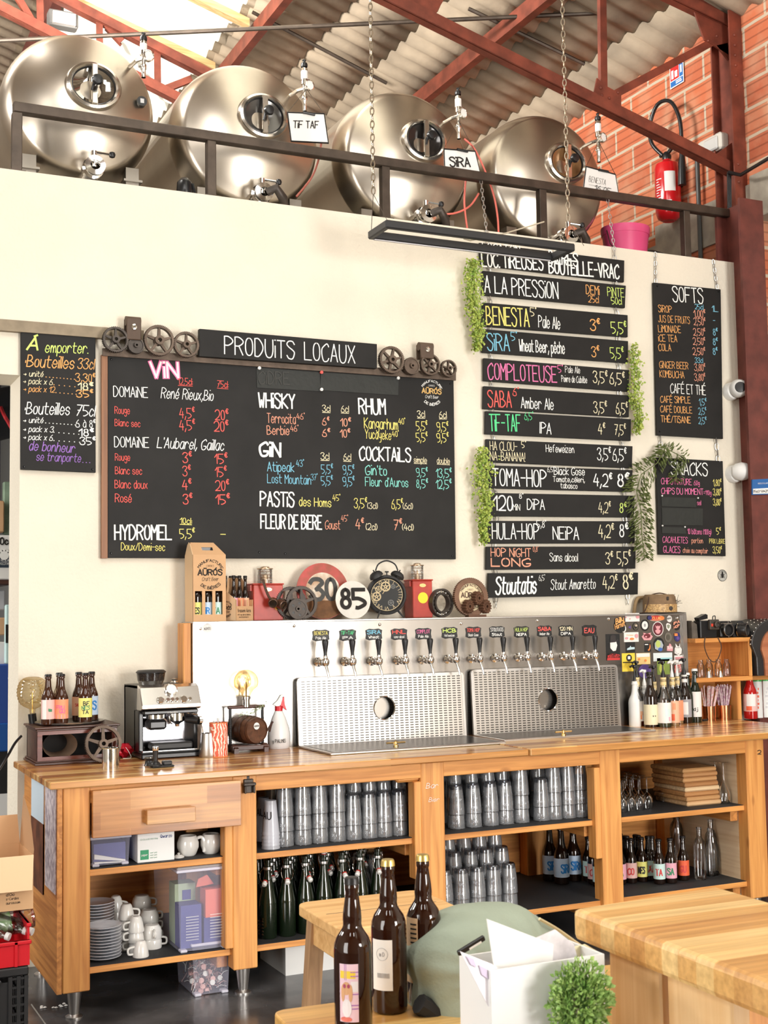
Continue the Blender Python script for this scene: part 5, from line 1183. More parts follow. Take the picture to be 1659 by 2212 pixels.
st(812, 400, 80, 98, BKs, 'o', [('print', 0, 0, 58, 70, WSt, 'o'), ('print', 0, 0, 20, 30, C('grey_print', .35, .35, .36), 'o')])
st(1035, 462, 104, 125, WSt, 'o', [('print', 0, 0, 92, 112, C('maroon_print', .13, .02, .03), 'o'), ('print', 0, 40, 55, 45, PKs, [(-1, .2), (-.5, .6), (0, 1), (.5, .6), (1, .2), (.5, -.8), (0, -1), (-.5, -.8)]), ('print', 0, -30, 50, 30, PKs, [(-1, 1), (-.4, .4), (0, .9), (.4, .4), (1, 1), (.6, -1), (-.6, -1)])])
st(1215, 432, 50, 72, WSt, [(-.9, .6), (-.4, 1), (.4, .8), (.95, .5), (.8, -.3), (.1, -1), (-.8, -.3)], [('print', 0, -10, 28, 36, C('green_grey', .25, .28, .2), [(-1, .6), (0, 1), (1, .6), (.7, -.5), (0, -1), (-.7, -.5)])])
st(1355, 405, 68, 82, BKs, 'o'); lab(1305, 395, 1405, 355, 40, 'IPA', 'S', .22, .2); lab(1310, 460, 1405, 420, 40, 'HOP', 'S', .22, .2)
st(582, 602, 137, 82, WSt, 'r', [('print', -80, 20, 30, 20, PKs, 'o'), ('print', 10, 30, 40, 20, OR_, 'o'), ('print', 90, -20, 30, 35, PKs, 'o')]); lab(500, 580, 620, 578, 26, 'Printemps', 'O', .1, .2)
st(852, 592, 106, 70, PKs, [(-1, 0), (-.6, .5), (-.7, .95), (0, .7), (.7, .95), (.6, .5), (1, 0), (.6, -.9), (-.6, -.9)], [('print', 0, -10, 62, 40, C('deep_maroon', .16, .02, .03), 'o'), ('print', -20, 5, 18, 14, PKs, 'o')])
st(1210, 606, 68, 84, C('worn_print', .17, .15, .12), 'o', [('print', 0, 0, 36, 50, C('worn_print_dark', .09, .08, .06), 'o')])
st(1365, 600, 60, 80, NVs, 'o', [('print', 10, 20, 30, 30, PU_, 'o'), ('print', -20, -40, 30, 22, OR_, 'r')])
st(270, 772, 130, 222, BKs, 'r', [('face', 5, -20, 72, 90, WSt, [(-.8, .6), (-.2, 1), (.7, .9), (1, .1), (.6, -.9), (-.1, -1), (-.8, -.4)]), ('hat', -5, -135, 75, 75, C('hat_print', .03, .025, .025), [(-1.4, -.8), (-.7, -.6), (-.6, .7), (0, 1), (.7, .8), (.75, -.3), (1.3, .0), (1.2, -.4), (.5, -.7)]), ('shirt', 5, 165, 120, 58, RDs, [(-1, -1), (-.9, .4), (-.2, 1), (.3, .9), (1, .5), (1, -1)])])
lab(190, 915, 370, 915, 34, 'AVOiR L', 'X', .18, 0, .0075); lab(180, 955, 390, 955, 30, 'LA COULEUR', 'X', .18, 0, .0075)
B_ = 0
st(566, 782, 88, 92, BKs, 'r', [('print', 5, 10, 72, 30, C('aqua_print', .5, .65, .7), [(-1, -1), (-.9, 0), (-.3, .5), (0, 1.4), (.1, .6), (1, .6), (1, -.6)])])
st(862, 776, 62, 76, BKs, 'r', [('print', 20, 0, 30, 62, OR_, [(.6, 1), (1, .3), (.8, -.4), (0, -1), (-.9, -.8), (.1, -.3), (.45, .4)]), ('print', -20, -48, 30, 8, WSt, 'r')])
st(1052, 728, 102, 120, BKs, 'o', [('print', -5, 15, 90, 95, C('grey_blue_print', .4, .45, .48), [(-.8, .4), (-.2, 1), (.6, .8), (1, 0), (.7, -.8), (0, -1), (-.8, -.6)]), ('print', -15, -10, 45, 60, C('lime_print', .5, .6, .15), 'o'), ('print', 25, 85, 42, 30, C('blue_print', .05, .14, .45), 'o')])
st(1238, 778, 58, 70, PKs, [(-1, -.8), (-.9, .3), (-.3, .4), (0, 1), (.5, .6), (.6, .2), (1, .1), (.9, -.9)]); lab(1195, 800, 1280, 800, 40, 'SUN', 'W', .15, 0, .004)
st(1378, 812, 76, 104, WSt, [(-.9, -.6), (-.8, .2), (-.55, .4), (-.6, 1), (-.1, .5), (.3, .5), (.5, 1), (.55, .4), (.95, 0), (.8, -.7), (.1, -1)], [('print', 0, 20, 55, 60, C('dark_outline', .06, .06, .06), [(-.8, -.4), (-.6, .4), (-.3, .5), (-.4, 1.1), (0, .6), (.4, 1.1), (.45, .4), (.8, -.3), (.1, -1)]), ('print', 0, 22, 45, 48, WSt, 'o')])
st(535, 1032, 122, 155, YL_, 'r', [('print', 8, -75, 52, 58, BKs, 'o'), ('print', 8, -78, 24, 26, WSt, 'r'), ('print', 0, 0, 105, 8, BKs, 'r'), ('print', 30, 60, 45, 8, BKs, [(-1, 1), (0, -1), (1, 1), (0, 0)])])
st(785, 970, 132, 95, C('sticker_apricot', .85, .60, .25), 'r', [('print', 0, -60, 120, 30, WSt, 'r'), ('print', 40, 30, 20, 20, OR_, 'o'), ('print', -70, 10, 18, 18, OR_, 'o')])
st(810, 1185, 118, 120, PU_, 'o')
st(1120, 940, 180, 70, C('postcard_sky', .72, .80, .80), 'r', [('print', 60, 25, 110, 12, C('postcard_teal', .3, .6, .62), 'r')]); st(1130, 1100, 120, 140, C('postcard_trees', .22, .30, .06), 'r', [('print', -30, 40, 50, 80, C('postcard_leaf', .45, .5, .1), 'o')])
st(1415, 985, 110, 72, WSt, 'r', [('print', 0, -25, 90, 22, PKs, 'r')]); st(1375, 1160, 58, 100, WSt, [(-.9, -1), (-1, .1), (-.6, .9), (.6, 1), (1, .5), (.8, -.8)]); lab(1330, 1140, 1430, 1125, 50, 'ETE', 'R', .2, .1, .004); lab(1330, 1210, 1430, 1195, 50, 'BLO', 'R', .2, .1, .004)
# ---- beer taps
def make_tap(lab_, px, py):
    c = P(px, py, y=PY-.095); t = thing('beer_tap', lab_, 'beer tap', (c.x, PY-.002, c.z), 0, 'beer taps on the steel wall')
    e = MB(); e.lathe([(.024, 0), (.024, .006), (.014, .01), (.013, .03), (.018, .035), (.018, .05), (.013, .055), (.013, .075)], 16, (0, 0, -.014), 0, Matrix.Rotation(PI/2, 4, 'X')); part('shank', e, CHROME, t)
    e = MB(); e.lathe([(0, -.022), (.013, -.02), (.02, -.008), (.021, .006), (.015, .017), (.011, .02), (.012, .026), (.009, .032), (0, .032)], 16, (0, -.095, -.012)); e.tube([(0, -.06, -.014), (0, -.095, -.014)], .014, 10); part('tap_body', e, CHROME, t)
    e = MB(); e.tube([(0, -.10, -.025), (.004, -.108, -.05), (.008, -.112, -.075), (.010, -.114, -.093)], [.0085, .007, .0062, .0062], 10); part('spout', e, CHROME, t)
    e = MB(); e.lathe([(.009, .02), (.0085, .03), (.012, .055), (.0165, .085), (.0165, .094), (.012, .1), (0, .1)], 16, (0, -.095, 0)); part('tap_handle', e, BLACK, t); return t
TX = [702.5, 761, 818, 875, 929, 984.6, 1036, 1087.3, 1138.5, 1189, 1237, 1285.5]; TY = [1425, 1424, 1423, 1421.5, 1420.5, 1419, 1418, 1416.5, 1415, 1414, 1412.5, 1411.5]
t0 = None
for i, (x, y_) in enumerate(zip(TX, TY)):
    l = 'black-handled chrome beer tap under the plate reading '+NP[i][2].replace('i', 'I'); c = P(x, y_, y=PY-.095)
    if t0 is None: t0 = make_tap(l, x, y_)
    else: dup(t0, (c.x, PY-.002, c.z), 0, l)
# ---- perforated splash plates, drip trays and brass crosses
def slot_mat():
    m, t, b = nodes('perforated_steel'); N, L = t.nodes, t.links
    tc = N.new('ShaderNodeTexCoord'); sp = N.new('ShaderNodeSeparateXYZ'); cb = N.new('ShaderNodeCombineXYZ'); L.new(tc.outputs['Object'], sp.inputs[0])
    def op(o, a, b_=None):
        n = N.new('ShaderNodeMath'); n.operation = o
        for i, q in enumerate((a, b_)):
            if q is None: continue
            if isinstance(q, (int, float)): n.inputs[i].default_value = q
            else: L.new(q, n.inputs[i])
        return n.outputs[0]
    fx = op('FRACT', op('DIVIDE', sp.outputs[0], .0285)); fz = op('FRACT', op('DIVIDE', sp.outputs[2], .0127))
    hx = op('MULTIPLY', op('GREATER_THAN', fx, .16), op('LESS_THAN', fx, .84)); hz = op('MULTIPLY', op('GREATER_THAN', fz, .3), op('LESS_THAN', fz, .7)); h = op('MULTIPLY', hx, hz)
    hr = N.new('ShaderNodeAttribute'); 
    mx = N.new('ShaderNodeMix'); mx.data_type = 'RGBA'; L.new(h, mx.inputs[0]); mx.inputs[6].default_value = (.66, .63, .60, 1); mx.inputs[7].default_value = (.10, .095, .09, 1); L.new(mx.outputs[2], b.inputs['Base Color'])
    b.inputs['Metallic'].default_value = 1; b.inputs['Roughness'].default_value = .3
    bp = N.new('ShaderNodeBump'); bp.invert = True; bp.inputs['Distance'].default_value = .003; bp.inputs['Strength'].default_value = .6; L.new(h, bp.inputs['Height']); L.new(bp.outputs[0], b.inputs['Normal'])
    MATS['perforated_steel'] = m; return m
SLOT = slot_mat()
def splash(lab_, q, hole, hr, tq, bx):
    yt, yb = PY-.035, PY-.055; TLq, TRq, BRq, BLq = P(*q[0], y=yt), P(*q[1], y=yt), P(*q[2], y=yb), P(*q[3], y=yb)
    x0, x1 = (TLq.x+BLq.x)/2, (TRq.x+BRq.x)/2; z1 = (TLq.z+TRq.z)/2; z0 = ZW+.012; hc = P(*hole, y=PY-.045)
    t = thing('drip_station', lab_, 'drip tray', ((x0+x1)/2, PY-.16, ZW), 0, 'drip stations under the taps')
    # plate as rings of quads from the round hole out to the rectangle
    n = 48; inner = []; outer = []; r = hr*mpp(hc)
    for k in range(n):
        a = 2*PI*k/n; dx, dz = math.cos(a), math.sin(a); inner.append((hc.x+dx*r, hc.z+dz*r))
        s1 = ((x1-.014-hc.x) if dx > 0 else (x0+.014-hc.x))/(dx if abs(dx) > 1e-6 else 1e-6); s2 = ((z1-.012-hc.z) if dz > 0 else (z0+.004-hc.z))/(dz if abs(dz) > 1e-6 else 1e-6); s_ = min(abs(s1), abs(s2)); outer.append((hc.x+dx*s_, hc.z+dz*s_))
    for cx, cz in ((x0+.014, z0+.004), (x1-.014, z0+.004), (x1-.014, z1-.012), (x0+.014, z1-.012)):
        k = min(range(n), key=lambda j: (outer[j][0]-cx)**2+(outer[j][1]-cz)**2); outer[k] = (cx, cz)
    yv = lambda z: yb+(yt-yb)*(z-z0)/(z1-z0)
    e = MB(); e.add([(x, yv(z), z) for x, z in outer]+[(x, yv(z), z) for x, z in inner], [(k, (k+1) % n, n+(k+1) % n, n+k) for k in range(n)]); part('perforated_plate', e, SLOT, t, world=True)
    e = MB(); rc = .02; pts = [(x0+rc, z1), (x1-rc, z1), (x1-rc*.3, z1-rc*.3), (x1, z1-rc), (x1, z0), (x0, z0), (x0, z1-rc), (x0+rc*.3, z1-rc*.3)]; pi = [(x0+.016, z1-.014), (x1-.016, z1-.014), (x1-.015, z1-.015), (x1-.014, z1-.018), (x1-.014, z0+.004), (x0+.014, z0+.004), (x0+.014, z1-.018), (x0+.015, z1-.015)]
    e.add([(x, yv(z)-.002, z) for x, z in pts]+[(x, yv(z)-.002, z) for x, z in pi]+[(x, yv(z)+.012, z) for x, z in pts], [(k, (k+1) % 8, 8+(k+1) % 8, 8+k) for k in range(8)]+[(k, (k+1) % 8, 16+(k+1) % 8, 16+k) for k in range(8)]); part('plate_rim', e, STEEL, t, world=True)
    e = MB(); e.tube([(hc.x+r*math.cos(2*PI*k/32), yv(hc.z)-.002, hc.z+r*math.sin(2*PI*k/32)) for k in range(32)], .003, 6, closed=True); part('hole_rim', e, CHROME, t, world=True)
    ty = P(*tq, z=ZW).y; e = MB(); e.bb(x0, x1+.0, ty, yb+.01, ZW+.0005, ZW+.012, 0, .003); tr_ = part('tray', e, STEEL, t, world=True)
    e = MB(); e.bb(x0+.02, x1-.02, ty+.02, yb-.012, ZW+.012, ZW+.0135); part('tray_grid', e, mat('tray_dark_steel', (.16, .15, .15), .3, 1.0, vary=.3, vscale=60), tr_, world=True)
    b = P(*bx, z=ZW+.03); e = MB(); e.lathe([(.013, 0), (.013, .012), (.006, .016), (.006, .028), (.009, .03), (0, .034)], 12, (b.x, b.y, ZW+.0135)); e.tube([(b.x-.05, b.y, ZW+.036), (b.x+.05, b.y, ZW+.036)], .0045, 8); part('rinser_cross', e, BRASS, t, world=True)
splash('perforated steel drip station under the first six taps with a round hole', [(645, 1464), (1005, 1451.5), (1003.5, 1586), (641.5, 1616)], (830, 1529.5), 25, (840, 1624), (855, 1607))
splash('perforated steel drip station under the last six taps with a round hole', [(1022, 1446), (1339.5, 1436), (1335, 1563), (1018, 1587)], (1183.5, 1511.5), 24, (1180, 1597), (1217, 1583))
# ================================================================ BOTTLES AND SMALL THINGS ON THE BAR
def wrap(mb, s, R, a_c, z, h, width, pen=.14, H=None):
    """lettering wrapped on a cylinder of radius R about local z, centred on angle a_c (radians)"""
    tw, stt = strokes(s); sx, sy = width/max(tw, .1), h/6
    F = lambda x, y: V((R*math.cos(a_c+(x-width/2)/R), R*math.sin(a_c+(x-width/2)/R), z+y))
    for q in stt: ribbon(mb, [(x*sx, y*sy) for x, y in q], pen*h, F)
def bottle(label, loc, H, R, glassm, capm, labm=None, lz=(.12, .48), text=(), rn=None, sh=.60, group=None, capname='crown_cap', bulge=0, name='beer_bottle', cat='bottle', full=True, deco=(), neck=None, dome=False):
    t = thing(name, label, cat, loc, 0, group); rn = rn or R*.41; e = MB()
    nb = .83
    if neck: e.lathe([(0, .004), (R*.8, 0), (R*.97, .004), (R, .012), (R, H*.55)]+[(R*q, H*v) for q, v in neck]+[(rn*1.22, H*.922), (rn*1.24, H*.945), (rn*1.0, H*.965), (0, H*.965)], 32)
    else: e.lathe([(0, .004), (R*.8, 0), (R*.97, .004), (R, .012), (R, H*(sh-.10)), (R*.985, H*(sh-.07)), (R*.9, H*(sh-.02)), (R*.74, H*(sh+.035)), (R*.58, H*(sh+.09)), (rn*1.18+bulge*.35, H*(sh+.16)), (rn*1.08+bulge, H*(sh+.24)), (rn, H*(sh+.30) if sh+.30 < .9 else H*.9), (rn*.97, H*.905), (rn*1.22, H*.915), (rn*1.24, H*.945), (rn*1.1, H*.955), (rn*1.0, H*.965), (0, H*.965)], 24)
    part('glass_body', e, glassm, t)
    if capm:
        e = MB(); r = rn*1.28
        if dome: e.lathe([(r, H*.94), (r*1.03, H*.955), (r*.98, H*.985), (r*.8, H), (0, H*1.002)], 24)
        else:
            n = 21*2; e.lathe([(r*1.06, H*.957), (r*1.02, H*.962), (r*.98, H*.985), (r*.86, H*.998), (0, H)], 24)
        part(capname, e, capm, t)
    if labm:
        ac = math.atan2(-loc[1], -loc[0])
        e = MB(); e.lathe([(R*1.012, H*lz[0]), (R*1.012, H*lz[1])], 28, (0, 0, 0), 0, None, True, 1, 1, ac-2.2 if full else ac-1.5, ac+2.2 if full else ac+.6); lb = part('paper_label', e, labm, t)
        for j, (tx, da, fz, fh, fw, m) in enumerate(text):
            e = MB(); wrap(e, tx, R*1.03, ac+da, H*(lz[0]+(lz[1]-lz[0])*fz), H*(lz[1]-lz[0])*fh, R*fw, .2); part('label_print', e, m, lb)
        for da, w_, f0, f1, m in deco:
            e = MB(); e.lathe([(R*1.022, H*(lz[0]+(lz[1]-lz[0])*f0)), (R*1.022, H*(lz[0]+(lz[1]-lz[0])*f1))], 8, (0, 0, 0), 0, None, True, 1, 1, ac+da-w_/2, ac+da+w_/2); part('label_field', e, m, lb)
    return t
LM = lambda n, r, g, b: mat('label_'+n, (r, g, b), .55)
L_YEL, L_ORG, L_PNK, L_BLU, L_MINT, L_RED, L_WHT, L_PEACH, L_GREY, L_ROSE = LM('yellow', .82, .78, .22), LM('orange', .88, .33, .17), LM('pink', .85, .42, .52), LM('pale_blue', .55, .68, .84), LM('mint', .60, .80, .76), LM('red_orange', .82, .13, .05), LM('white', .82, .80, .77), LM('peach', .86, .50, .33), LM('grey', .62, .62, .64), LM('rose', .80, .50, .46)
I_NAVY, I_GRN, I_BLK, I_RED, I_BLUE, I_PINK = LM('ink_navy', .03, .05, .2), LM('ink_green', .05, .25, .12), LM('ink_black', .02, .02, .02), LM('ink_red', .65, .06, .06), LM('ink_blue', .02, .22, .6), LM('ink_pink', .85, .12, .35)
CAPB = mat('cap_black', (.02, .018, .018), .35, .4); CAPG = mat('cap_gold', (.78, .58, .20), .3, .9)
def at(px, py, z=ZW): return P(px, py, z=z)
# ---- wooden speaker case with horn and tray
def case():
    fl, fr, bk = at(75.5, 1656), at(232, 1645), at(38, 1640); y0 = (fl.y+fr.y)/2; x0, x1 = fl.x, at(258, 1643).x; dp = .30
    H = P(78.5, 1572, y=y0).z-ZW; t = thing('gramophone_case', 'dark wooden case with open front showing a round horn, under the bottle tray', 'speaker case', ((x0+x1)/2, y0, ZW))
    W_ = x1-x0; w_ = W_/2
    e = MB(); e.bb(-w_, w_, 0, dp, 0, .012, 0, .003); e.bb(-w_+.006, w_-.006, .006, dp-.006, .012, .02, 0, .003); part('base_moulding', e, DKWOOD, t)
    e = MB(); e.bb(-w_, w_, 0, dp, H-.010, H, 0, .003); e.bb(-w_+.008, w_-.008, .008, dp-.008, H-.02, H-.010, 0, .003); part('top_moulding', e, DKWOOD, t)
    e = MB(); e.bb(-w_+.014, -w_+.026, .014, dp-.014, .02, H-.02); e.bb(w_-.026, w_-.014, .014, dp-.014, .02, H-.02); e.bb(-w_+.014, w_-.014, dp-.03, dp-.018, .02, H-.02); part('case_sides', e, DKWOOD, t)
    e = MB(); rd = wood('red_brown_frame', (.16, .04, .025), (.08, .022, .015), 'x', .3); e.bb(-w_+.014, w_-.014, .012, .026, .02, .036); e.bb(-w_+.014, w_-.014, .012, .026, H-.036, H-.02); e.bb(-w_+.014, -w_+.036, .012, .026, .036, H-.036); e.bb(w_-.036, w_-.014, .012, .026, .036, H-.036); part('front_frame', e, rd, t)
    e = MB(); e.bb(-w_+.026, w_-.026, .16, .17, .02, H-.02); part('inner_back', e, mat('dark_interior', (.012, .01, .009), .8), t)
    e = MB(); M = Matrix.Translation((-.075, .03, H*.5)) @ Matrix.Rotation(-PI/2, 4, 'X'); e.lathe([(.060, .0), (.058, .01), (.055, .05), (.048, .10), (.044, .13)], 28, (0, 0, 0), 0, M, sx=1.3); part('horn', e, mat('horn_brown', (.20, .13, .085), .6), t)
    return t, x0, x1, y0, H
cs, cx0, cx1, cy0, cH = case()
c = at(223, 1640); r_ = 40*mpp(c)*.98
e = MB(); gM = Matrix.Rotation(PI/2-.12, 4, 'X'); e.gear(r_, 72, .022, 0, gM, 5, .13, .25, .05, 1.7); gc = P(222, 1601, y=cy0-.028); solo('cog_gear', e, CASTI, 'large cast iron gear leaning on the dark wooden case', 'gear', loc=(gc.x, cy0-.022, ZW+r_*1.0))
ztop = ZW+cH; tc = P(151, 1556, z=ztop); t = thing('serving_tray', 'round metal tray carrying six bottles on the dark case', 'tray', (X(151, cy0+.155, 1556), cy0+.155, ztop))
e = MB(); e.lathe([(0, .004), (.135, .004), (.155, .012), (.16, .012), (.158, .006), (.14, 0), (0, 0)], 48, sx=1.0, sy=.95); part('dish', e, mat('old_silver', (.5, .48, .45), .35, 1.0, vary=.3, vscale=40), t)
zb = ztop+.004; HB = .231
six = [(104, 1553, 'rear-left bottle on the tray with white label and a green stamp', L_ROSE, [('Bio', .3, .42, .12, .5, I_GRN)], [(-.6, .7, 0, 1, L_WHT), (.35, .5, .38, .52, I_GRN)]), (133, 1554, 'bottle on the tray with coral label', L_ORG, [('FRU', -.2, .5, .18, 1.2, I_PINK), ('GU', .1, .3, .18, .8, I_PINK)], [(0, 4.3, 0, .22, L_PNK)]), (128, 1541, 'bottle on the tray hidden behind the coral labelled one', L_PEACH, [], []),
       (170, 1546, 'bottle on the tray with salmon label and red print', L_PEACH, [('SABA', -.1, .5, .14, .9, I_RED)], []), (184.5, 1551, 'bottle on the tray with yellow label and block letters', L_YEL, [('BE', .15, .62, .2, .9, I_BLK), ('NES', .05, .40, .18, 1.2, I_GRN), ('TA', .0, .18, .18, .9, I_BLK)], []), (198, 1545, 'bottle on the tray with pale blue label', L_BLU, [('S', .45, .3, .42, .6, I_BLUE)], [])]
ty_ = t.location.y
for i, (px, py, lab_, lm, tx, dc) in enumerate(six):
    y = ty_+(-.085, -.095, .06, .05, -.07, .06)[i]; x = X(px, y, 1500); bottle(lab_, (x, y, zb), HB, .0305, AMBER, CAPB, lm, (.12, .50), tx, deco=dc, group='bottles on the round tray')
# globe lamp on the case
c = P(66, 1556, z=ztop); y = cy0+.26; x = X(70, y, 1540); t = thing('bulb_lamp', 'round ribbed amber bulb in a black socket behind the tray', 'lamp', (x, y, ztop)); k = mpp(V((x, y, 1.2)))
e = MB(); e.tube([(.004, 0, 0), (-.002, 0, .045)], .019, 16); part('socket', e, BLACK, t)
e = MB(); R = 33*k; zc = .045+15*k+R*.95; pr = [(.012, .045), (.014, .045+10*k)]
for j in range(25): a = -PI/2+.45+(PI-.45)*j/24; rr = R*max(0, math.cos(a))**.62; pr.append((rr*(1+.025*math.cos(j*PI)), zc+R*1.0*math.sin(a)))
e.lathe(pr, 32); part('glass_bulb', e, GOLDGL, t)
e = MB(); e.tube([(0, 0, .05), (0, 0, zc)], .003, 6); e.tube([(.012*math.cos(j*.9), .012*math.sin(j*.9), zc-.05+.004*j) for j in range(24)], .0012, 4); part('filament', e, BRASS, t)
e = MB(); e.tube(curve([P(46, 1590, y=y-.1), P(32, 1606, y=y-.06), P(16, 1634, y=y), P(-8, 1672, y=y+.02)]), .006, 8); solo('lamp_cord', e, BLACK, 'black cord sagging off the left end of the bar', 'cord')
e = MB(); e.tube(curve([P(66, 1670, y=6.2), P(61, 1720, y=6.22), P(58, 1760, y=6.23), P(66, 1800, y=6.2)]), .004, 6); solo('power_lead', e, BLACK, 'thin black cord hanging behind the end panel of the bar', 'cord')
# steel tin
c = at(239, 1661); k = mpp(c); t = thing('steel_tumbler', 'polished steel tumbler before the leaning gear', 'cup', c); e = MB(); r = 18.5*k; h = 44*k; e.lathe([(0, 0), (r, 0), (r, h), (r*.93, h), (r*.92, h*.5), (0, h*.5)], 32); part('cup_wall', e, CHROME, t); e = MB(); e.lathe([(r*1.0, h), (r*1.03, h+.002), (r*.95, h+.003)], 32); part('rim', e, CHROME, t)
# red cloth bundle
c = at(268, 1636); k = mpp(c); e = MB(); rr = random.Random(4); n = 14; pts = []
for j in range(7):
    for q in range(n): a = 2*PI*q/n; f = math.sin(PI*(j+.3)/7); rad = (.026*f+.006)*(1+.45*math.sin(5*a+j*1.3)); pts.append((rad*math.cos(a)*1.15, rad*math.sin(a), .066*j/6))
e.add(pts, [(j*n+q, j*n+(q+1) % n, (j+1)*n+(q+1) % n, (j+1)*n+q) for j in range(6) for q in range(n)], 0, False)
t = thing('sweet_bag', 'crumpled red foil bag with a string beside the leaning gear', 'bag', c); part('foil', e, mat('red_foil', (.62, .02, .04), .3, .2), t); e = MB(); e.tube(curve([(.0, -.03, .05), (.012, -.04, .03), (.02, -.05, .002), (-.02, -.06, .002)]), .0015, 5); part('string', e, PAPER, t)
# ---- coffee machine (turned slightly)
def coffee():
    fl, fr = at(311, 1644), at(428, 1632); bk = at(266, 1616); y0 = (fl.y+fr.y)/2; w_ = (fr.x-fl.x); dp = .33; cx = (fl.x+fr.x)/2; k = mpp(V((cx, y0, 1.1)))
    t = thing('coffee_machine', 'steel and black espresso machine with bean hopper and gauge', 'coffee machine', (cx, y0, ZW)); h = w_/2; zz = lambda px: px*k       # px above the base line
    e = MB(); e.bb(-h, h, 0, dp, 0, .026, 0, .006); e.bb(-h, h, .0, .15, .026, .034, 0, .004); part('base_tray', e, BLACK, t)
    e = MB(); e.bb(-h+.008, h-.008, .006, .14, .034, .038); part('drip_grate', e, CHROME, t)
    e = MB(); e.bb(-h+.055, h-.03, .02, .10, .038, .072, 0, .008); part('drip_stand', e, MATTEB, t)
    top = zz(157)
    e = MB(); e.prism([(.12, .026), (dp, .026), (dp, top-.01), (.07, top), (.05, top-.04), (.075, zz(108)), (.12, zz(100))], (-h, 0, 0), (0, 1, 0), (0, 0, 1), (1, 0, 0), .012); e.prism([(.12, .026), (dp, .026), (dp, top-.01), (.07, top), (.05, top-.04), (.075, zz(108)), (.12, zz(100))], (h-.012, 0, 0), (0, 1, 0), (0, 0, 1), (1, 0, 0), .012); e.bb(-h, h, dp-.02, dp, .026, top-.01); e.bb(-h, h, .07, dp, top-.016, top-.004); part('side_panels', e, mat('graphite_panel', (.10, .095, .085), .4, .3), t)
    e = MB(); e.bb(-h+.012, h-.012, .135, .15, .034, zz(104)); part('mirror_back', e, mat('back_mirror', (.75, .74, .8), .12, 1.0), t)
    for a in (-h, h-.022): e = MB(); e.bb(a, a+.022, .05, .14, .026, zz(104), 0, .004); part('side_column', e, BLACK, t)
    # sloped steel control head
    e = MB(); e.prism([(.075, top+.002), (.035, top-.012), (-.012, zz(114)), (-.012, zz(107)), (.02, zz(103)), (.09, zz(103))], (-h-.001, 0, 0), (0, 1, 0), (0, 0, 1), (1, 0, 0), w_+.002); hd = part('control_head', e, mat('machine_steel', (.75, .74, .73), .22, 1.0), t, bevel=.004)
    e = MB(); e.bb(-h+.012, h-.012, -.004, .08, zz(95), zz(103), 0, .004); part('black_band', e, BLACK, t); B_ = MB(); write(B_, 'La Specialista', (-.02, -.0055, zz(97)), (1, 0, 0), (0, 0, 1), .048, .006, .12); part('maker_script', B_, CHALK['W'], t)
    sl = math.atan2(.047, top-.012-zz(114)); Mf = lambda x, f: Matrix.Translation((x, .035-.047*f, top-.012-(top-.012-zz(114))*f)) @ Matrix.Rotation(PI/2-sl, 4, 'X')
    e = MB(); e.lathe([(.029, -.004), (.030, .012), (.025, .014), (.0245, .010)], 28, (0, 0, 0), 0, Mf(.005, .18)); g_ = part('gauge_rim', e, CHROME, t); e = MB(); e.lathe([(.0248, .010), (0, .010)], 24, (0, 0, 0), 0, Mf(.005, .18)); part('gauge_dial', e, PAPER, g_); e = MB(); e.box((0, 0, .0115), (.0022, .03, .001), 0, Mf(.005, .18) @ Matrix.Rotation(-.7, 4, 'Z')); part('gauge_needle', e, BLACK, g_)
    for x, r in ((-.055, .016), (-.018, .009), (.005, .009), (.028, .009), (.062, .016), (.095, .008)):
        e = MB(); e.lathe([(r, -.002), (r, .008), (r*.85, .011), (0, .011)], 20, (0, 0, 0), 0, Mf(x*.95, .72)); e.lathe([(r*1.25, .0005), (r*1.12, .0012)], 20, (0, 0, 0), 0, Mf(x*.95, .72), False); part('control_knob', e, CHROME, t)
    # group heads
    e = MB(); e.lathe([(.045, .0), (.045, .018), (.04, .022)], 24, (-.06, .06, zz(85)), 0); part('grinder_ring', e, CHROME, t)
    e = MB(); e.box((-.06, .055, zz(72)), (.09, .08, .048), 0, None, .012); part('grinder_outlet', e, BLACK, t)
    e = MB(); e.lathe([(.038, .026), (.038, -.012), (.03, -.018), (.012, -.03), (.01, -.042), (0, -.042)], 24, (.045, .06, zz(84))); part('brew_head', e, CHROME, t)
    e = MB(); e.tube([(.08, .03, zz(80)), (.13, -.01, zz(78))], [.016, .019], 12); ph = part('portafilter_grip', e, BLACK, t); e = MB(); e.lathe([(.02, 0), (.021, .012), (.012, .018), (0, .018)], 16, (0, 0, 0), 0, Matrix.Translation((.13, -.01, zz(78))) @ Matrix.Rotation(PI/2, 4, 'Y')); part('grip_end', e, CHROME, ph)
    e = MB(); e.tube(curve([(.085, .03, zz(96)), (.115, .0, zz(92)), (.14, -.005, zz(84)), (.148, -.01, zz(66)), (.155, -.012, zz(50))]), .0055, 8); part('steam_wand', e, CHROME, t)
    e = MB(); e.tube([(.0, .045, zz(88)), (.004, .04, zz(76)), (.012, .03, zz(72))], .004, 6); part('water_spout', e, CHROME, t)
    # bean hopper
    e = MB(); hz = top; e.lathe([(.052, hz-.012), (.058, hz+.006), (.062, hz+.016)], 28, (-.055, .16, 0)); part('hopper_collar', e, CHROME, t)
    e = MB(); e.lathe([(.060, hz+.016), (.066, hz+.05), (.0, hz+.05), (0, hz+.016)], 28, (-.055, .16, 0)); part('coffee_beans', e, mat('roasted_beans', (.05, .028, .018), .35, bump=1.0, bscale=160, vary=.5, vscale=90), t)
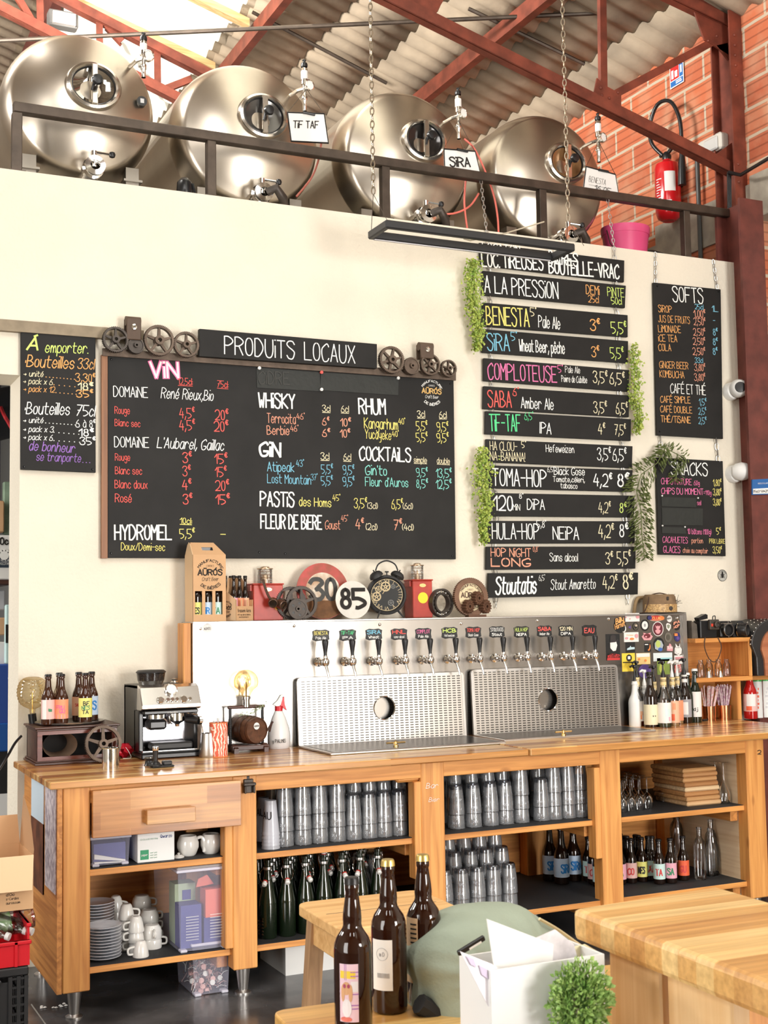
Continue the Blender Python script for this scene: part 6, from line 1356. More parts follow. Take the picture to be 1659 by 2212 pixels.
    e = MB(); e.lathe([(.0635, hz+.016), (.0695, hz+.055)], 28, (-.055, .16, 0)); part('hopper_wall', e, GLASS, t); e = MB(); e.lathe([(.071, hz+.054), (.072, hz+.058), (.062, hz+.066), (0, hz+.068)], 28, (-.055, .16, 0)); part('hopper_lid', e, MATTEB, t)
    e = MB(); e.lathe([(.016, 0), (.02, .012), (.012, .02), (.016, .028), (0, .034)], 12, (.055, .14, top-.008)); part('cup_rail_knob', e, CHROME, t)
coffee()
# tamper and stand
c = at(341, 1658); t = thing('coffee_tamper', 'black handled tamper standing on a dark tamping block', 'tamper', c)
e = MB(); e.box((.02, .005, .005), (.10, .05, .010), 0, None, .004); e.box((.042, .005, .018), (.04, .036, .018), 0, None, .004); e.lathe([(.028, .01), (.028, .014), (.02, .018)], 16, (-.012, -.005, 0)); part('tamping_block', e, MATTEB, t); e = MB(); e.lathe([(.022, .016), (.020, .022), (.010, .03), (.011, .055), (.013, .075), (.0, .077)], 20, (-.012, -.005, 0)); part('grip', e, BLACK, t); e = MB(); e.lathe([(.0125, .075), (.014, .079), (.0135, .091), (0, .092)], 20, (-.012, -.005, 0)); part('grip_top', e, CHROME, t)
c = at(328, 1654); y = c.y-.02; t = thing('dosing_ring', 'small black dosing funnel behind the tamper', 'dosing funnel', (X(327, y, 1650), y+.03, ZW)); e = MB(); e.lathe([(.026, 0), (.022, .006), (.019, .022), (.024, .03), (.024, .036), (.019, .036), (.016, .02)], 20); part('funnel', e, BLACK, t); e = MB(); e.lathe([(.0245, .034), (.0205, .038)], 20); part('steel_rim', e, CHROME, t)
# milk jug behind the machine
c = at(441, 1622); t = thing('milk_jug', 'steel milk jug between the coffee machine and the floral tin', 'jug', (X(440, 5.98, 1600), 5.9, ZW)); e = MB(); e.lathe([(0, 0), (.045, 0), (.048, .01), (.042, .07), (.038, .11), (.036, .11), (.04, .07), (.044, .012)], 28); part('jug_body', e, STEEL, t); e = MB(); e.tube([(.035, -.02, .10), (.05, -.03, .09), (.052, -.032, .05), (.043, -.025, .03)], .004, 6); part('jug_handle', e, MATTEB, t)
# floral tin with spoons
c = at(472, 1634); k = mpp(c); r = 20*k; h = 73*k; t = thing('floral_tin', 'red and cream floral paper covered tin holding spoons', 'tin', c)
m, tt, b = nodes('floral_red_paper'); N, L = tt.nodes, tt.links; tcx = N.new('ShaderNodeTexCoord'); vo = N.new('ShaderNodeTexVoronoi'); vo.feature = 'SMOOTH_F1'; vo.inputs['Scale'].default_value = 55; wv = N.new('ShaderNodeTexWave'); wv.inputs['Scale'].default_value = 22; wv.inputs['Distortion'].default_value = 9; L.new(tcx.outputs['Object'], vo.inputs['Vector']); L.new(tcx.outputs['Object'], wv.inputs['Vector'])
mm = N.new('ShaderNodeMath'); mm.operation = 'MULTIPLY'; L.new(vo.outputs['Distance'], mm.inputs[0]); L.new(wv.outputs['Fac'], mm.inputs[1]); rp = N.new('ShaderNodeValToRGB'); rp.color_ramp.elements[0].position = .10; rp.color_ramp.elements[0].color = (.86, .74, .62, 1); rp.color_ramp.elements[1].position = .16; rp.color_ramp.elements[1].color = (.74, .13, .07, 1); L.new(mm.outputs[0], rp.inputs[0]); L.new(rp.outputs[0], b.inputs['Base Color']); b.inputs['Roughness'].default_value = .5; MATS['floral'] = m
e = MB(); e.lathe([(0, .003), (r, .003), (r, h), (r*.95, h), (r*.95, h*.4), (0, h*.4)], 28); part('tin_wall', e, m, t); e = MB(); e.lathe([(r*1.01, h-.003), (r*1.03, h), (r*.95, h+.001)], 28); e.lathe([(r*1.01, 0), (r*1.02, .004)], 28); part('tin_rim', e, mat('orange_rim', (.8, .25, .08), .4), t)
e = MB(); e.tube([(.0, .01, .02), (.004, .016, h+.012), (.004, .018, h+.018)], [.0035, .005, .006], 8); e.tube([(-.01, .01, .02), (-.02, .012, h+.01)], [.003, .004], 8); part('spoon_handles', e, STEEL, t)
# little barrel in a wooden frame, holding a big bulb
def barrel():
    c = at(540, 1625); k = mpp(c); t = thing('barrel_lamp', 'little wooden barrel in a framed cradle with a large amber bulb on top', 'lamp', (c.x, c.y+.03, ZW)); z = lambda px: px*k
    for s_ in (-1, 1):
        e = MB(); e.prism([(-.055, 0), (-.03, 0), (-.02, .014), (.02, .014), (.03, 0), (.055, 0), (.055, .022), (.03, .04), (-.03, .04), (-.055, .022)], (s_*z(34)-.011, 0, 0), (0, 1, 0), (0, 0, 1), (1, 0, 0), .022); part('cradle_foot', e, DKWOOD, t)
        e = MB(); e.tube([(s_*z(37), .02, .03), (s_*z(37), .02, z(95))], .007, 10); 
        for q in range(12): e.lathe([(.0078, 0), (.009, .002), (.0078, .004)], 10, (s_*z(37), .02, .045+q*.010))
        part('frame_post', e, MATTEB, t)
    e = MB(); e.bb(-z(42), z(42), -.045, -.02, .012, .035, 0, .003); e.bb(-z(42), z(42), .02, .045, .012, .035, 0, .003); part('cradle_rail', e, DKWOOD, t)
    e = MB(); e.tube([(-z(42), .02, z(96)), (z(42), .02, z(96))], .008, 10); part('frame_bar', e, DKWOOD, t)
    Mb = Matrix.Translation((0, 0, z(48))) @ Matrix.Rotation(.28, 4, 'Z') @ Matrix.Rotation(PI/2, 4, 'X'); R = z(31)
    bw_ = wood('barrel_stave_wood', (.13, .055, .028), (.06, .025, .013), 'y', .35)
    e = MB(); e.lathe([(0, -.075), (R*.84, -.075), (R*.84, -.08), (R*.88, -.08), (R*.96, -.04), (R, 0), (R*.96, .04), (R*.88, .08), (R*.84, .08), (R*.84, .072), (0, .072)], 32, (0, 0, 0), 0, Mb); bo = part('barrel_body', e, bw_, t)
    for q in (-.06, -.025, .025, .06): e = MB(); rr = R*(1-.16*(abs(q)/.08)**1.5)+.001; e.lathe([(rr, q-.005), (rr+.001, q+.005)], 32, (0, 0, 0), 0, Mb); part('hoop', e, DKWOOD, bo)
    e = MB(); e.lathe([(.017, .0745), (0, .0745)], 20, (0, 0, 0), 0, Mb @ Matrix.Translation((.0, .02, 0)), False); sb = part('round_label', e, PAPER, bo); e = MB(); F = lambda x, y: Mb @ V((x, y+.02, .0755)); 
    tw_, stt = strokes('AÜRÓS')
    for q in stt: ribbon(e, [((x-tw_/2)*.0011, (y-3)*.0013) for x, y in q], .0014, F)
    part('label_print', e, CHALK['X'], sb)
    e = MB(); e.tube([(z(42), 0, z(40)), (z(58), -.0, z(62))], .005, 8); e.tube([(z(50), 0, z(40)), (z(56), 0, z(60))], .004, 8); part('tap_lever', e, DKWOOD, bo)
    # bulb
    e = MB(); e.lathe([(.018, z(96)), (.018, z(112)), (.022, z(113)), (.022, z(118)), (.014, z(120))], 20, (-.02*0, .02, 0)); part('bulb_socket', e, CHROME, t)
    e = MB(); R2 = z(27); zc = z(150); e.lathe([(.016, z(112)), (.019, z(119)), (.026, z(126)), (.037, z(133))]+[(R2*math.cos(a), zc+R2*math.sin(a)) for a in [-.42+(PI/2+.42)*j/14 for j in range(15)]], 32, (0, .02, 0)); part('glass_bulb', e, GOLDGL, t)
    e = MB(); e.tube([(0, .02, z(118)), (0, .02, z(150))], .004, 8)
    for j in range(6): a = j*PI/3; e.tube([(0, .02, z(130)), (.014*math.cos(a), .02+.014*math.sin(a), z(152)), (.004*math.cos(a), .02+.004*math.sin(a), z(160))], .001, 4)
    part('filament', e, BRASS, t)
    e = MB(); rr = random.Random(3)
    for j in range(110):
        f = rr.random(); p = V((z(-20)+z(62)*f, -.012+rr.gauss(0, .006), z(80)+z(24)*f**2+rr.gauss(0, .008))); a = V((rr.uniform(-1, 1), rr.uniform(-1, 1), rr.uniform(-1, 1))).normalized()*.008; s2 = a.orthogonal().normalized()*.0035; e.add([p, p+a*.5+s2, p+a, p+a*.5-s2], [(0, 1, 2, 3)])
    e.tube(curve([(z(-20), -.012, z(80)), (z(10), -.012, z(84)), (z(42), -.012, z(104))]), .0012, 5); part('leaf_sprig', e, mat('grey_green_leaf', (.30, .38, .2), .6), t)
barrel()
# spray bottle
c = at(603, 1616); k = mpp(c); t = thing('spray_bottle', 'white translucent spray bottle with red trigger before the steel wall', 'spray bottle', c); z = lambda px: px*k; e = MB(); r = z(25); e.lathe([(0, 0), (r*.9, 0), (r, z(6)), (r, z(28)), (r*.92, z(42)), (r*.6, z(66)), (r*.33, z(80)), (r*.28, z(84)), (0, z(84))], 28, sy=.8); part('tank', e, mat('frosted_white', (.82, .81, .8), .3), t)
e = MB(); e.lathe([(r*.34, z(80)), (r*.34, z(90)), (0, z(90))], 16); e.prism([(z(2), z(92)), (z(9), z(108)), (z(12), z(110)), (z(13), z(93)), (z(18), z(80)), (z(12), z(84))], (0, -.006, 0), (1, 0, 0), (0, 0, 1), (0, 1, 0), .012); part('red_trigger', e, mat('trigger_red', (.6, .02, .03), .35), t)
e = MB(); e.prism([(-z(14), z(94)), (-z(4), z(102)), (z(4), z(114)), (z(9), z(115)), (z(7), z(104)), (z(3), z(92)), (-z(6), z(90))], (0, -.008, 0), (1, 0, 0), (0, 0, 1), (0, 1, 0), .016); part('spray_head', e, WHITE, t)
e = MB(); wrap(e, 'y PALMiS', r*1.0, math.atan2(-c.y, -c.x), z(14), z(7), z(30), .14); part('ink_writing', e, CHALK['X'], t)

# ================================================================ ON TOP OF THE TAP WALL
TS = PY+.0
def top(px, y): return V((X(px, y, 1330), y, ZT))
# tall bottle carton
def carton():
    y0 = PY+.005; x0, x1 = X(416, y0, 1270), X(488, y0, 1270); w_ = x1-x0; dp = .13; k = mpp(V((x0, y0, 1.7))); t = thing('bottle_carton', 'tall kraft carton with die-cut handle holding three bottles', 'carton', ((x0+x1)/2, y0, ZT)); h = w_/2; z1 = 145*k; z2 = 173*k
    sl = [(-h+.012+.052*i, -h+.012+.052*i+.036) for i in range(3)]; zb_, zt_ = 15*k, 66*k
    e = MB(); xs = [-h]+[q for s_ in sl for q in s_]+[h]
    for a, b in zip(xs[::2], xs[1::2]): e.bb(a, b, 0, .002, zb_, zt_)
    e.bb(-h, h, 0, .002, 0, zb_); e.bb(-h, h, 0, .002, zt_, z1); e.bb(-h, h, dp-.002, dp, 0, z1); e.bb(h-.002, h, .002, dp-.002, 0, z1); e.bb(-h+.003, h-.003, .003, dp-.003, 0, .002); part('carton_wall', e, CARD, t)
    e = MB(); e.bb(-h-.0005, -h+.002, 0, dp, 0, z1); e.prism([(0, z1), (dp, z1), (dp*.68, z2-.012), (dp*.5, z2), (dp*.32, z2-.012)], (-h, 0, 0), (0, 1, 0), (0, 0, 1), (1, 0, 0), .003); part('side_flap', e, CARDL, t)
    e = MB(); hw = .03; F = lambda u, v: (u, dp*.5*(v-z1)/(z2-z1), v); hz = z1+(z2-z1)*.5
    o = [(-h, z1), (h, z1), (h*.55, z2-.004), (h*.4, z2), (-h*.75, z2), (-h*.95, z2-.01)]
    def slopedq(x0, x1, a, b): e.add([F(x0, a), F(x1, a), F(x1, b), F(x0, b)], [(0, 1, 2, 3)])
    zA, zB = hz-.009, hz+.007; f = lambda v: h-(h*.5)*(v-z1)/(z2-z1)
    e.add([F(-h, z1), F(h, z1), F(f(zA), zA), F(-h, zA)], [(0, 1, 2, 3)]); slopedq(-h, -.028, zA, zB); e.add([F(.028, zA), F(f(zA), zA), F(f(zB), zB), F(.028, zB)], [(0, 1, 2, 3)]); e.add([F(-h, zB), F(f(zB), zB), F(f(z2), z2), F(-h*.9, z2)], [(0, 1, 2, 3)]); part('handle_flap', e, CARD, t)
    e = MB(); e.bb(-.028, .028, dp*.25+.02, dp*.25+.022, zA-.004, zB+.004); part('handle_hole', e, BLACK, t)
    a, b = MB(), MB(); logo((.004, -.0008, 102*k), (1, 0, 0), (0, 0, 1), 33*k, (a, b)); a.add(b.v, b.f); part('printed_mark', a, CHALK['X'], t)
    o = t.location
    for i, (s_, lm, tx) in enumerate(zip(sl, (L_YEL, L_BLU, L_MINT), (('NES', I_BLK), ('SiR', I_BLUE), ('TA', I_GRN)))):
        bottle(('yellow', 'blue', 'green')[i]+' labelled bottle inside the tall kraft carton', (o.x+(s_[0]+s_[1])/2, o.y+.038, ZT+.0025), .23, .027, AMBERD, CAPB, lm, (.06, .40), [(tx[0], -.1, .3, .35, 1.3, tx[1])], group='bottles inside the tall carton')
carton()
# six pack
def sixpack():
    y0 = PY+.004; x0, xm, x1 = X(467, y0), X(510, y0), X(558, y0); t = thing('bottle_carrier', 'small kraft bottle carrier with pointed end holding dark bottles', 'carrier', (xm, y0, ZT)); k = mpp(V((xm, y0, 1.65))); yaw_ = .50
    U = V((math.cos(yaw_), math.sin(yaw_), 0)); Wd = V((-math.sin(yaw_), math.cos(yaw_), 0)); L_ = (x1-xm)/math.cos(yaw_)*.96; D_ = (xm-x0)/math.sin(yaw_)*.6
    def bx(e, u0, u1, v0, v1, z0, z1): p = [U*a+Wd*b+V((0, 0, c)) for a in (u0, u1) for b in (v0, v1) for c in (z0, z1)]; e.add(p, [(0, 1, 3, 2), (4, 6, 7, 5), (0, 4, 5, 1), (2, 3, 7, 6), (0, 2, 6, 4), (1, 5, 7, 3)])
    hs = 46*k
    e = MB(); bx(e, 0, L_, 0, .002, 0, 32*k); n = 3
    for i in range(n+1): bx(e, L_*i/n-.005*(i > 0), L_*i/n+.005*(i < n), 0, .002, 32*k, hs)
    bx(e, L_-.002, L_, 0, D_, 0, hs); bx(e, 0, L_, D_-.002, D_, 0, hs); bx(e, 0, L_, 0, D_, 0, .002); part('long_side', e, CARD, t)
    e = MB(); e.prism([(0, 0), (D_, 0), (D_, hs), (D_/2, hs+17*k), (0, hs)], (0, 0, 0), Wd, (0, 0, 1), U, .002); part('pointed_end', e, CARDL, t)
    e = MB(); e.prism([(0, 0), (L_, 0), (L_, hs+40*k), (L_*.9, hs+48*k), (L_*.1, hs+48*k), (0, hs+17*k)], Wd*(D_/2), U, (0, 0, 1), Wd, .002); part('centre_divider', e, CARD, t)
    a, b = MB(), MB(); logo(Wd*(D_/2)+V((0, 0, 26*k))-U*.0008, -Wd, (0, 0, 1), 18*k, (a, b)); a.add(b.v, b.f); part('printed_mark', a, CHALK['X'], t)
    a = MB(); write(a, 'Brasserie Auros', U*.012-Wd*.0008+V((0, 0, 19*k)), U, (0, 0, 1), L_*.75, 7*k, .14); write(a, '81 rue de la biere', U*.012-Wd*.0008+V((0, 0, 12*k)), U, (0, 0, 1), L_*.72, 3*k, .12); write(a, 'www brasserieauros', U*.02-Wd*.0008+V((0, 0, 7*k)), U, (0, 0, 1), L_*.55, 3*k, .12); part('printed_address', a, CHALK['X'], t)
    o = t.location; H = 98*k
    for i in range(3):
        for j in (0, 1):
            p = o+U*(L_*(i+.5)/3)+Wd*(D_*(.27+.46*j)); bottle('dark bottle in the small carrier, '+('front', 'back')[j]+' row, '+('next to the pointed end', 'in the middle', 'at the far end')[i], (p.x, p.y, ZT+.0025), H, min(.027, L_/6.6), AMBERD, CAPB, (L_PNK, L_ORG, L_PEACH)[i], (.10, .50), group='bottles in the small carrier')
sixpack()
# red lanterns
def lantern(lab_, x0p, x1p, y, H, gw, gh, gox, spot, spot_m):
    x0, x1 = X(x0p, y), X(x1p, y); k = mpp(V((x0, y, 1.65))); w_ = x1-x0; t = thing('signal_lantern', lab_, 'lantern', ((x0+x1)/2, y, ZT), 0, 'red railway lanterns'); h = w_/2
    e = MB(); e.bb(-h, h, 0, w_*.9, 0, H*k, 0, .003); bd = part('tin_body', e, REDM, t); e = MB(); e.bb(-h-.005, h+.005, -.004, w_*.9+.004, H*k, H*k+.008, 0, .003); e.bb(-h-.01, -h, .02, w_*.7, H*k-.03, H*k); part('top_tray', e, REDM, t)
    c = (gox*k, w_*.45, H*k+.008); g = gw*k/2; gz = gh*k; e = MB(); e.lathe([(g*.9, 0), (g, .004), (g, gz*.8), (g*.92, gz*.85)], 24, c); part('glass_chimney', e, GLASS, t)
    e = MB(); e.lathe([(g*1.12, gz*.83), (g*1.12, gz*.88), (g*.6, gz*.9), (g*.6, gz*.96), (g*.3, gz), (0, gz)], 24, c); e.lathe([(g*.4, 0), (g*.4, gz*.5), (0, gz*.5)], 12, c)
    for q in range(4): e.lathe([(g*1.01, gz*(.15+.18*q)), (g*1.03, gz*(.16+.18*q)), (g*1.01, gz*(.17+.18*q))], 24, c)
    part('chimney_cap', e, mat('rusty_brass', (.5, .36, .24), .4, .8), t)
    e = MB(); e.lathe([(spot[2]*k, 0), (spot[2]*k, .002), (0, .002)], 28, (spot[0]*k, 0, spot[1]*k), 0, Matrix.Rotation(PI/2, 4, 'X'), False); part('round_lens', e, spot_m, t)
    e = MB(); e.lathe([(8*k, 0), (8*k, .002), (0, .002)], 20, (0, 0, (H-10)*k if H < 85 else 12*k), 0, Matrix.Rotation(PI/2, 4, 'X') @ Matrix.Diagonal((1, .5, 1, 1)), False); part('maker_plate', e, BRASS, t)
    return t, k, h
YS = mat('signal_yellow', (.90, .70, .02), .5); OS = mat('signal_orange', (.85, .35, .03), .4)
ln1, k1, h1 = lantern('red tin lantern wearing goggles behind the bottle carrier', 548, 612, PY+.07, 77, 31, 38, 4, (22, 30, 9), OS)
ln2, k2, h2 = lantern('clean red tin lantern with a yellow disc beside the ball bearing', 893, 935, PY+.06, 80, 27, 36, -2, (0, 43, 12), YS)
# goggles hung on the left lantern
t = thing('steampunk_goggles', 'brown leather goggles hung over the left red lantern', 'goggles', (ln1.location.x, PY+.03, ZT+.09)); k = k1
e = MB(); e.tube(curve([(-18*k, 0, 50*k), (-16*k, -.008, 36*k), (-8*k, -.012, 14*k), (0, -.012, 4*k)]), [.007]*15+[.004], 6); e.tube(curve([(16*k, -.01, -3*k), (28*k, .0, 8*k), (34*k, .02, 24*k)]), .006, 6); part('strap', e, mat('brown_strap_leather', (.07, .035, .02), .5), t)
for sx, zz_, nm in ((-1, -2, 'eyecup'), (22, -6, 'eyecup')):
    Mg = Matrix.Translation((sx*k+2*k, -.02, zz_*k)) @ Matrix.Rotation(-.3 if sx < 0 else .35, 4, 'Z') @ Matrix.Rotation(PI/2+.3, 4, 'X'); e = MB(); e.lathe([(10*k, -.03), (11*k, -.01), (10*k, .004), (8.5*k, .006), (8*k, .0)], 20, (0, 0, 0), 0, Mg); g_ = part(nm, e, mat('goggle_brown', (.10, .05, .03), .35, .4), t); e = MB(); e.lathe([(8.2*k, .001), (0, .003)], 20, (0, 0, 0), 0, Mg); part('lens', e, mat('goggle_lens', (.02, .012, .008), .05, coat=.5), g_)
# gears by the 30 sign
for (cxp, czp, rp, T, sp, lab_, dy, th) in ((628, 1294, 36, 56, 5, 'dark gear half hidden behind the large spoked gear', .075, .014), (650, 1298, 36.5, 64, 5, 'large spoked gear leaning before the 30 road sign', .05, .016), (642, 1310, 23, 52, 6, 'small gear plate with round holes before the spoked gear', .015, .014)):
    y = PY+dy; c = P(cxp, czp, y=y); k = mpp(c); R = rp*k; e = MB(); e.gear(R, T, th, 0, Matrix.Rotation(PI/2-.10, 4, 'X'), sp if sp != 6 else 0, .15, .26, .05, 1.6)
    if sp == 6:
        for j in range(5): a = j*2*PI/5; e.lathe([(R*.13, th*.85), (0, th*.86)], 12, (0, 0, 0), 1, Matrix.Rotation(PI/2-.10, 4, 'X') @ Matrix.Translation((R*.58*math.cos(a), R*.58*math.sin(a), 0)), False)
    solo('cog_gear', e, [GEARD, BLACK], lab_, 'gear', loc=(c.x, y, ZT+R), group='gears on top of the tap wall')
# road signs
def roadsign(lab_, cxp, rp, y, txt, rim, tilt, th=.004):
    c = V((X(cxp, y, 1280), y, 0)); k = mpp(V((c.x, y, 1.7))); R = rp*k; t = thing('road_sign', lab_, 'sign', (c.x, y, ZT), 0, 'round enamel number signs'); M = Matrix.Translation((0, 0, R)) @ Matrix.Rotation(PI/2-tilt, 4, 'X')
    e = MB(); e.lathe([(R, 0), (R, th), (0, th)], 56, (0, 0, 0), 0, M, False); e.lathe([(R, 0), (0, 0)], 56, (0, 0, 0), 0, M, False)
    base = mat('chipped_red_enamel', (.55, .06, .055), .45, vary=.6, vscale=16, dark=(.30, .06, .03)) if rim else mat('aged_white_enamel', (.80, .76, .68), .4, vary=.25, vscale=10)
    part('plate', e, base, t)
    if rim:
        e = MB(); e.lathe([(R*.66, th+.001), (0, th+.001)], 48, (0, 0, 0), 0, M, False); w_ = part('white_centre', e, mat('rusted_white_enamel', (.80, .74, .62), .5, vary=.55, vscale=14, dark=(.42, .22, .10)), t)
        e = MB(); pts = [(R*.985*math.cos(a), R*.985*math.sin(a)) for a in [PI+.35+(PI-.7)*j/24 for j in range(25)]]; e.add([M @ V((x, y_, th+.0018)) for x, y_ in pts], [list(range(25))]); part('rust_patch', e, mat('rust_stain', (.20, .09, .035), .8, vary=.4, vscale=30), t)
    e = MB(); F = lambda x, y_: M @ V((x, y_, th+.003)); tw_, stt = strokes(txt); hh = R*(.70 if rim else .95); sx = R*(.95 if rim else 1.35)/tw_
    for q in stt: ribbon(e, [((x-tw_/2)*sx, (y_-3)*hh/6+R*.06) for x, y_ in q], R*(.15 if rim else .2), F)
    part('number', e, mat('worn_black_number', (.06, .06, .055), .6, vary=.4, vscale=60) if rim else CHALK['X'], t)
roadsign('round road sign with red rim and worn number 30', 697, 61, PY+.10, '30', True, .10)
roadsign('round white sign with black number 85', 762, 41, PY+.045, '85', False, .08)
# alarm clock
def clock():
    y = PY+.05; c = P(838, 1285, y=y); k = mpp(c); R = 43*k; t = thing('alarm_clock', 'large black twin bell alarm clock with skeleton gear dial', 'clock', (c.x, y+.02, ZT)); zc = c.z-ZT; M = Matrix.Translation((0, 0, zc)) @ Matrix.Rotation(-.32, 4, 'Z') @ Matrix.Rotation(PI/2, 4, 'X')
    e = MB(); e.lathe([(R*.86, -.05), (R*.97, -.04), (R, -.03), (R, .02), (R*.97, .03), (R*.88, .034), (R*.85, .030), (R*.80, .022)], 48, (0, 0, 0), 0, M); e.lathe([(R*.86, -.05), (0, -.05)], 40, (0, 0, 0), 0, M); part('drum_case', e, MATTEB, t)
    e = MB(); e.lathe([(R*.82, .021), (0, .021)], 40, (0, 0, 0), 0, M, False); d = part('dial', e, mat('dial_black', (.012, .014, .014), .5), t)
    GD = mat('dial_gold', (.62, .50, .30), .4, .5); e = MB()
    for j in range(12):
        a = PI/2-j*PI/6; p, q = (R*.60, R*.74); n = ('XII', 'I', 'II', 'III', 'IV', 'V', 'VI', 'VII', 'VIII', 'IX', 'X', 'XI')[j]; tw_, stt = strokes(n); w_ = min(R*.26, R*.09*len(n))
        ux, uy = -math.sin(a), math.cos(a); F = lambda x, y_: M @ V(((p+y_)*math.cos(a)-ux*x*-1*-1, (p+y_)*math.sin(a)-uy*x, .0225))
        for s_ in stt: ribbon(e, [((x-tw_/2)*w_/max(tw_, .5), y_*R*.16/6) for x, y_ in s_], R*.022, F)
    e.ring([(R*.80*math.cos(2*PI*j/40), R*.80*math.sin(2*PI*j/40)) for j in range(40)], [(R*.775*math.cos(2*PI*j/40), R*.775*math.sin(2*PI*j/40)) for j in range(40)], .001, 0, M @ Matrix.Translation((0, 0, .022))); part('numerals', e, GD, d)
    for gx, gy, gr, T in ((-.06, .42, .26, 24), (-.42, .28, .17, 18), (-.52, -.08, .24, 22), (.32, .42, .12, 14), (.2, -.4, .16, 16)):
        e = MB(); e.gear(R*gr, T, .003, 0, M @ Matrix.Translation((R*gx, R*gy, .022)), 5, .2, .3, .1, 1.2); part('dial_gear', e, GD if gx < .1 else mat('dial_grey', (.2, .2, .19), .5, .5), d)
    e = MB(); e.box((-R*.14, -R*.18, .027), (.003, R*.5, .001), 0, M @ Matrix.Translation((0, 0, 0)) @ Matrix.Rotation(-.6, 4, 'Z')); e.box((-R*.1, R*.08, .028), (.004, R*.3, .001), 0, M @ Matrix.Rotation(.9, 4, 'Z')); part('hands', e, GD, d)
    e = MB(); e.lathe([(R*.835, .026), (0, .030)], 40, (0, 0, 0), 0, M); part('cover_glass', e, glass('cover_glass', (.97, .97, .97), (.8, .8, .8), .3, .02), t)
    for s_ in (-1, 1):
        Mb = Matrix.Translation((s_*R*.56, -.01, zc+R*.90)) @ Matrix.Rotation(s_*.5, 4, 'Y'); e = MB(); r = R*.36; e.lathe([(r, 0), (r*.97, r*.3), (r*.75, r*.62), (r*.4, r*.78), (0, r*.82), ], 24, (0, 0, 0), 0, Mb); e.lathe([(r, 0), (0, r*.1)], 24, (0, 0, 0), 0, Mb); e.tube([Mb @ V((0, 0, r*.8)), Mb @ V((0, 0, r*1.1))], .004, 8); e.tube([Mb @ V((0, 0, 0)), (s_*R*.42, -.005, zc+R*.85)], .005, 8); part('bell', e, MATTEB, t)
        e = MB(); e.tube([(s_*R*.5, -.03, zc-R*.8), (s_*R*.72, -.05, .003)], [.006, .003], 8); part('foot', e, MATTEB, t)
    e = MB(); e.tube(curve([(-R*.62, -.01, zc+R*1.22), (-R*.45, -.01, zc+R*1.55), (0, -.01, zc+R*1.72), (R*.45, -.01, zc+R*1.55), (R*.62, -.01, zc+R*1.22)]), .004, 8); part('carry_handle', e, MATTEB, t)
    e = MB(); e.tube([(0, -.01, zc+R), (0, -.01, zc+R*1.16)], .003, 6); e.tube([(-.01, -.01, zc+R*1.16), (.01, -.01, zc+R*1.16)], .004, 6); part('hammer', e, MATTEB, t)
clock()
# ball bearing
y = PY+.06; c = P(953, 1298, y=y); k = mpp(c); R = 31*k; M = Matrix.Translation((0, 0, R)) @ Matrix.Rotation(PI/2, 4, 'X') @ Matrix.Rotation(.25, 4, 'Y'); t = thing('ball_bearing', 'open steel ball bearing leaning between the red lantern and the round gear sign', 'bearing', (c.x, y, ZT))
rg = lambda r: [(r*math.cos(2*PI*j/40), r*math.sin(2*PI*j/40)) for j in range(40)]
e = MB(); e.ring(rg(R), rg(R*.88), .03, 0, M @ Matrix.Translation((0, 0, -.015))); part('outer_race', e, GEARD, t); e = MB(); e.ring(rg(R*.72), rg(R*.60), .03, 0, M @ Matrix.Translation((0, 0, -.015))); part('inner_race', e, GEARD, t)
for j in range(18): a = 2*PI*j/18; e = MB(); e.lathe([(0, -R*.075), (R*.06, -R*.045), (R*.078, 0), (R*.06, R*.045), (0, R*.075)], 10, (0, 0, 0), 0, M @ Matrix.Translation((R*.8*math.cos(a), R*.8*math.sin(a), .004))); part('steel_ball', e, CHROME, t)
# brewery mark in a wooden gear ring and the trio of rusty gears before it
y = PY+.06; c = P(1014, 1284, y=y); k = mpp(c); R = 42*k; M = Matrix.Translation((0, 0, R)) @ Matrix.Rotation(PI/2-.06, 4, 'X'); t = thing('round_sign', 'round brewery sign set in a brown toothed ring', 'sign', (c.x, y, ZT))
e = MB(); o = []; i_ = []
for j in range(240): a = 2*PI*(j+.5)/240; r = R if j % 4 in (0, 1) else R*.965; o.append((r*math.cos(a), r*math.sin(a))); i_.append((R*.72*math.cos(a), R*.72*math.sin(a)))
e.ring(o, i_, .022, 0, M); part('toothed_ring', e, mat('rusty_brown_ring', (.20, .10, .055), .6, vary=.3, vscale=20), t)
e = MB(); e.lathe([(R*.73, .004), (R*.73, .012), (0, .012)], 40, (0, 0, 0), 0, M, False); part('face_disc', e, mat('cream_disc', (.78, .64, .40), .5), t)
a, b = MB(), MB(); logo(M @ V((0, R*.02, .0135)), (1, 0, 0), M.to_3x3() @ V((0, 1, 0)), R*.66, (a, b)); a.add(b.v, b.f); part('printed_mark', a, mat('brown_print', (.10, .05, .03), .6), t)
RUSTG = mat('rust_brown_gear', (.17, .08, .045), .6, .3, vary=.4, vscale=25)
t = thing('gear_sculpture', 'three rusty pinions welded together before the round brewery sign', 'ornament', (X(1030, PY+.02), PY+.01, ZT)); 
for px, pz, rp in ((1010, 1312, 15), (1030, 1294, 15), (1047, 1312, 15)):
    c = P(px, pz, y=PY+.02); k = mpp(c); R = rp*k; e = MB(); e.gear(R, 14, .032, 0, Matrix.Translation((c.x-t.location.x, .03, c.z-ZT+.004)) @ Matrix.Rotation(.35, 4, 'Z') @ Matrix.Rotation(PI/2, 4, 'X'), 0, .25, .5, .2, 1.05); part('pinion', e, RUSTG, t)
e = MB(); e.bb(-.05, .06, .01, .05, 0, .012); part('foot_bar', e, RUSTG, t)
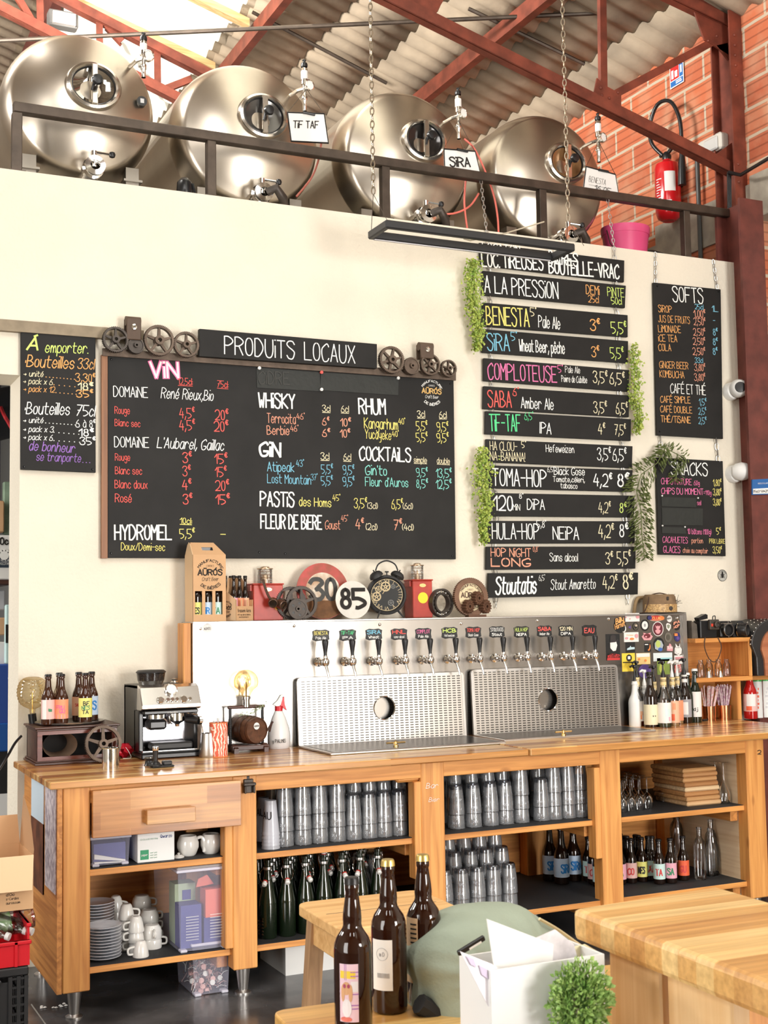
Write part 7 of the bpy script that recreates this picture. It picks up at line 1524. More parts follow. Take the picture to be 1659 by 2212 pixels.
# top hat with goggles band
def hat():
    y = PY+.09; c = V((X(1425, y, 1315), y, ZT)); k = mpp(c); t = thing('decorated_hat', 'brown explorer hat with gold band and feathers above the stickers', 'hat', c); r = 38*k; z = lambda p: p*k
    hm = mat('brown_felt', (.26, .165, .09), .9, vary=.3, vscale=20); e = MB(); e.lathe([(0, .004), (r*1.0, .003), (r*1.55, .001), (r*1.58, .004), (r*1.0, .009)], 40, sy=.8); part('brim', e, mat('dark_brim', (.03, .02, .016), .6), t)
    e = MB(); e.lathe([(r*1.0, .006), (r*.99, z(24)), (r*.95, z(36)), (r*.85, z(41)), (r*.6, z(39)), (0, z(38))], 36, sy=.85); part('crown', e, hm, t)
    e = MB(); e.lathe([(r*1.03, .006), (r*1.03, z(20))], 30, (0, 0, 0), 0, None, True, 1, .85, math.radians(180), math.radians(335)); part('woven_band', e, mat('gold_weave', (.78, .52, .22), .5, vary=.75, vscale=150, dark=(.30, .16, .06)), t)
    e = MB(); e.lathe([(.013, 0), (.012, .006), (0, .008)], 16, (.01, -r*.87, z(11)), 0, Matrix.Rotation(PI/2, 4, 'X')); e.box((-.006, -r*.84, z(32)), (.016, .006, .022), 0, None, .003); part('medallion', e, GEARD, t)
    e = MB(); rr = random.Random(9)
    for j in range(34): a = V((r*.75+rr.gauss(0, .008), rr.uniform(-.05, .03), z(18)+rr.uniform(-.03, .03))); d = V((rr.uniform(-.3, .6), rr.uniform(-.6, .1), rr.uniform(-.1, 1))).normalized(); e.tube([a, a+d*.02+V((0, 0, .004)), a+d*.045], .0011, 4)
    part('feathers', e, mat('dark_feather', (.05, .03, .02), .7), t)
    e = MB(); e.tube(curve([(-r*1.5, -.03, .004), (-r*1.3, -.04, .02), (-r*1.0, -.03, z(26)), (-r*.8, -.02, z(38)), (0, -.0, z(44)), (r*.6, 0, z(40))]), .0035, 6); part('chin_strap', e, mat('brown_strap_leather'), t)
    t2 = thing('second_hat_brim', 'curved brown hat brim leaning on the plaster behind the explorer hat', 'hat', (X(1395, PY+.165, 1275), PY+.165, ZT)); e = MB(); e.tube(curve([(-.09, 0, 0), (-.07, 0, .08), (-.03, 0, .095), (.05, 0, .085), (.11, 0, .0)]), .011, 10); part('brim_roll', e, mat('tan_felt', (.30, .20, .10), .8), t2)
hat()
# ================================================================ RIGHT END OF THE BAR
YR = 5.86
# syrup and spirit bottles crowded before the stickers
def syrup(lab_, px, py, top, body, glassm, fill=None, fillh=0, labm=None, capm=None, pump=None, text=(), lz=(.08, .42), deco=(), neckm=None):
    p = at(px, py); p.y = min(p.y, PY-body*.0013-.02); p.x = X(px, p.y, py); k = mpp(p); H = (py-top)*k; t = bottle(lab_, (p.x, p.y, ZW), H, body*k/2, glassm, None if pump else capm, labm, lz, text, sh=.62, group='syrup and spirit bottles at the right of the taps', name='syrup_bottle', deco=deco, full=True)
    R = body*k/2
    if fill: e = MB(); e.lathe([(0, .006), (R*.93, .006), (R*.93, H*fillh), (0, H*fillh)], 20); part('syrup', e, fill, t)
    if neckm: e = MB(); e.lathe([(R*.46, H*.80), (R*.44, H*.99), (0, H*.99)], 16); part('neck_sleeve', e, neckm, t)
    if pump:
        e = MB(); e.lathe([(R*.34, H), (R*.30, H+6*k), (R*.13, H+16*k), (R*.11, H+30*k), (0, H+30*k)], 14); e.tube([(0, 0, H+29*k), (-6*k, -2*k, H+33*k), (-14*k, -4*k, H+30*k)], [4*k, 3*k, 2*k], 8); e.lathe([(5*k, H+29*k), (5*k, H+34*k), (0, H+35*k)], 12); part('pump_head', e, pump, t)
    return t
NECKY = mat('neck_yellow', (.80, .62, .30), .5); S_ORG = mat('orange_syrup', (.65, .13, .01), .1); S_GRN = mat('mint_syrup', (.02, .07, .035), .1); S_PEA = mat('peach_syrup', (.62, .36, .16), .15); S_CLR = mat('pale_syrup', (.8, .76, .66), .15)
syrup('milky white syrup bottle with black pump at the left of the bottle crowd', 1374, 1566, 1467, 30, WHITE, neckm=PAPER, pump=BLACK)
syrup('clear bottle of orange syrup with fruit label and black pump', 1379, 1570, 1463, 28, GLASSP, S_ORG, .26, L_WHT, pump=BLACK, neckm=NECKY, deco=[(.2, .9, .1, .35, L_ORG), (.6, .5, .3, .5, L_PEACH)], lz=(.12, .52))
syrup('white pump syrup bottle standing behind the brown spirit bottle', 1394, 1553, 1466, 28, GLASSP, S_CLR, .3, L_WHT, pump=WHITE, neckm=PAPER)
syrup('dark brown spirit bottle with black cap and cream label', 1407, 1572, 1452, 30, AMBERD, None, 0, LM('cream', .8, .74, .52), CAPB, None, [('x x', .5, .4, .1, .5, I_BLK)], (.06, .42), neckm=None)
syrup('syrup bottle with black pump and yellow neck right behind the brown spirit bottle', 1415, 1558, 1463, 27, GLASSP, S_GRN, .25, L_WHT, pump=BLACK, neckm=NECKY)
syrup('clear bottle of dark mint syrup with black pump', 1436, 1572, 1463, 30, GLASSP, S_GRN, .30, L_WHT, pump=BLACK, neckm=NECKY, deco=[(.5, .8, .3, .7, L_MINT), (.8, .3, .1, .3, L_PNK)], lz=(.10, .50))
syrup('bottle of peach syrup with white pump and peach picture label', 1455, 1569, 1463, 27, GLASSP, S_PEA, .12, L_PEACH, pump=WHITE, neckm=NECKY, deco=[(-.1, .7, .1, .4, L_RED), (.2, .5, .6, .9, L_ORG)], lz=(.08, .52))
syrup('bottle with orange label and white pump right of the peach syrup', 1466, 1564, 1461, 24, GLASSP, S_PEA, .1, L_ORG, pump=WHITE, neckm=NECKY, lz=(.08, .5))
syrup('dark spirit bottle with black pourer and eight-sided white label', 1481, 1563, 1457, 28, AMBERD, None, 0, LM('slate_label', .35, .35, .38), None, BLACK, (), (.14, .50), [(-.1, 1.2, .15, .85, L_WHT)], neckm=PAPER)
syrup('dark wine bottle with white cap behind the pourer bottle', 1487, 1553, 1444, 24, GREENB, None, 0, None, WHITE)
syrup('dark wine bottle with white cap and tall white label', 1504, 1562, 1445, 25, GREENB, None, 0, L_WHT, WHITE, None, [('dj', 0, .25, .12, .7, I_BLK)], (.12, .58))
e = MB(); p = at(1521, 1559); e.tube([(-.02, 0, .008), (.02, -.005, .008)], .008, 10); solo('bottle_stopper', e, BLACK, 'small black stopper lying right of the wine bottles', 'stopper', loc=tuple(p), rz=.3)
# small pine rack with cameras on top
def rack():
    y0 = P(1560, 1553, z=ZW).y-.03; y0 = max(5.9, min(y0, 6.0)); x1 = X(1624, y0, 1400); x0 = PX1+.004; zt = P(1560, 1378, y=y0).z; zm = P(1560, 1463, y=y0).z; t = thing('small_shelf', 'small orange pine shelf unit at the right end of the bar', 'shelf', ((x0+x1)/2, y0, ZW)); W_ = x1-x0; h = W_/2; d = YW-y0-.01; a = zt-ZW; b = zm-ZW
    e = MB(); e.bb(-h, h, 0, d, a-.026, a, 0, .003); part('top_board', e, PINE_X, t); e = MB(); e.bb(-h, h, 0, d, b-.026, b, 0, .003); part('middle_board', e, PINE_X, t)
    e = MB(); e.bb(h-.026, h-.001, 0, d, b, a-.026, 0, .002); e.bb(h-.08, h-.05, .05, d, 0, b-.026, 0, .002); part('side_board', e, PINE_Z, t); e = MB(); e.bb(-h, h-.026, d-.012, d, 0, a-.026); part('back_board', e, PINE_X, t)
    e = MB(); e.bb(h+.001, h+.45, .06, d, b-.03, b-.004, 0, .003); part('side_ledge', e, PINE_X, t)
    return y0, zt, zm, x0, x1
ry, rzt, rzm, rx0, rx1 = rack()
def cam1():
    y = ry+.05; c = V((X(1527, y, 1375), y, rzt)); k = mpp(c); z = lambda p: p*k; t = thing('instant_camera', 'folding black instant camera with strap loop and red mark on the shelf unit', 'camera', c)
    e = MB(); e.bb(-z(22), z(22), -.02, .05, 0, z(38), 0, .005); part('camera_body', e, BLACK, t); e = MB(); e.bb(-z(3), z(22), -.045, -.02, z(18), z(40), 0, .004); part('front_plate', e, mat('camera_brown', (.06, .05, .04), .4), t)
    e = MB(); e.lathe([(z(7), 0), (z(7), .02), (z(5), .022), (z(4), .016), (0, .014)], 20, (z(11), -.045, z(29)), 0, Matrix.Rotation(PI/2, 4, 'X')); part('lens', e, GEARD, t); e = MB(); e.bb(-z(1), z(4), -.047, -.045, z(25), z(31)); part('red_mark', e, mat('signal_red', (.7, .06, .03), .5), t)
    e = MB(); e.prism([(-z(24), z(44)), (-z(4), z(52)), (z(1), z(50)), (z(1), z(42)), (-z(22), z(38))], (0, -.01, 0), (1, 0, 0), (0, 0, 1), (0, 1, 0), .04); part('viewfinder_hood', e, BLACK, t)
    e = MB(); e.tube(curve([(z(17), .0, z(38)), (z(18), 0, z(46)), (z(24), 0, z(47)), (z(24), 0, z(38))]), .003, 6); part('strap_loop', e, BLACK, t)
    e = MB(); e.tube(curve([(-z(20), -.05, z(2)), (-z(25), -.06, -z(20)), (-z(12), -.06, -z(46)), (z(6), -.06, -z(48)), (z(20), -.06, -z(20)), (z(14), -.05, z(2))]), .0032, 6); part('wrist_strap', e, mat('brown_strap_leather'), t)
    e = MB(); e.prism([(-z(40), 0), (-z(24), 0), (-z(26), z(30)), (-z(40), z(38))], (0, 0, 0), (1, 0, 0), (0, 0, 1), (0, 1, 0), .05); t2 = thing('camera_case', 'scuffed grey brown camera case beside the folding camera', 'camera case', c); part('case_body', e, mat('scuffed_case', (.12, .10, .08), .7, vary=.4, vscale=30), t2)
    y = ry+.06; c = V((X(1562, y, 1375), y, rzt)); t = thing('reflex_camera', 'black film camera with chrome edges between two other cameras', 'camera', c); e = MB(); e.bb(-z(14), z(16), -.03, .04, 0, z(36), 0, .008); part('camera_body', e, BLACK, t)
    e = MB(); e.lathe([(z(13), 0), (z(13), .03), (z(11), .032), (z(9), .02), (0, .018)], 24, (-z(2), -.03, z(17)), 0, Matrix.Rotation(PI/2, 4, 'X')); part('lens', e, BLACK, t); e = MB(); e.bb(z(4), z(5.5), -.035, -.03, 0, z(36)); e.bb(-z(14), z(16), -.033, .03, z(30), z(31.5)); e.tube([(-z(2)+z(13.5)*math.cos(q), -.06, z(17)+z(13.5)*math.sin(q)) for q in [2*PI*j/24 for j in range(24)]], .0015, 5, closed=True); part('chrome_edge', e, CHROME, t)
    y = ry+.05; c = V((X(1600, y, 1375), y, rzt)); t = thing('large_film_camera', 'large black medium format camera with lens turned right at the shelf edge', 'camera', c); e = MB(); e.bb(-z(22), z(20), -.01, .07, 0, z(30), 0, .006); e.prism([(-z(12), z(30)), (z(10), z(30)), (z(4), z(36)), (-z(8), z(36))], (0, -.005, 0), (1, 0, 0), (0, 0, 1), (0, 1, 0), .06); part('camera_body', e, MATTEB, t)
    e = MB(); Ml = Matrix.Translation((-z(8), -.01, z(16))) @ Matrix.Rotation(.5, 4, 'Z') @ Matrix.Rotation(PI/2, 4, 'X'); e.lathe([(z(15), 0), (z(15), .02), (z(14), .022), (z(14), .05), (z(13), .055), (z(11), .05), (0, .03)], 24, (0, 0, 0), 0, Ml); part('lens', e, BLACK, t); e = MB(); e.lathe([(z(15.3), .0), (z(15.3), .004)], 24, (0, 0, 0), 0, Ml); e.lathe([(z(13.2), .055), (z(12), .056)], 24, (0, 0, 0), 0, Ml); part('lens_ring', e, CHROME, t)
cam1()
vial = None
for i, (px, dy) in enumerate(((1514, .06), (1532, .10), (1552, .09), (1570, .07))):
    y = ry+dy; x = X(px, y, 1450); l = 'small corked glass vial, '+('leftmost', 'second from the left', 'third from the left', 'rightmost')[i]+' on the middle board of the shelf unit'
    if not vial: vial = thing('glass_vial', l, 'vial', (x, y, rzm), 0, 'corked vials on the shelf unit'); e = MB(); e.lathe([(0, .002), (.021, .002), (.022, .01), (.022, .068), (.016, .078), (.014, .086)], 18); part('glass_wall', e, GLASS, vial); e = MB(); e.lathe([(.010, .080), (.012, .092), (.015, .094), (.014, .102), (0, .103)], 12); part('stopper', e, GLASS, vial)
    else: dup(vial, (x, y, rzm), 0, l)
for px, lab_ in ((1531, 'left steel jigger before the glass vials'), (1556, 'right steel jigger before the glass vials')):
    y = ry+.03; t = thing('spirit_jigger', lab_, 'jigger', (X(px, y, 1455), y, rzm), 0, 'steel jiggers on the shelf unit'); e = MB(); e.lathe([(.020, 0), (.009, .033), (.008, .036)], 18); part('large_cup', e, CHROME, t); e = MB(); e.lathe([(.008, .036), (.012, .054), (.0115, .054), (.0, .04)], 18); part('small_cup', e, BRASS, t)
# copper cups of straws
RST = mat('straw_red_stripe', (.72, .30, .33), .5, vary=.9, vscale=70, dark=(.85, .80, .77)); PST = mat('straw_purple_stripe', (.36, .12, .24), .5, vary=.9, vscale=70, dark=(.8, .72, .72))
for px, py, sm, lab_ in ((1532, 1553, RST, 'copper cup full of red striped paper straws'), (1565, 1549, PST, 'copper cup full of purple striped paper straws')):
    c = at(px, py); c.y = min(c.y, ry+.10); c.x = X(px, c.y, py); k = mpp(c); r = 15.5*k; t = thing('copper_cup', lab_, 'cup', c, 0, 'copper straw cups'); e = MB(); e.lathe([(0, .002), (r*.9, .002), (r, 32*k), (r*.95, 32*k), (r*.86, .02), (0, .02)], 24); part('cup_wall', e, COPPER, t); rr = random.Random(px)
    for j in range(26):
        a = rr.uniform(0, 2*PI); q = rr.uniform(0, .8)*r; b = V((q*math.cos(a)*.7, q*math.sin(a)*.7, .02)); tp = V((q*math.cos(a)*1.9+(.02 if sm is RST else .0)+rr.uniform(-.008, .02), q*math.sin(a)*1.3, 75*k+rr.uniform(-.012, .004))); e = MB(); e.tube([b, tp], .0036, 6); part('paper_straw', e, sm, t)
c = at(1588, 1551); e = MB(); e.prism([(-.03, .0), (.02, .0), (.03, .012), (.02, .02), (-.005, .03), (-.02, .035), (-.03, .022)], (0, 0, 0), (1, 0, 0), (0, 0, 1), (0, 1, 0), .02); solo('porcelain_spoon', e, CERAM, 'small white porcelain piece beside the copper cup', 'ornament', loc=tuple(c), rz=-.4, bevel=.004)
# red syrup and green lidded jars
p = at(1622, 1553); k = mpp(p); t = bottle('bottle of red strawberry syrup with yellow neck at the right end', (p.x, p.y, ZW), 108*k, 15*k, mat('red_syrup_glass', (.45, .01, .01), .06, coat=.5), None, L_ROSE, (.16, .50), (), sh=.60, name='syrup_bottle', deco=[(.15, 1.3, .3, 1.0, L_WHT), (-.2, .8, .05, .3, L_RED)]); e = MB(); e.lathe([(6.2*k, 86*k), (6.2*k, 107*k), (0, 108*k)], 16); part('neck_sleeve', e, NECKY, t)
GLID = mat('green_lid', (.03, .42, .08), .4)
for px, lab_ in ((1637, 'white jar with green lid beside the red syrup'), (1656, 'white jar with green lid at the picture edge of the bar')):
    y = p.y+.05; t = thing('lidded_jar', lab_, 'jar', (X(px, y, 1553), y, ZW), 0, 'green lidded jars'); r = 11.5*k; e = MB(); e.lathe([(0, 0), (r, 0), (r, 76*k), (r*.9, 80*k), (0, 80*k)], 22); part('jar_body', e, WHITE, t); e = MB(); e.lathe([(r*1.03, 79*k), (r*1.03, 88*k), (r*.9, 91*k), (0, 91*k)], 22); part('green_lid', e, GLID, t); e = MB(); 
    for q in range(6): e.lathe([(r*1.01, (20+8*q)*k), (r*1.01, (25+8*q)*k)], 6, (0, 0, 0), 0, None, True, 1, 1, -2.4+.15*(q % 3), -2.0+.12*(q % 2))
    part('printed_fruit', e, L_RED if px < 1650 else L_GREY, t)
# studded leather barrel case behind the jars
y = 5.98; c = V((X(1672, y, 1400), y, rzm)); k = mpp(c); t = thing('studded_cask', 'black studded leather cask with wooden front beside the shelf unit', 'cask', c); R = 62*k
e = MB(); n = 20; zc = 84*k-R*.35
pr = [(-R*.78, 0), (-R*.8, 40*k)]+[(R*math.cos(a), zc+R*.95*math.sin(a)) for a in [PI*.97-PI*.94*j/18 for j in range(19)]]+[(R*.8, 40*k), (R*.78, 0)]; e.prism(pr, (0, 0, 0), (1, 0, 0), (0, 0, 1), (0, 1, 0), .22); part('leather_shell', e, mat('black_hide', (.025, .024, .024), .4, bump=.2, bscale=60), t, bevel=.006)
e = MB(); e.prism([(x*.62, z*.82) for x, z in pr], (0, -.012, 0), (1, 0, 0), (0, 0, 1), (0, 1, 0), .012); part('wooden_front', e, wood('cask_wood', (.50, .20, .10), (.36, .12, .06), 'x', .35), t)
e = MB()
for x, z in pr[2:21]:
    for q in (.0, .06, .12): e.lathe([(.005, 0), (.003, .003), (0, .004)], 8, (x*1.0, q+.01, z), 0, Matrix.Rotation(math.atan2(x, z-zc), 4, 'Y'))
part('stud', e, CHROME, t)
# ================================================================ SHELVES
ZU, ZL = .5865, .1945
def SH(px, py, z, y0=5.45, y1=6.05): q = P(px, py, z=z); q.y = min(max(q.y, y0), y1); return V((min(X(px, q.y, py), 4.555), q.y, z))
def tumbler():
    e = MB(); e.lathe([(.041, 0), (.0415, .004), (.0405, .03), (.037, .08), (.031, .132), (.0295, .139), (.026, .142), (0, .1415)], 11, (0, 0, 0), 0, None, False); e.lathe([(.031, .122), (.026, .128), (0, .129)], 11); e.lathe([(.0385, .002), (.036, .07), (.029, .118), (0, .119)], 11, (0, 0, 0), 0, None, False); e.lathe([(.0325, .120), (.0318, .131), (.0302, .1395), (.0265, .1428), (0, .1424)], 16, mi=1); e.tube([(.0412*math.cos(q), .0412*math.sin(q), .0015) for q in [2*PI*k/18 for k in range(18)]], .0012, 4, 2, closed=True); return mesh('beer_glass', e, [GLASSH, glass('thick_glass_base', (.66, .68, .72), (.42, .44, .48), 1.0, .10), glass('bright_glass_rim', (.9, .92, .95), (.8, .82, .85), 1.0, .45)])
TG = tumbler(); PRN = None
def place_glass(x, y, z, label, group, s_=1.0):
    o = bpy.data.objects.new('beer_glass', TG); COL.objects.link(o); o.location = (x, y, z); o.rotation_euler = (0, 0, random.uniform(0, 6)); o.scale = (s_, s_, s_); tag(o, label, 'glass', group); return o
MK = MB(); wrap(MK, '25 d', .0408, 0, .026, .009, .022, .12); wrap(MK, 'TOP', .0382, .1, .068, .009, .022, .09); MKm = mesh('printed_mark', MK, mat('glass_print', (.75, .76, .80), .5))
def stackg(x, y, z, n, label, group, mark=True):
    for j in range(n):
        o = place_glass(x, y, z+j*.066, label, group)
        if mark: q = bpy.data.objects.new('printed_mark', MKm); COL.objects.link(q); q.parent = o; o.rotation_euler.z = math.atan2(-y, -x)+random.uniform(-.4, .4)
rg_ = random.Random(5)
# upper shelf, second bay: front row from the photo then rows behind
FR = [(615, 3), (654, 3), (690, 3), (728, 3), (763, 2), (797, 2), (829, 2), (862, 2), (893, 3)]; FR.append((921, 3))
xg = [X(px, 5.50, 1800) for px, _ in FR]; G1 = 'clear beer glass upturned in stacks on the upper shelf, left of the middle post'
for r in range(4):
    y = 5.50+.095*r
    for i in range(10):
        x = xg[i]+.030*r*.2+(.04 if r % 2 else 0)
        if x < POST[2][0]+.02*(r > 0)-.02*(r == 0): stackg(x, y, ZU, FR[i][1] if r == 0 else 3, G1, 'beer glasses on the upper shelf left of the middle post', r < 2)
FR2 = [(984, 2), (1021, 2), (1058, 2), (1090, 2), (1124, 3), (1168, 2), (1195, 3), (1225, 3), (1252, 3), (1275, 3)]; xg = [X(px, 5.53, 1790) for px, _ in FR2]; G2 = 'clear beer glass upturned in stacks on the upper shelf, right of the middle post'
for r in range(4):
    y = 5.52+.095*r
    for i in range(10):
        x = xg[i]+.006*r+(.035 if r % 2 else 0)
        if x < POST[3][0]-.02: stackg(x, y, ZU, FR2[i][1] if r == 0 else 3, G2, 'beer glasses on the upper shelf right of the middle post', r < 2)
G3 = 'clear beer glass upturned in stacks on the lower shelf beside pale blue labelled bottles'
for r in range(4):
    for i in range(5): stackg(POST[2][1]+.06+.088*i+.01*r, 5.50+.083*r, ZL, (2 if r == 0 else 3)+(r > 1), G3, 'beer glasses on the lower shelf', r < 2)
G4 = 'clear beer glass in the small stack at the right end of the swing-top bottles'
for x, y, n in ((2.60, 5.72, 3), (2.63, 5.81, 3), (2.55, 5.83, 3)): stackg(x, y, ZL, n, G4, 'beer glasses right of the swing-top bottles', False)
# plastic cups
CUPP = haze_plastic('frosted_cup_plastic', (.74, .75, .82), .55)
for px, py, n, lab_ in ((585, 1832, 5, 'front stack of upturned translucent plastic cups with dark mark'), (570, 1815, 4, 'rear stack of upturned translucent plastic cups against the post')):
    p = P(px, py, z=ZU); p.y = max(p.y, 5.46); x = X(px, p.y, py); 
    for j in range(n):
        t = thing('plastic_cup', 'upturned translucent plastic cup nested in the '+lab_.split(' of ')[0]+' by the post', 'cup', (x, p.y, ZU+.0155*j), 0, lab_.replace('upturned ', '').replace(' with dark mark', '')); e = MB(); e.lathe([(.042, 0), (.0415, .003), (.039, .012), (.0385, .014), (.026, .148), (.0, .148)], 22); part('cup_wall', e, CUPP, t)
        if j == n-1: e = MB(); wrap(e, 'AU', .035, math.atan2(-p.y, -x)-.5, .07, .03, .04, .14); part('printed_mark', e, CHALK['X'], t)
# swing-top bottles
def swing(label, x, y, rot, up):
    t = thing('swing_top_bottle', label, 'bottle', (x, y, ZL), rot, 'swing-top bottles on the lower shelf'); e = MB(); e.lathe([(0, .003), (.036, 0), (.04, .006), (.04, .14), (.038, .165), (.03, .205), (.02, .25), (.0145, .28), (.0135, .30), (.017, .303), (.017, .309), (.0135, .311), (.0135, .326), (.0165, .328), (.016, .338), (0, .338)], 18); part('glass_body', e, GREENB, t)
    e = MB(); e.lathe([(.018, .296), (.019, .304), (.018, .308)], 14); part('collar', e, STEEL, t)
    wz = [(.02, 0, .302), (.026, -.02, .285), (.024, -.03, .26), (.008, -.036, .245), (-.008, -.036, .245), (-.024, -.03, .26), (-.026, -.02, .285), (-.02, 0, .302)] if not up else [(.019, 0, .302), (.022, -.006, .325), (.012, 0, .35), (-.012, 0, .35), (-.022, -.006, .325), (-.019, 0, .302)]
    e = MB(); e.tube(curve(wz, 3), .0014, 4); part('wire_bail', e, CHROME, t)
    c = (0, -.036, .24) if not up else (0, 0, .349); Mc = Matrix.Translation(c) @ (Matrix.Rotation(2.2, 4, 'X') if not up else Matrix()); e = MB(); e.lathe([(.011, -.008), (.012, .006), (.008, .011), (0, .012)], 12, (0, 0, 0), 0, Mc); part('stopper', e, CERAM, t); e = MB(); e.lathe([(.012, -.014), (.0125, -.008), (0, -.008)], 12, (0, 0, 0), 0, Mc); part('rubber_seal', e, mat('seal_red', (.5, .04, .03), .5), t); return t
sb = [None, None]; LS = ['dark green swing-top bottle with open hanging stopper on the lower shelf behind the stool', 'dark green swing-top bottle with closed white stopper on the lower shelf behind the stool']
k_ = 0
for r in range(5):
    for i in range(8 if r else 7):
        x = 1.985+.09*i+(.045 if r % 2 else 0); y = 5.50+.088*r
        if x > 2.58 or (r == 0 and i in ()): continue
        u = 1 if (i*3+r*2) % 4 == 1 or r > 2 else 0; rot = math.atan2(-x, y)*-1*0+(-.25+.5*((i*7+r*3) % 5-2)/2.0)
        if sb[u] is None: sb[u] = swing(LS[u], x, y, rot, u)
        else: dup(sb[u], (x, y, ZL), rot, LS[u])
# glass mug
p = P(573, 2026, z=ZL); p.y = max(5.44, p.y); t = thing('glass_mug', 'dimpled glass mug beside the post before the swing-top bottles', 'mug', (X(571, p.y, 2000), p.y, ZL)); e = MB()
for q in range(5): e.lathe([(.026, .012+.014*q), (.029, .019+.014*q), (.026, .026+.014*q)], 12)
e.lathe([(0, .004), (.026, 0), (.026, .012)], 12); e.lathe([(.026, .082), (.028, .092)], 12); part('mug_wall', e, GLASSP, t); e = MB(); e.tube(curve([(.026, 0, .075), (.05, 0, .07), (.052, 0, .03), (.026, 0, .02)]), .005, 8); part('handle', e, GLASSP, t)
# blue label bottles
for i, (px, py) in enumerate(((1189, 1902), (1214, 1909), (1240, 1902), (1273, 1899), (1287, 1904), (1300, 1906))):
    p = SH(px, py, ZL); k = mpp(p); big = i < 3; bottle(('left', 'front', 'right')[i]+' bottle of the three big ones with pale blue labels' if big else ('first', 'second', 'third')[i-3]+' smaller pale blue labelled bottle counted toward the post', (p.x, p.y, ZL), .30 if big else .24, .040 if big else .032, AMBERD, CAPB, L_BLU, (.13, .45), [('SiRA', .45 if i != 1 else .7, .25, .42, 1.5, I_BLUE)], sh=.56, group='pale blue labelled bottles on the lower shelf')
# bay four, upper shelf: wine glasses, boards
def wineg(lz_, bowl, H):
    e = MB(); e.lathe([(bowl*.80, 0), (bowl, H*.2), (bowl*.92, H*.34), (bowl*.5, H*.46), (.005, H*.52), (.0035, H*.6), (.0035, H*.94), (.006, H*.97), (.030, H*.992), (.031, H)], 18); return mesh('wine_glass', e, GLASS)
W1, W2 = wineg(0, .030, .165), None
e = MB(); e.lathe([(.026, 0), (.028, .004), (.038, .035), (.036, .052), (.02, .066), (.012, .069)], 18); e.lathe([(.024, .002), (.022, .03), (0, .031)], 14); SN = mesh('snifter_glass', e, GLASS)
def meshthing(name, me, loc, label, cat, group): o = bpy.data.objects.new(name, me); COL.objects.link(o); o.location = loc; return tag(o, label, cat, group)
for r in range(4):
    for i in range(5):
        x = POST[3][1]+.04+.062*i+.012*r; y = 5.50+.075*r+.012*i
        meshthing('wine_glass', W1, (x, y, ZU), 'small stemmed glass upturned in rows by the post on the upper right shelf', 'glass', 'stemmed glasses on the upper right shelf')
for i, px in enumerate((1434, 1459, 1484, 1505)): p = SH(px, (1731, 1729, 1727, 1731)[i], ZU); meshthing('snifter_glass', SN, (p.x, p.y, ZU), ('first', 'second', 'third', 'last')[i]+' low round glass in the row before the wooden boards', 'glass', 'low round glasses')
e = MB(); e.lathe([(0, .003), (.03, .003), (.037, .03), (.033, .06), (.009, .115), (.006, .15), (.005, .21), (.028, .213), (.029, .215)], 18); ST = mesh('stem_vase', e, GLASS)
for px, py, l in ((1584, 1733, 'left stemmed glass standing right of the wooden boards'), (1594, 1727, 'right stemmed glass standing right of the wooden boards')): p = SH(px, py, ZU); meshthing('stemmed_glass', ST, (p.x, p.y, ZU), l, 'glass', 'stemmed glasses by the wooden boards')
p = SH(1560, 1736, ZU); bt = ['lowest', 'second', 'third', 'fourth', 'fifth', 'sixth', 'seventh', 'topmost']; tones = [(.78, .50, .26), (.62, .34, .14), (.55, .27, .10), (.86, .64, .38), (.50, .24, .09), (.66, .36, .15), (.58, .30, .12), (.64, .35, .14)]
for j in range(8):
    e = MB(); L_, D_ = .225, .28; rz_ = .02*((j*5) % 3-1); e.bb(-L_, 0, 0, D_, .0, .0235, 0, .006); solo('serving_board', e, block('board_wood_%d' % j, [tones[j], tuple(c*.7 for c in tones[j])], None, .5, .07, .5, 0), bt[j]+' wooden serving board of the stack on the upper right shelf', 'serving board', loc=(p.x-.004*(j % 3), p.y+.004*j, ZU+.0242*j), rz=rz_, group='stacked wooden serving boards')
# bay four, lower shelf: small bottles and clear bottles
KB = {'y': (L_YEL, 'NES', I_BLK), 't': (L_MINT, 'TA', I_RED), 'p': (L_PNK, 'SA', I_GRN), 'o': (L_RED, 'GU', I_RED), 'r': (L_ROSE, 'CO', I_RED)}
fr_ = [(1356, 1901, 'y', 'front left small bottle with yellow label'), (1381, 1899, 'r', 'small bottle with rose label behind the yellow one'), (1402, 1901, 't', 'small mint labelled bottle just left of the front one'), (1425, 1909, 't', 'foremost small bottle with mint label'), (1450, 1907, 'p', 'small bottle with pink label and green letters'), (1477, 1901, 'o', 'rightmost small bottle with plain red orange label')]
proto = {}
for px, py, kk, l in fr_:
    p = SH(px, py, ZL); lm, tx, ik = KB[kk]; b_ = bottle(l, (p.x, p.y, ZL), .23, .0305, AMBERD, CAPB, lm, (.12, .46), [(tx, -.05, .25, .4, 1.1, ik)], group='small bottles on the lower right shelf'); proto[kk] = b_
x0 = POST[3][1]+.05
for r in range(3):
    for i in range(6-r):
        x = x0+.068*i+.02*r; y = 5.66+.075*r; kk = 'trtyp'[(i*2+r) % 5]; b_ = dup(proto[kk], (x, y, ZL), 0, 'small dark bottle packed in the rows behind the labelled front bottles'); b_['group'] = 'small bottles packed behind'
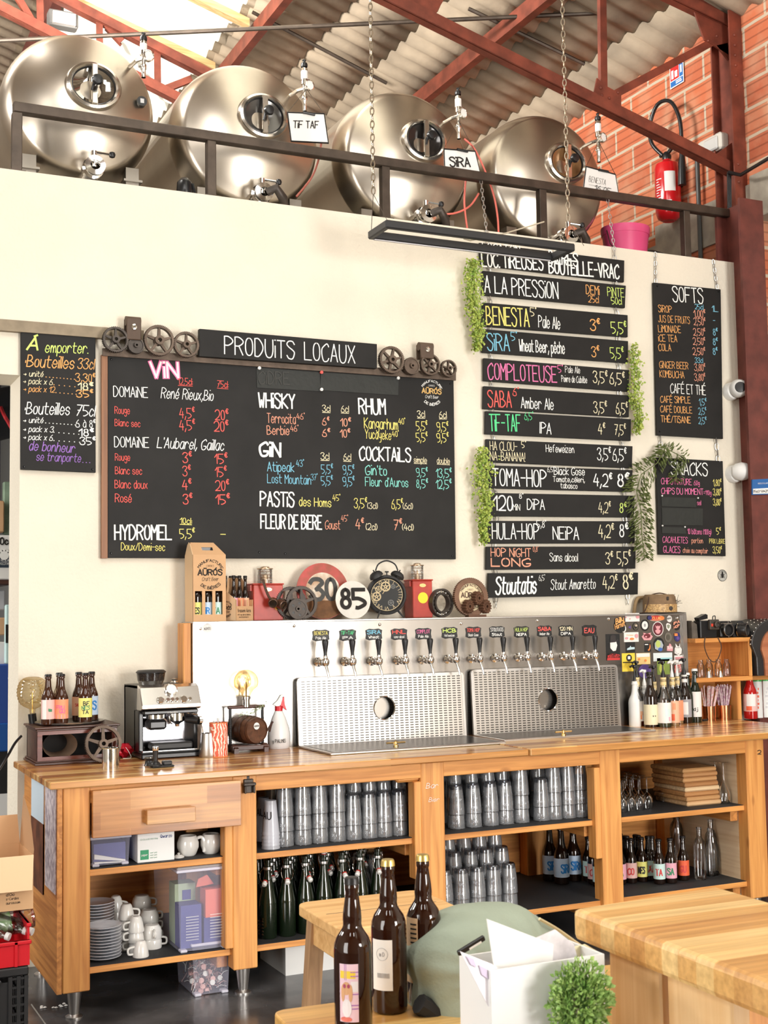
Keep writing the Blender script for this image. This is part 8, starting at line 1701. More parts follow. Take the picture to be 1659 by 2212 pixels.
def clearb(name, prof, px, py, l, q=1.0): p = SH(px, py, ZL, 5.45, 5.97); e = MB(); e.lathe([(r*q, z*q) for r, z in prof], 20); e.lathe([(0, .012), (prof[2][0]*q*.86, .012), (prof[2][0]*q*.86, .016)], 18); t = thing(name, l, 'bottle', (p.x, p.y, ZL), 0, 'empty clear bottles'); part('glass_wall', e, GLASS, t); e = MB(); e.lathe([(prof[-1][0]*q*1.15, prof[-1][1]*q-.012), (prof[-1][0]*q*1.15, prof[-1][1]*q), (prof[-1][0]*q*.8, prof[-1][1]*q)], 16); part('lip', e, GLASS, t)
TALL = [(0, .004), (.030, 0), (.034, .006), (.034, .19), (.028, .215), (.015, .235), (.0145, .29)]; FLSK = [(0, .004), (.036, 0), (.041, .006), (.041, .12), (.034, .16), (.016, .185), (.0155, .235)]; SLIM = [(0, .004), (.022, 0), (.025, .006), (.025, .14), (.015, .18), (.012, .25)]
for nm, pf, px, py, l, q in (('clear_bottle', TALL, 1513, 1899, 'tall clear bottle foremost of the empty ones', .93), ('clear_bottle', SLIM, 1536, 1892, 'slim clear bottle behind the foremost empty one', 1), ('clear_bottle', TALL, 1553, 1887, 'tall clear bottle in the middle of the empty ones', 1), ('clear_flask', FLSK, 1580, 1884, 'wide clear flask rightmost of the empty ones', 1), ('clear_bottle', TALL, 1520, 1862, 'tall clear bottle at the back against the panel', 1.05), ('clear_bottle', TALL, 1550, 1858, 'tall clear bottle at the back beside the side wall', 1.05), ('clear_bottle', SLIM, 1495, 1866, 'slim clear bottle at the back behind the red orange label', 1.05)): clearb(nm, pf, px, py, l, q)
# bay one, upper shelf
def tub(label, x0p, x1p, yf, zb_, hpx, dep, body, rz=0, lid=True, taper=.06):
    x0, x1 = X(x0p, yf, 1880), X(x1p, yf, 1880); k = mpp(V(((x0+x1)/2, yf, zb_))); H = hpx*k; W_ = x1-x0; t = thing('plastic_tub', label, 'storage box', ((x0+x1)/2, yf, zb_), rz); h = W_/2; a = h*(1-taper); e = MB()
    e.add([(-a, .01, .004), (a, .01, .004), (a, dep-.01, .004), (-a, dep-.01, .004), (-h, 0, H), (h, 0, H), (h, dep, H), (-h, dep, H)], [(0, 1, 2, 3), (0, 1, 5, 4), (1, 2, 6, 5), (2, 3, 7, 6), (3, 0, 4, 7)]); part('tub_wall', e, body, t)
    e = MB(); rm = haze_plastic('tub_rim_plastic', (.82, .80, .92), .7)
    for p_ in ((-h-.006, h+.006, -.006, .004), (-h-.006, h+.006, dep-.004, dep+.006), (-h-.006, -h+.004, 0, dep), (h-.004, h+.006, 0, dep)): e.bb(*p_, H-.012, H, 0, .003)
    for s_ in (-1, 1): e.bb(s_*a-.03*(s_ > 0), s_*a+.03*(s_ < 0), .0, .04, 0, .012, 0, .003)
    part('rim', e, rm, t)
    if lid: e = MB(); e.bb(-h-.004, h+.004, -.004, dep+.004, H, H+.012, 0, .005); part('lid', e, haze_plastic('smoky_lid', (.72, .69, .70), .62), t)
    return t, h, H, dep
PURP = mat('violet_paper', (.07, .08, .30), .6)
t, h, H, d = tub('small clear tub with papers on the upper shelf below the drawer', 197, 281, 5.43, ZU, 64, .22, CLEARP)
e = MB(); e.bb(-h*.8, h*.85, .03, .19, .006, H*.72); part('violet_contents', e, PURP, t); e = MB(); e.prism([(-h*.8, .03), (h*.8, .012), (h*.8, .018), (-h*.8, .05)], (0, .014, 0), (1, 0, 0), (0, 0, 1), (0, 1, 0), .012); e.prism([(-h*.8, .012), (h*.7, .008), (h*.7, .012), (-h*.8, .018)], (0, .012, 0), (1, 0, 0), (0, 0, 1), (0, 1, 0), .012); part('white_papers', e, PAPER, t)
def straw_box():
    y = 5.44; p = P(297, 1876, z=ZU); y = max(5.43, min(p.y, 5.5)); x0, x1 = X(297, y, 1860), X(377, y, 1860); k = mpp(V((x0, y, .65))); H = 65*k; w_ = x1-x0; t = thing('straw_box', 'white printed paper straw box with a green square on the upper shelf', 'box', ((x0+x1)/2, y, ZU)); h = w_/2; e = MB(); e.bb(-h, h, 0, .19, 0, H, 0, .002); part('box_card', e, mat('white_box_card', (.84, .84, .82), .5), t); e = MB(); e.bb(-h+.004, h-.004, .004, .186, H, H+.003); part('top_flap', e, CARD, t)
    e = MB(); e.bb(-h+.012, -h+.048, -.001, 0, .012, .052); g_ = part('green_square', e, mat('box_green', (.02, .28, .12), .5), t); e = MB(); write(e, 'Qwarzo', (h-.062, -.0012, H-.03), (1, 0, 0), (0, 0, 1), .05, .013, .16); part('printed_brand', e, I_NAVY, t); e = MB(); write(e, 'ECO-CELLULOSE PAPER STRAW', (-h+.012, -.0012, H-.034), (1, 0, 0), (0, 0, 1), .075, .006, .12)
    for q in range(3): write(e, 'smart pack', (-h+.054, -.0012, .036-.01*q), (1, 0, 0), (0, 0, 1), .03, .005, .12)
    part('printed_text', e, I_GRN, t); e = MB(); write(e, 'paper', (-h+.017, -.0022, .028), (1, 0, 0), (0, 0, 1), .026, .008, .14); part('printed_word', e, PAPER, g_)
straw_box()
def mugm(): e = MB(); e.lathe([(0, .002), (.030, 0), (.036, .006), (.047, .035), (.047, .055), (.038, .08), (.035, .084), (.033, .084), (.036, .078), (.043, .055), (.043, .03), (0, .01)], 28); return e
for px, py, l in ((410, 1854, 'white round milk pot left of the two under the drawer'), (460, 1848, 'white round milk pot right of the two under the drawer')):
    p = P(px, py, z=ZU); p.y = max(p.y, 5.50); x = X(px-4, p.y, py); t = thing('milk_pot', l, 'pot', (x, p.y, ZU), 0, 'white milk pots'); part('pot_body', mugm(), CERAM, t); e = MB(); e.tube(curve([(.040, -.01, .072), (.058, -.016, .074), (.068, -.02, .05), (.066, -.02, .012)]), .007, 8); part('handle', e, CERAM, t)
p = P(386, 1863, z=ZU); t = thing('pot_lid', 'small white lid lying before the milk pots', 'lid', (X(386, 5.47, 1863), 5.47, ZU)); e = MB(); e.lathe([(.024, 0), (.025, .004), (.014, .01), (.012, .012), (0, .012)], 20); part('lid_disc', e, CERAM, t); e = MB(); e.lathe([(.004, .012), (.007, .018), (0, .022)], 12); part('lid_knob', e, CERAM, t)
# bay one, lower shelf: saucers and cups
e = MB(); e.lathe([(0, .004), (.035, .004), (.038, 0), (.048, .003), (.077, .0125), (.078, .015), (.074, .0145), (.045, .008), (.028, .007), (0, .006)], 32); SC = mesh('saucer', e, mat('saucer_white', (.78, .79, .84), .12, coat=.4))
nm_ = ['lowest', 'second', 'third', 'fourth', 'fifth', 'sixth', 'seventh', 'eighth', 'ninth', 'tenth', 'eleventh', 'topmost']
p = P(223, 2070, z=ZL); p.y = max(p.y, 5.47)
for j in range(11): meshthing('saucer', SC, (X(222, p.y, 2060), p.y, ZL+.0125*j), (nm_[j] if j < 10 else 'topmost')+' saucer of the front stack beside the white cups', 'saucer', 'saucers in the front stack')
for j in range(16): meshthing('saucer', SC, (X(208, p.y+.165, 2000), p.y+.165, ZL+.0125*j), ('saucer number %d from the bottom' % (j+1) if j < 15 else 'topmost saucer')+' of the taller stack behind the front one', 'saucer', 'saucers in the rear stack')
def cup(big):
    s_ = 1.0 if big else .8; e = MB()
    if big: pr = [(.042, 0), (.043, .004), (.043, .03), (.038, .046), (.032, .052), (.031, .056), (.026, .058), (0, .056)]
    else: pr = [(.034, 0), (.035, .004), (.031, .03), (.024, .055), (.019, .063), (.016, .065), (0, .063)]
    e.lathe(pr, 24); return e
def put_cup(lab_, px, py, z, big, ang, y):
    x = X(px, y, py); t = thing('coffee_cup', lab_, 'cup', (x, y, z), 0, 'upturned white coffee cups'); part('cup_bowl', cup(big), CERAM, t); e = MB(); r = .042 if big else .032; d = V((math.cos(ang), math.sin(ang), 0)); e.tube(curve([d*r+V((0, 0, .012)), d*(r+.02)+V((0, 0, .014)), d*(r+.02)+V((0, 0, .036)), d*(r-.004 if big else r-.01)+V((0, 0, .042))]), .0045, 8); part('handle', e, CERAM, t)
cy_ = p.y; hs, hb = .043, .041
CU = [('foremost small cup standing alone', 304, 2068, 0, 0, PI, 5.46)]
for q, l in enumerate(('lowest', 'second', 'topmost')): CU.append((l+' cup in the small front stack behind the foremost cup', 294, 2050, q*hs, 0, PI if q else PI*.9, 5.54))
for q, l in enumerate(('lowest', 'second', 'third', 'topmost')): CU.append((l+' cup in the tall small-cup stack beside the saucers', 273, 2045, q*hs, 0, -.2, 5.60))
for q, l in enumerate(('lower', 'upper')): CU.append((l+' cup of the broad front pair nearest the big tub', 328, 2045, q*hb, 1, -.1 if not q else -1.6, 5.58))
for q, l in enumerate(('lowest', 'middle', 'topmost')): CU.append((l+' broad cup in the stack behind the broad front pair', 322, 2020, q*hb, 1, .2, 5.69))
for q, l in enumerate(('lowest', 'second', 'third', 'topmost')): CU.append((l+' broad cup in the tallest stack at the back', 306, 2000, q*hb, 1, -.2, 5.80))
for q, l in enumerate(('lowest', 'second', 'third', 'topmost')): CU.append((l+' small cup in the rear left stack', 250, 2000, q*hs, 0, -.6, 5.78))
for l, px, py, z, b, a, y in CU: put_cup(l, px, py, ZL+z, b, a, y)
t, h, H, d = tub('large clear lidded tub of tea boxes on the lower shelf', 384, 499, 5.42, ZL, 175, .40, CLEARP, 0, True, .10)
e = MB(); e.bb(-h*.82, -h*.05, .03, .12, .01, H*.55); part('violet_packet', e, PURP, t); e = MB(); e.bb(h*.05, h*.82, .03, .14, .01, H*.38); part('violet_packet', e, PURP, t); e = MB(); e.bb(-h*.80, -h*.02, .13, .22, .01, H*.76); part('green_tea_box', e, mat('tea_green', (.48, .60, .40), .6), t); e = MB(); e.bb(-h*.52, -h*.2, .127, .13, H*.56, H*.68); part('box_label', e, PURP, t); e = MB(); e.bb(h*.08, h*.80, .02, .10, H*.38, H*.72); part('coral_tea_box', e, mat('tea_coral', (.80, .20, .14), .6), t); e = MB(); e.prism([(-.02, H*.74), (.06, H*.76), (.03, H*.88), (-.01, H*.84)], (0, .06, 0), (1, 0, 0), (0, 0, 1), (0, 1, 0), .003); part('coral_flap', e, mat('tea_coral'), t)
e = MB()
for q in range(9):
    for s_ in (-1, 1): write(e, 'mmmmmmmmmm'[:7+q % 3], (s_*h*.45-.03, -.0035+.01*(1-(.06+.022*q)/H)*.1, .05+.012*q), (1, 0, 0), (0, 0, 1), .055, .005, .12)
part('printed_lines', e, PAPER, t)
t, h, H, d = tub('small open clear tub full of metal wire scraps on the floor', 415, 497, 5.44, 0, 112, .26, CLEARP, 0, False, .12)
e = MB(); rr = random.Random(11)
for q in range(170):
    c = V((rr.uniform(-h*.8, h*.8), rr.uniform(.03, d-.05), rr.uniform(.008, H*.5))); a = V((rr.gauss(0, 1), rr.gauss(0, 1), rr.gauss(0, 1))).normalized()*.022; e.tube(curve([c-a, c+V((rr.uniform(-.01, .01), 0, .008)), c+a], 2), .0016, 4, q % 3)
for q in range(40): c = V((rr.uniform(-h*.8, h*.8), rr.uniform(.03, d-.06), rr.uniform(.01, H*.5))); e.lathe([(.0, -.006), (.011, -.006), (.012, .006), (0, .007)], 8, c, 1+q % 2, Matrix.Rotation(rr.uniform(0, 3), 4, 'X'))
tag(part('wire_scraps', e, [CHROME, WHITE, mat('pale_pink', (.75, .45, .42), .5)], t), kind='stuff')
e = MB(); a, b = P(617, 2100, y=5.56), P(690, 2030, y=5.56); e.bb(a.x, a.x+.34, 5.56, 5.9, .0, .165); solo('white_crate', e, WHITE, 'plain white box on the floor under the swing-top bottles', 'box')
e = MB(); e.bb(1.2, 4.5, 6.21, 6.25, 0, .9); solo('shade_backing', e, mat('shade_backing', (.02, .02, .02), .9), 'black sheet standing in for the shade behind the open counter legs', 'backing sheet')  # near-black sheet put in for the shade under the counter
# ================================================================ FOREGROUND
# stool
def stool():
    z = .75; q = [P(a, b, z=z) for a, b in ((637, 1950), (900, 1921))]; u = (q[1]-q[0]); W_ = u.length*1.02; u.normalize(); ang = math.atan2(u.y, u.x); fr = P(697, 2013, z=z); D = abs((fr-q[0]).dot(V((u.y, -u.x, 0)))); D = max(D, .26)
    c = q[0]+u*W_/2+V((u.y, -u.x, 0))*D/2; t = thing('bar_stool', 'pine bar stool with rounded seat standing before the swing-top bottles', 'stool', (c.x, c.y, 0), ang)
    h, d, r = W_/2, D/2, .045; pts = []
    for cx, cy, a0 in ((h-r, d-r, 0), (-h+r, d-r, 90), (-h+r, -d+r, 180), (h-r, -d+r, 270)):
        for k in range(7): a = math.radians(a0+15*k); pts.append((cx+r*math.cos(a), cy+r*math.sin(a)))
    SW = wood('stool_pine', (.84, .52, .22), (.66, .36, .13), 'x', .5)
    e = MB(); e.prism(pts, (0, 0, z), (1, 0, 0), (0, 1, 0), (0, 0, -1), .032); part('seat', e, SW, t, bevel=.004)
    e = MB(); e.bb(-h+.03, h-.03, .0, .0015, z, z+.0008); part('plank_joint', e, DKWOOD, t)
    for s_ in (-1, 1):
        e = MB(); e.bb(-h+.035, h-.035, s_*(d-.045)-.012, s_*(d-.045)+.012, z-.115, z-.032, 0, .003); part('apron', e, SW, t); e = MB(); e.bb(s_*(h-.045)-.012, s_*(h-.045)+.012, -d+.045, d-.045, z-.115, z-.032, 0, .003); part('apron', e, SW, t)
        for v in (-1, 1):
            e = MB(); a = V((s_*(h-.05), v*(d-.05), z-.035)); b = V((s_*(h-.01), v*(d-.01), 0)); dx = V((.022, 0, 0)); dy = V((0, .022, 0)); e.add([a-dx-dy, a+dx-dy, a+dx+dy, a-dx+dy, b-dx-dy, b+dx-dy, b+dx+dy, b-dx+dy], [(0, 1, 2, 3), (4, 5, 6, 7), (0, 1, 5, 4), (1, 2, 6, 5), (2, 3, 7, 6), (3, 0, 4, 7)]); part('leg', e, wood('stool_leg_wood', (.50, .30, .15), (.32, .18, .09), 'z', .6), t)
stool()
# low table with three big bottles
TZ = .76
def front_table():
    a, b = P(586, 2183, z=TZ), P(900, 2140, z=TZ); u = (b-a).normalized(); ang = math.atan2(u.y, u.x); t = thing('front_table', 'honey coloured wooden table carrying three big brown bottles', 'table', (a.x, a.y, 0), ang)
    pts = []; L_, D_, r = 1.05, .60, .03
    for cx, cy, a0 in ((L_-r, -r, 0), (r, -r, 90), (r, -D_+r, 180), (L_-r, -D_+r, 270)):
        for k in range(7): q = math.radians(a0+15*k); pts.append((cx+r*math.cos(q), cy+r*math.sin(q)))
    e = MB(); e.prism(pts, (0, 0, TZ), (1, 0, 0), (0, 1, 0), (0, 0, -1), .03); part('table_top', e, block('front_table_block', [(.80, .46, .14), (.88, .56, .20), (.70, .36, .10)], 'XYZ', .5, .09, .35, .2), t, bevel=.004)
    for x, y in ((.07, -.07), (L_-.07, -.07), (.07, -D_+.07), (L_-.07, -D_+.07)): e = MB(); e.bb(x-.025, x+.025, y-.025, y+.025, 0, TZ-.03, 0, .004); part('leg', e, PINE_Z, t)
    return t
front_table()
BIG = [(763, 2.60, 'front left big brown bottle with dark cap and pink checked label', CAPB, False), (842, 2.78, 'middle big brown bottle with gold cap and white label', CAPG, True), (918, 2.83, 'big brown bottle with gold cap standing right of the middle one', CAPG, True)]
AMB2 = mat('brown_bottle_glass', (.022, .0055, .002), .04, coat=.3); CREL = LM('cream_white', .86, .82, .76)
for i, (px, D, l, cp2, dm) in enumerate(BIG):
    y0 = P(px, 2100, z=TZ); d = P(px, 2150, y=1)-CAM; s_ = D*FPX/FPX; f = d.dot(FW); p = CAM+d*(D/f); x, y = p.x, p.y
    tx = [((), ()), ([('mD', .1, .66, .10, .5, LM('ink_grey', .35, .34, .34)), ('IIIIIII', .1, .16, .11, .8, I_BLK)], ()), ([('llllll', .0, .3, .3, .8, I_BLK)], ())][i][0]
    b_ = bottle(l, (x, y, TZ), .322, .0385, AMB2, cp2, None, rn=.0118, neck=[(.97, .59), (.84, .632), (.65, .665), (.52, .69), (.485, .71), (.5, .745), (.475, .79), (.39, .86), (.335, .91)], group='big brown bottles on the front table', dome=False)
    ac = math.atan2(-y, -x); R = .0385; H = .322; a0, a1 = ((ac-.75, ac+.28), (ac-1.1, ac+.18), (ac-1.35, ac-.35))[i]; z0, z1 = ((.045, .158), (.052, .158), (.05, .19))[i]
    e = MB(); e.lathe([(R*1.012, z0), (R*1.012, z1)], 20, (0, 0, 0), 0, None, True, 1, 1, a0, a1); lb = part('paper_label', e, (mat('pink_check_label', (.86, .62, .70), .5), CREL, CARDL)[i], b_)
    def fld(f0, f1, g0, g1, m, nm='label_field'): e = MB(); e.lathe([(R*1.02, z0+(z1-z0)*g0), (R*1.02, z0+(z1-z0)*g1)], 6, (0, 0, 0), 0, None, True, 1, 1, a0+(a1-a0)*f0, a0+(a1-a0)*f1); part(nm, e, m, lb)
    if i == 0:
        VI = mat('violet_line', (.45, .18, .5), .5); WP = mat('label_off_white', (.88, .84, .86), .5); DG = mat('dog_fur_print', (.72, .40, .20), .6)
        for k in (.28, .36): fld(k, k+.03, .72, 1, VI, 'check_line')
        for g in (.22, .28, .47, .78, .85): fld(.6, 1, g, g+.02, VI, 'check_line')
        fld(.62, .98, .52, .7, WP); fld(.05, .85, .75, .88, mat('label_gold', (.90, .66, .05), .5)); 
        def blob(fx, gz, rx, rz_, m, nm):
            e = MB(); ca = a0+(a1-a0)*fx; cz = z0+(z1-z0)*gz; n = 14; vs_ = [(R*1.03*math.cos(ca+rx*math.cos(q)/R), R*1.03*math.sin(ca+rx*math.cos(q)/R), cz+rz_*math.sin(q)) for q in [2*PI*j/n for j in range(n)]]; e.add(vs_, [list(range(n))]); part(nm, e, m, lb)
        blob(.38, .58, .009, .013, DG, 'dog_face'); blob(.20, .5, .004, .017, DG, 'dog_ear'); blob(.60, .5, .004, .017, DG, 'dog_ear'); R *= 1.008; blob(.29, .62, .003, .004, mat('shades_red', (.4, .05, .12), .4), 'sunglass_lens'); blob(.5, .62, .003, .004, mat('shades_red'), 'sunglass_lens'); blob(.40, .24, .010, .018, WP, 'dog_shirt'); blob(.36, .05, .012, .005, mat('label_coral', (.8, .2, .15), .5), 'dog_trousers'); R /= 1.008
    elif i == 1:
        e = MB(); wrap(e, 'm D', R*1.03, (a0+a1)/2+.05, z0+.072, .008, .012, .14); wrap(e, 'IIIIIIIIII', R*1.03, (a0+a1)/2+.1, z0+.027, .009, .026, .16); part('label_print', e, LM('ink_grey', .3, .29, .29), lb)
        e = MB(); cz = z0+.076; cA = (a0+a1)/2+.05; pts = [(R*1.03*math.cos(cA+.013*math.cos(q)/R), R*1.03*math.sin(cA+.013*math.cos(q)/R), cz+.013*math.sin(q)) for q in [2*PI*j/20 for j in range(20)]]; e.tube(pts, .0004, 4, closed=True); part('label_ring', e, LM('ink_grey', .3, .29, .29), lb)
    else:
        for g in range(12): fld(.5, .92, .12+.07*g, .145+.07*g, I_BLK, 'barcode')
# big butcher-block table at the right
def block_table():
    z = 1.015; L0, F0, R0 = P(1236, 1962, z=z), P(1547, 1913, z=z), P(1659, 2122, z=z); u = (R0-L0).normalized(); v = V((-u.y, u.x, 0)); 
    if v.dot(F0-L0) < 0: v = -v
    D = (F0-L0).dot(v); sk = (F0-L0).dot(u); ang = math.atan2(u.y, u.x); t = thing('high_table', 'high butcher-block table with thick worn end grain in the right foreground', 'table', (L0.x, L0.y, 0), ang); ln_ = 1.3
    bm_ = block('end_grain_block', [(.74, .40, .13), (.88, .58, .24), (.58, .27, .08), (.92, .66, .30), (.46, .20, .07)], 'XYZ', .55, .05, .4, .15)
    bm2 = block('rotated_block', [(.78, .44, .15), (.88, .58, .24), (.70, .37, .12), (.90, .62, .27), (.64, .32, .10)], 'YXZ', .6, .05, .4, .15)
    e = MB(); e.prism([(0, 0), (sk, D), (sk+ln_, D), (ln_, 0)], (0, 0, z), (1, 0, 0), (0, 1, 0), (0, 0, -1), .062); part('table_top', e, bm2, t, bevel=.012)
    for x in (.30, 1.15): e = MB(); e.bb(x-.0, x+.05, D*.3, D*.3+.08, 0, z-.06); part('inner_post', e, PINE_Z, t)
    lx = 0.075; g = (P(1305, 2060, z=.95)-L0); 
    for a, b in ((.075, .245), (.265, .45)): e = MB(); e.bb(a, b, .035, .075, 0, z-.062, 0, .004); part('leg_board', e, wood('pale_leg_pine', (.86, .58, .30), (.76, .46, .2), 'z', .5), t)
    e = MB(); e.bb(.24, .27, .06, .09, 0, z-.062); part('gap_shade_strip', e, wood('gap_shade_pine', (.46, .17, .06), (.3, .1, .035), 'z'), t)  # darker strip colours in the shade of the gap between the leg boards
block_table()
# green rucksack with flap and tag
def bag():
    c = P(1085, 2150, y=2.55); D = (c-CAM).dot(FW); k = mpp(c); t = thing('rucksack', 'sage green canvas rucksack slumped behind the paper tray', 'bag', (c.x, c.y, 0)); o = t.location; CV = mat('sage_canvas', (.36, .42, .33), .8, bump=.15, bscale=120, vary=.12, vscale=5)
    # outline of the slumped bag, swelling towards the middle and back
    oz = [(1000, 2212, 1), (905, 2130), (892, 2080), (912, 2030), (955, 1992), (1010, 1966), (1070, 1957), (1130, 1957), (1160, 1975), (1215, 2010), (1255, 2050), (1285, 2105), (1295, 2230), (1290, 2420), (930, 2420), (905, 2212)]
    P2 = [(P(a[0], a[1], y=2.55).x-o.x, P(a[0], a[1], y=2.55).z) for a in oz[1:]]; n = len(P2); cx = sum(p[0] for p in P2)/n; cz = sum(p[1] for p in P2)/n; sm = curve([V((x, 0, z)) for x, z in P2]+[V((P2[0][0], 0, P2[0][1]))], 4)[:-1]; m = len(sm); vs_ = []; fs = []; rr = random.Random(2)
    lev = [(0, -.115), (.35, -.11), (.65, -.09), (.85, -.055), (.96, -.02), (1, .03), (.96, .09), (.8, .14), (.4, .17), (0, .175)]
    for f, y in lev:
        for j, p in enumerate(sm): w_ = .006*math.sin(j*1.7+y*40)*min(1, f*1.3); vs_.append((cx+(p.x-cx)*f, y+w_, cz+(p.z-cz)*f))
    for i in range(len(lev)-1):
        for j in range(m): fs.append((i*m+j, i*m+(j+1) % m, (i+1)*m+(j+1) % m, (i+1)*m+j))
    e = MB(); e.add(vs_, fs, 0, True); b_ = part('bag_body', e, CV, t); zb = min(v_[2] for v_ in vs_); mx = b_.modifiers.new('soft', 'SUBSURF'); mx.levels = mx.render_levels = 1
    a, b = P(989, 2060, y=2.43)-o, P(1046, 2025, y=2.43)-o; d = (b-a).normalized(); M_ = Matrix.Translation((a+b)/2) @ Matrix.Rotation(-math.atan2(d.z, d.x), 4, 'Y'); e = MB(); e.box((0, 0, 0), ((b-a).length, .008, .012), 0, M_, .002); tg_ = part('maker_tag', e, BLACK, t); e = MB(); e.box((.008, -.0045, 0), ((b-a).length*.45, .001, .004), 0, M_); part('tag_mark', e, PAPER, tg_)
    e = MB(); e.tube(curve([P(x, y_, y=2.52)-o for x, y_ in ((905, 2168), (930, 2185), (950, 2212), (965, 2260))]), .022, 8); part('shoulder_strap', e, mat('black_webbing', (.02, .02, .022), .8), t)
    e = MB(); e.tube(curve([P(x, y_, y=2.50)-o for x, y_ in ((1165, 1985), (1205, 2008), (1250, 2040), (1275, 2055))]), .004, 6); part('zip_edge', e, mat('zip_brass', (.6, .5, .3), .4, .6), t)
    e = MB(); e.bb(-.2, .2, -.12, .16, 0, max(.1, zb+.04), 0, .01); st = solo('side_bench', e, PINE_X, 'low pine bench under the green rucksack', 'bench', loc=(o.x, o.y, 0))
bag()
# white paper tray with menus and an artificial plant
def tray():
    y = 2.02; a, b = P(1060, 2098, y=y), P(1178, 2098, y=y); top_ = a.z; z0 = TZ; t = thing('paper_tray', 'white table box holding folded menus and leaflets', 'box', ((a.x+b.x)/2, y, z0)); o = t.location; W_ = .24; x0 = a.x-o.x
    e = MB(); e.bb(x0, x0+W_, 0, .006, 0, top_-z0); e.bb(x0, x0+W_, .11, .116, 0, top_-z0); e.bb(x0, x0+.006, .006, .11, 0, top_-z0); e.bb(x0+W_-.006, x0+W_, .006, .11, 0, top_-z0); e.bb(x0+.006, x0+W_-.006, .006, .11, 0, .006); part('box_wall', e, WHITE, t)
    def sheet(nm, q, y_, m, th=.003, lab_=None): p = [P(*v, y=y_)-o for v in q]; e = MB(); e.prism([(v.x, v.z) for v in p], (0, y_-o.y, 0), (1, 0, 0), (0, 0, 1), (0, 1, 0), th); return part(nm, e, m, t, label=lab_)
    sheet('menu_card', [(1052, 1985), (1196, 2040), (1192, 2110), (1180, 2150), (1072, 2120)], 2.055, PAPER); f = sheet('folded_leaflet', [(994, 2055), (1062, 2082), (1108, 2115), (1150, 2172), (1058, 2180)], 2.03, mat('leaflet_white', (.86, .82, .86), .6), .002, 'white folded leaflet with lilac print')
    LI = mat('lilac_print', (.66, .56, .72), .6)
    for q in ([(1008, 2066), (1024, 2072), (1030, 2090), (1018, 2084)], [(1036, 2086), (1052, 2094), (1056, 2116), (1042, 2106)], [(1068, 2112), (1084, 2122), (1092, 2142), (1076, 2130)]): p = [P(*v, y=2.026)-o for v in q]; e = MB(); e.prism([(v.x, v.z) for v in p], (0, 2.027-o.y, 0), (1, 0, 0), (0, 0, 1), (0, 1, 0), .002); part('lilac_mark', e, LI, f)
    sheet('dark_leaflet_edge', [(1110, 2108), (1122, 2118), (1162, 2172), (1150, 2176)], 2.035, mat('leaflet_edge', (.25, .17, .14), .6)); sheet('kraft_leaflet', [(1100, 2090), (1165, 2112), (1200, 2180), (1150, 2172)], 2.045, CARDL); sheet('marbled_card', [(1150, 2030), (1200, 2008), (1240, 2040), (1250, 2080), (1190, 2090)], 2.075, mat('marbled_paper', (.78, .73, .75), .6, vary=.25, vscale=40)); sheet('yellow_card', [(1230, 2048), (1265, 2040), (1300, 2060), (1300, 2100), (1230, 2100)], 2.09, mat('yellow_card', (.88, .80, .52), .6))
    p = P(1255, 2190, y=1.98); t2 = thing('artificial_plant', 'bushy bright green artificial plant beside the menus in the foreground', 'plant', (p.x, 1.98, z0)); e = MB(); rr = random.Random(8); k = mpp(p); R = 82*k; cz = P(1255, 2160, y=1.98).z-z0
    for q in range(1500):
        d = V((rr.gauss(0, 1), rr.gauss(0, 1), rr.gauss(0, 1))).normalized()*R*rr.uniform(.45, 1.0); c = V((d.x*.95, d.y*.5, cz+d.z*1.05-.0)); a_ = (d.normalized()+V((rr.uniform(-.7, .7), rr.uniform(-.7, .7), rr.uniform(-.2, 1)))).normalized()*.011; s2 = a_.orthogonal().normalized()*.0042; nrm = a_.cross(s2).normalized()*.002; e.add([c, c+a_*.5+s2+nrm, c+a_, c+a_*.5-s2+nrm], [(0, 1, 2), (0, 2, 3)])
    part('foliage', e, mat('fresh_green_leaf', (.46, .60, .20), .5, vary=.5, vscale=60, dark=(.20, .38, .08)), t2); e = MB()
    for q in range(40): d = V((rr.gauss(0, .5), rr.gauss(0, .3), rr.uniform(.3, 1))).normalized()*R*.8; e.tube([(0, 0, .05), (d.x, d.y*.6, cz+d.z*.7)], .0012, 4)
    part('stems', e, mat('stem_green', (.12, .24, .06), .6), t2); e = MB(); e.lathe([(0, 0), (.035, 0), (.045, .07), (.04, .07), (0, .06)], 20); part('pot', e, WHITE, t2)
    e = MB(); e.bb(x0+o.x-.03, o.x+x0+W_+.28, 1.93, 2.16, TZ-.03, TZ); t3 = thing('menu_stand', 'small wooden table under the menu box and plant', 'table', (o.x, 2.04, 0)); part('stand_top', e, BLOCK, t3, world=True); e = MB(); e.bb(o.x, o.x+.06, 2.0, 2.06, 0, TZ-.03); part('leg', e, PINE_Z, t3, world=True)
tray()
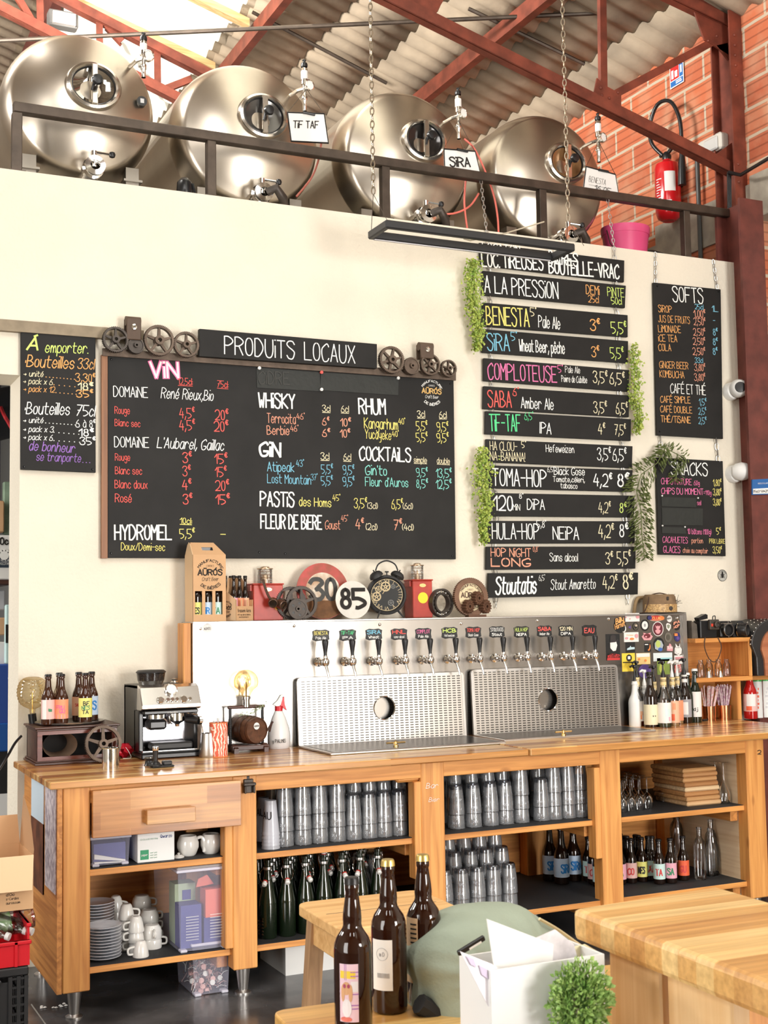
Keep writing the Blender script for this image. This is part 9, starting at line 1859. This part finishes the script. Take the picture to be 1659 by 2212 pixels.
# left edge: carton, red crate of plastic bottles, black crate
def left():
    y = 4.98; x1 = P(72, 1900, y=y).x; zc = P(40, 1966, y=y).z; zt = P(60, 1848, y=y).z; ztt = P(60, 1810, y=y+.28).z; w_ = .42; t = thing('cardboard_box', 'open kraft cardboard box with printed side on top of the red crate', 'box', (x1-w_/2, y, zc)); h = w_/2; H = zt-zc
    e = MB(); e.bb(-h, h, 0, .004, 0, H); e.bb(-h, h, .30, .304, 0, H); e.bb(-h, -h+.004, .004, .30, 0, H); e.bb(h-.004, h, .004, .30, 0, H); e.bb(-h+.004, h-.004, .004, .30, 0, .004); part('box_wall', e, CARD, t)
    e = MB(); e.add([(-h, 0, H), (h, 0, H), (h-.012, -.045, H-.118), (-h, -.045, H-.118), (-h, -.004, H+.002), (h, -.004, H+.002), (h-.012, -.049, H-.118), (-h, -.049, H-.118)], [(0, 1, 2, 3), (4, 5, 6, 7), (0, 1, 5, 4), (1, 2, 6, 5), (2, 3, 7, 6)]); part('front_flap', e, CARDL, t); e = MB(); e.prism([(-h, H), (h, H), (h-.01, H+.11), (-h, H+.11)], (0, .304, 0), (1, 0, 0), (0, 0, 1), (0, 1, 0), .004); part('rear_flap', e, CARD, t)
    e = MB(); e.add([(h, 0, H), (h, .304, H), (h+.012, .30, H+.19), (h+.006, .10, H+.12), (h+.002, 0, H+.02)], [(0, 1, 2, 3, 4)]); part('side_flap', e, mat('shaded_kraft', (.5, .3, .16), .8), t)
    e = MB(); write(e, 'Auros', (h-.098, -.001, .072), (1, 0, 0), (0, 0, 1), .05, .017, .13); write(e, "d'Oc", (h-.098, -.001, .055), (1, 0, 0), (0, 0, 1), .03, .009, .12); write(e, 's-Cordes', (h-.098, -.001, .040), (1, 0, 0), (0, 0, 1), .045, .009, .12); write(e, 'auros.com', (h-.098, -.001, .025), (1, 0, 0), (0, 0, 1), .05, .009, .12); arc_write(e, 'ES', V((h-.14, -.001, .04)), (1, 0, 0), (0, 0, 1), .095, 62, 38, .012, .18); part('printed_text', e, CHALK['X'], t)
    RC = mat('red_crate_plastic', (.66, .01, .02), .4); zr1 = P(40, 2030, y=y).z; zr0 = P(40, 2084, y=y).z; t = thing('red_crate', 'bright red plastic crate holding empty plastic bottles under the carton', 'crate', (x1-w_/2-.015, y-.02, zr0)); Hc = zr1-zr0
    e = MB(); h = w_/2; e.bb(-h, h, 0, .008, 0, Hc); e.bb(-h, h, .33, .338, 0, Hc); e.bb(-h, -h+.008, .008, .33, 0, Hc); e.bb(h-.008, h, .008, .33, 0, Hc+.06); e.bb(-h+.008, h-.008, .008, .33, 0, .006); part('crate_wall', e, RC, t); e = MB(); e.bb(-h-.006, h+.006, -.008, .012, Hc-.014, Hc, 0, .003); e.bb(h-.012, h+.006, 0, .338, Hc+.046, Hc+.06, 0, .003)
    for x in (h-.16, h-.05): e.bb(x-.005, x+.005, -.008, .002, 0, Hc)
    part('crate_rim', e, RC, t); o = t.location
    for i, (px, py, rz, l) in enumerate(((14, 2022, .2, 'white capped plastic bottle lying at the left of the red crate'), (52, 2010, .5, 'white capped plastic bottle in the middle of the red crate'), (64, 2011, .8, 'white capped plastic bottle at the right of the red crate'))):
        p = P(px, py, y=y+.02+.02*i); tb = thing('plastic_bottle', l, 'bottle', (p.x, p.y, p.z), 0, 'plastic bottles in the red crate'); d = V((-.8, .6, .25)).normalized(); M_ = d.to_track_quat('Z', 'Y').to_matrix().to_4x4(); e = MB(); e.lathe([(.012, 0), (.012, .012), (.02, .035), (.032, .06), (.033, .13), (.03, .15), (.0, .152)], 16, (0, 0, 0), 0, M_); part('bottle_wall', e, GLASS, tb); e = MB(); e.lathe([(0, -.014), (.0145, -.013), (.0145, .002)], 14, (0, 0, 0), 0, M_); part('screw_cap', e, WHITE, tb)
    p = P(28, 1990, y=y+.12); tb = thing('large_plastic_bottle', 'large clear plastic bottle with green label lying in the red crate', 'bottle', tuple(p)); M_ = Matrix.Rotation(PI/2-.15, 4, 'Y'); e = MB(); e.lathe([(0, -.12), (.04, -.11), (.043, -.05), (.041, 0), (.043, .05), (.04, .075), (0, .085)], 18, (0, 0, 0), 0, M_); part('bottle_wall', e, GLASS, tb); e = MB(); e.lathe([(.044, -.09), (.044, -.01)], 18, (0, 0, 0), 0, M_); part('paper_label', e, mat('green_white_label', (.78, .82, .72), .5, vary=.6, vscale=30, dark=(.25, .5, .15)), tb)
    BK = mat('black_crate_plastic', (.02, .02, .021), .45); t = thing('black_crate', 'folding black plastic crate with slotted sides under the red crate', 'crate', (x1-w_/2-.02, y-.03, 0)); Hb = zr0-.003; e = MB(); h = w_/2
    e.bb(-h, h-.06, .01, .02, .02, Hb-.05); e.bb(-h+.01, h-.012, .021, .339, 0, .02); e.bb(-h, h, 0, .0195, Hb-.03, Hb, 0, .004); e.bb(-h, -h+.01, .0205, .339, 0, Hb); e.bb(-h, h, .34, .36, 0, Hb); e.bb(h-.02, h+.001, .021, .339, Hb-.03, Hb)
    for x in (h-.008, h-.035, h-.065): e.bb(x-.007, x+.007, .001, .0185, .02, Hb-.031)
    for q in range(9): z = .05+(Hb-.09)*q/8; e.bb(h-.06, h, .004, .014, z-.004, z+.004)
    for q in range(8): yy = .02+.32*q/7; e.bb(h-.009, h-.001, yy-.008, yy+.008, .02, Hb-.031)
    for q in range(4): e.bb(h-.010, h, .021, .339, .03+(Hb-.06)*q/3-.006, .03+(Hb-.06)*q/3+.006)
    part('crate_frame', e, BK, t); e = MB()
    for q in range(5): e.bb(h-.13, h-.105, .005, .011, .05+.03*q, .06+.03*q); e.bb(h-.18, h-.155, .005, .011, .05+.03*q, .06+.03*q)
    e.tube(curve([(-h, .004, Hb-.15), (-.02, .002, Hb-.13), (h-.1, .002, Hb-.04)]), .008, 6); e.tube(curve([(-h, .004, Hb-.12), (-.05, .002, Hb-.1), (h-.14, .002, Hb-.04)]), .008, 6); part('slot_ribs', e, mat('crate_edge', (.05, .05, .052), .35), t)
left()
e = MB(); a, b = P(68, 2170, z=.001), P(100, 2215, z=.001); e.tube([a, b], .003, 6); solo('floor_joint', e, mat('floor_joint_grey', (.3, .28, .25), .8), 'pale joint line across the dark floor before the black crate', 'joint')
e = MB()
for q in range(9): c = P(112+3*(q % 3), 2172+2*q % 7, z=.002); e.lathe([(.008, 0), (.004, .004), (0, .005)], 7, c+V((.05*math.cos(q*2.3), .03*math.sin(q*3.1), 0)))
tag(solo('floor_crumbs', e, PAPER, 'pale crumbs on the dark floor before the bar end', 'crumbs'), kind='stuff')
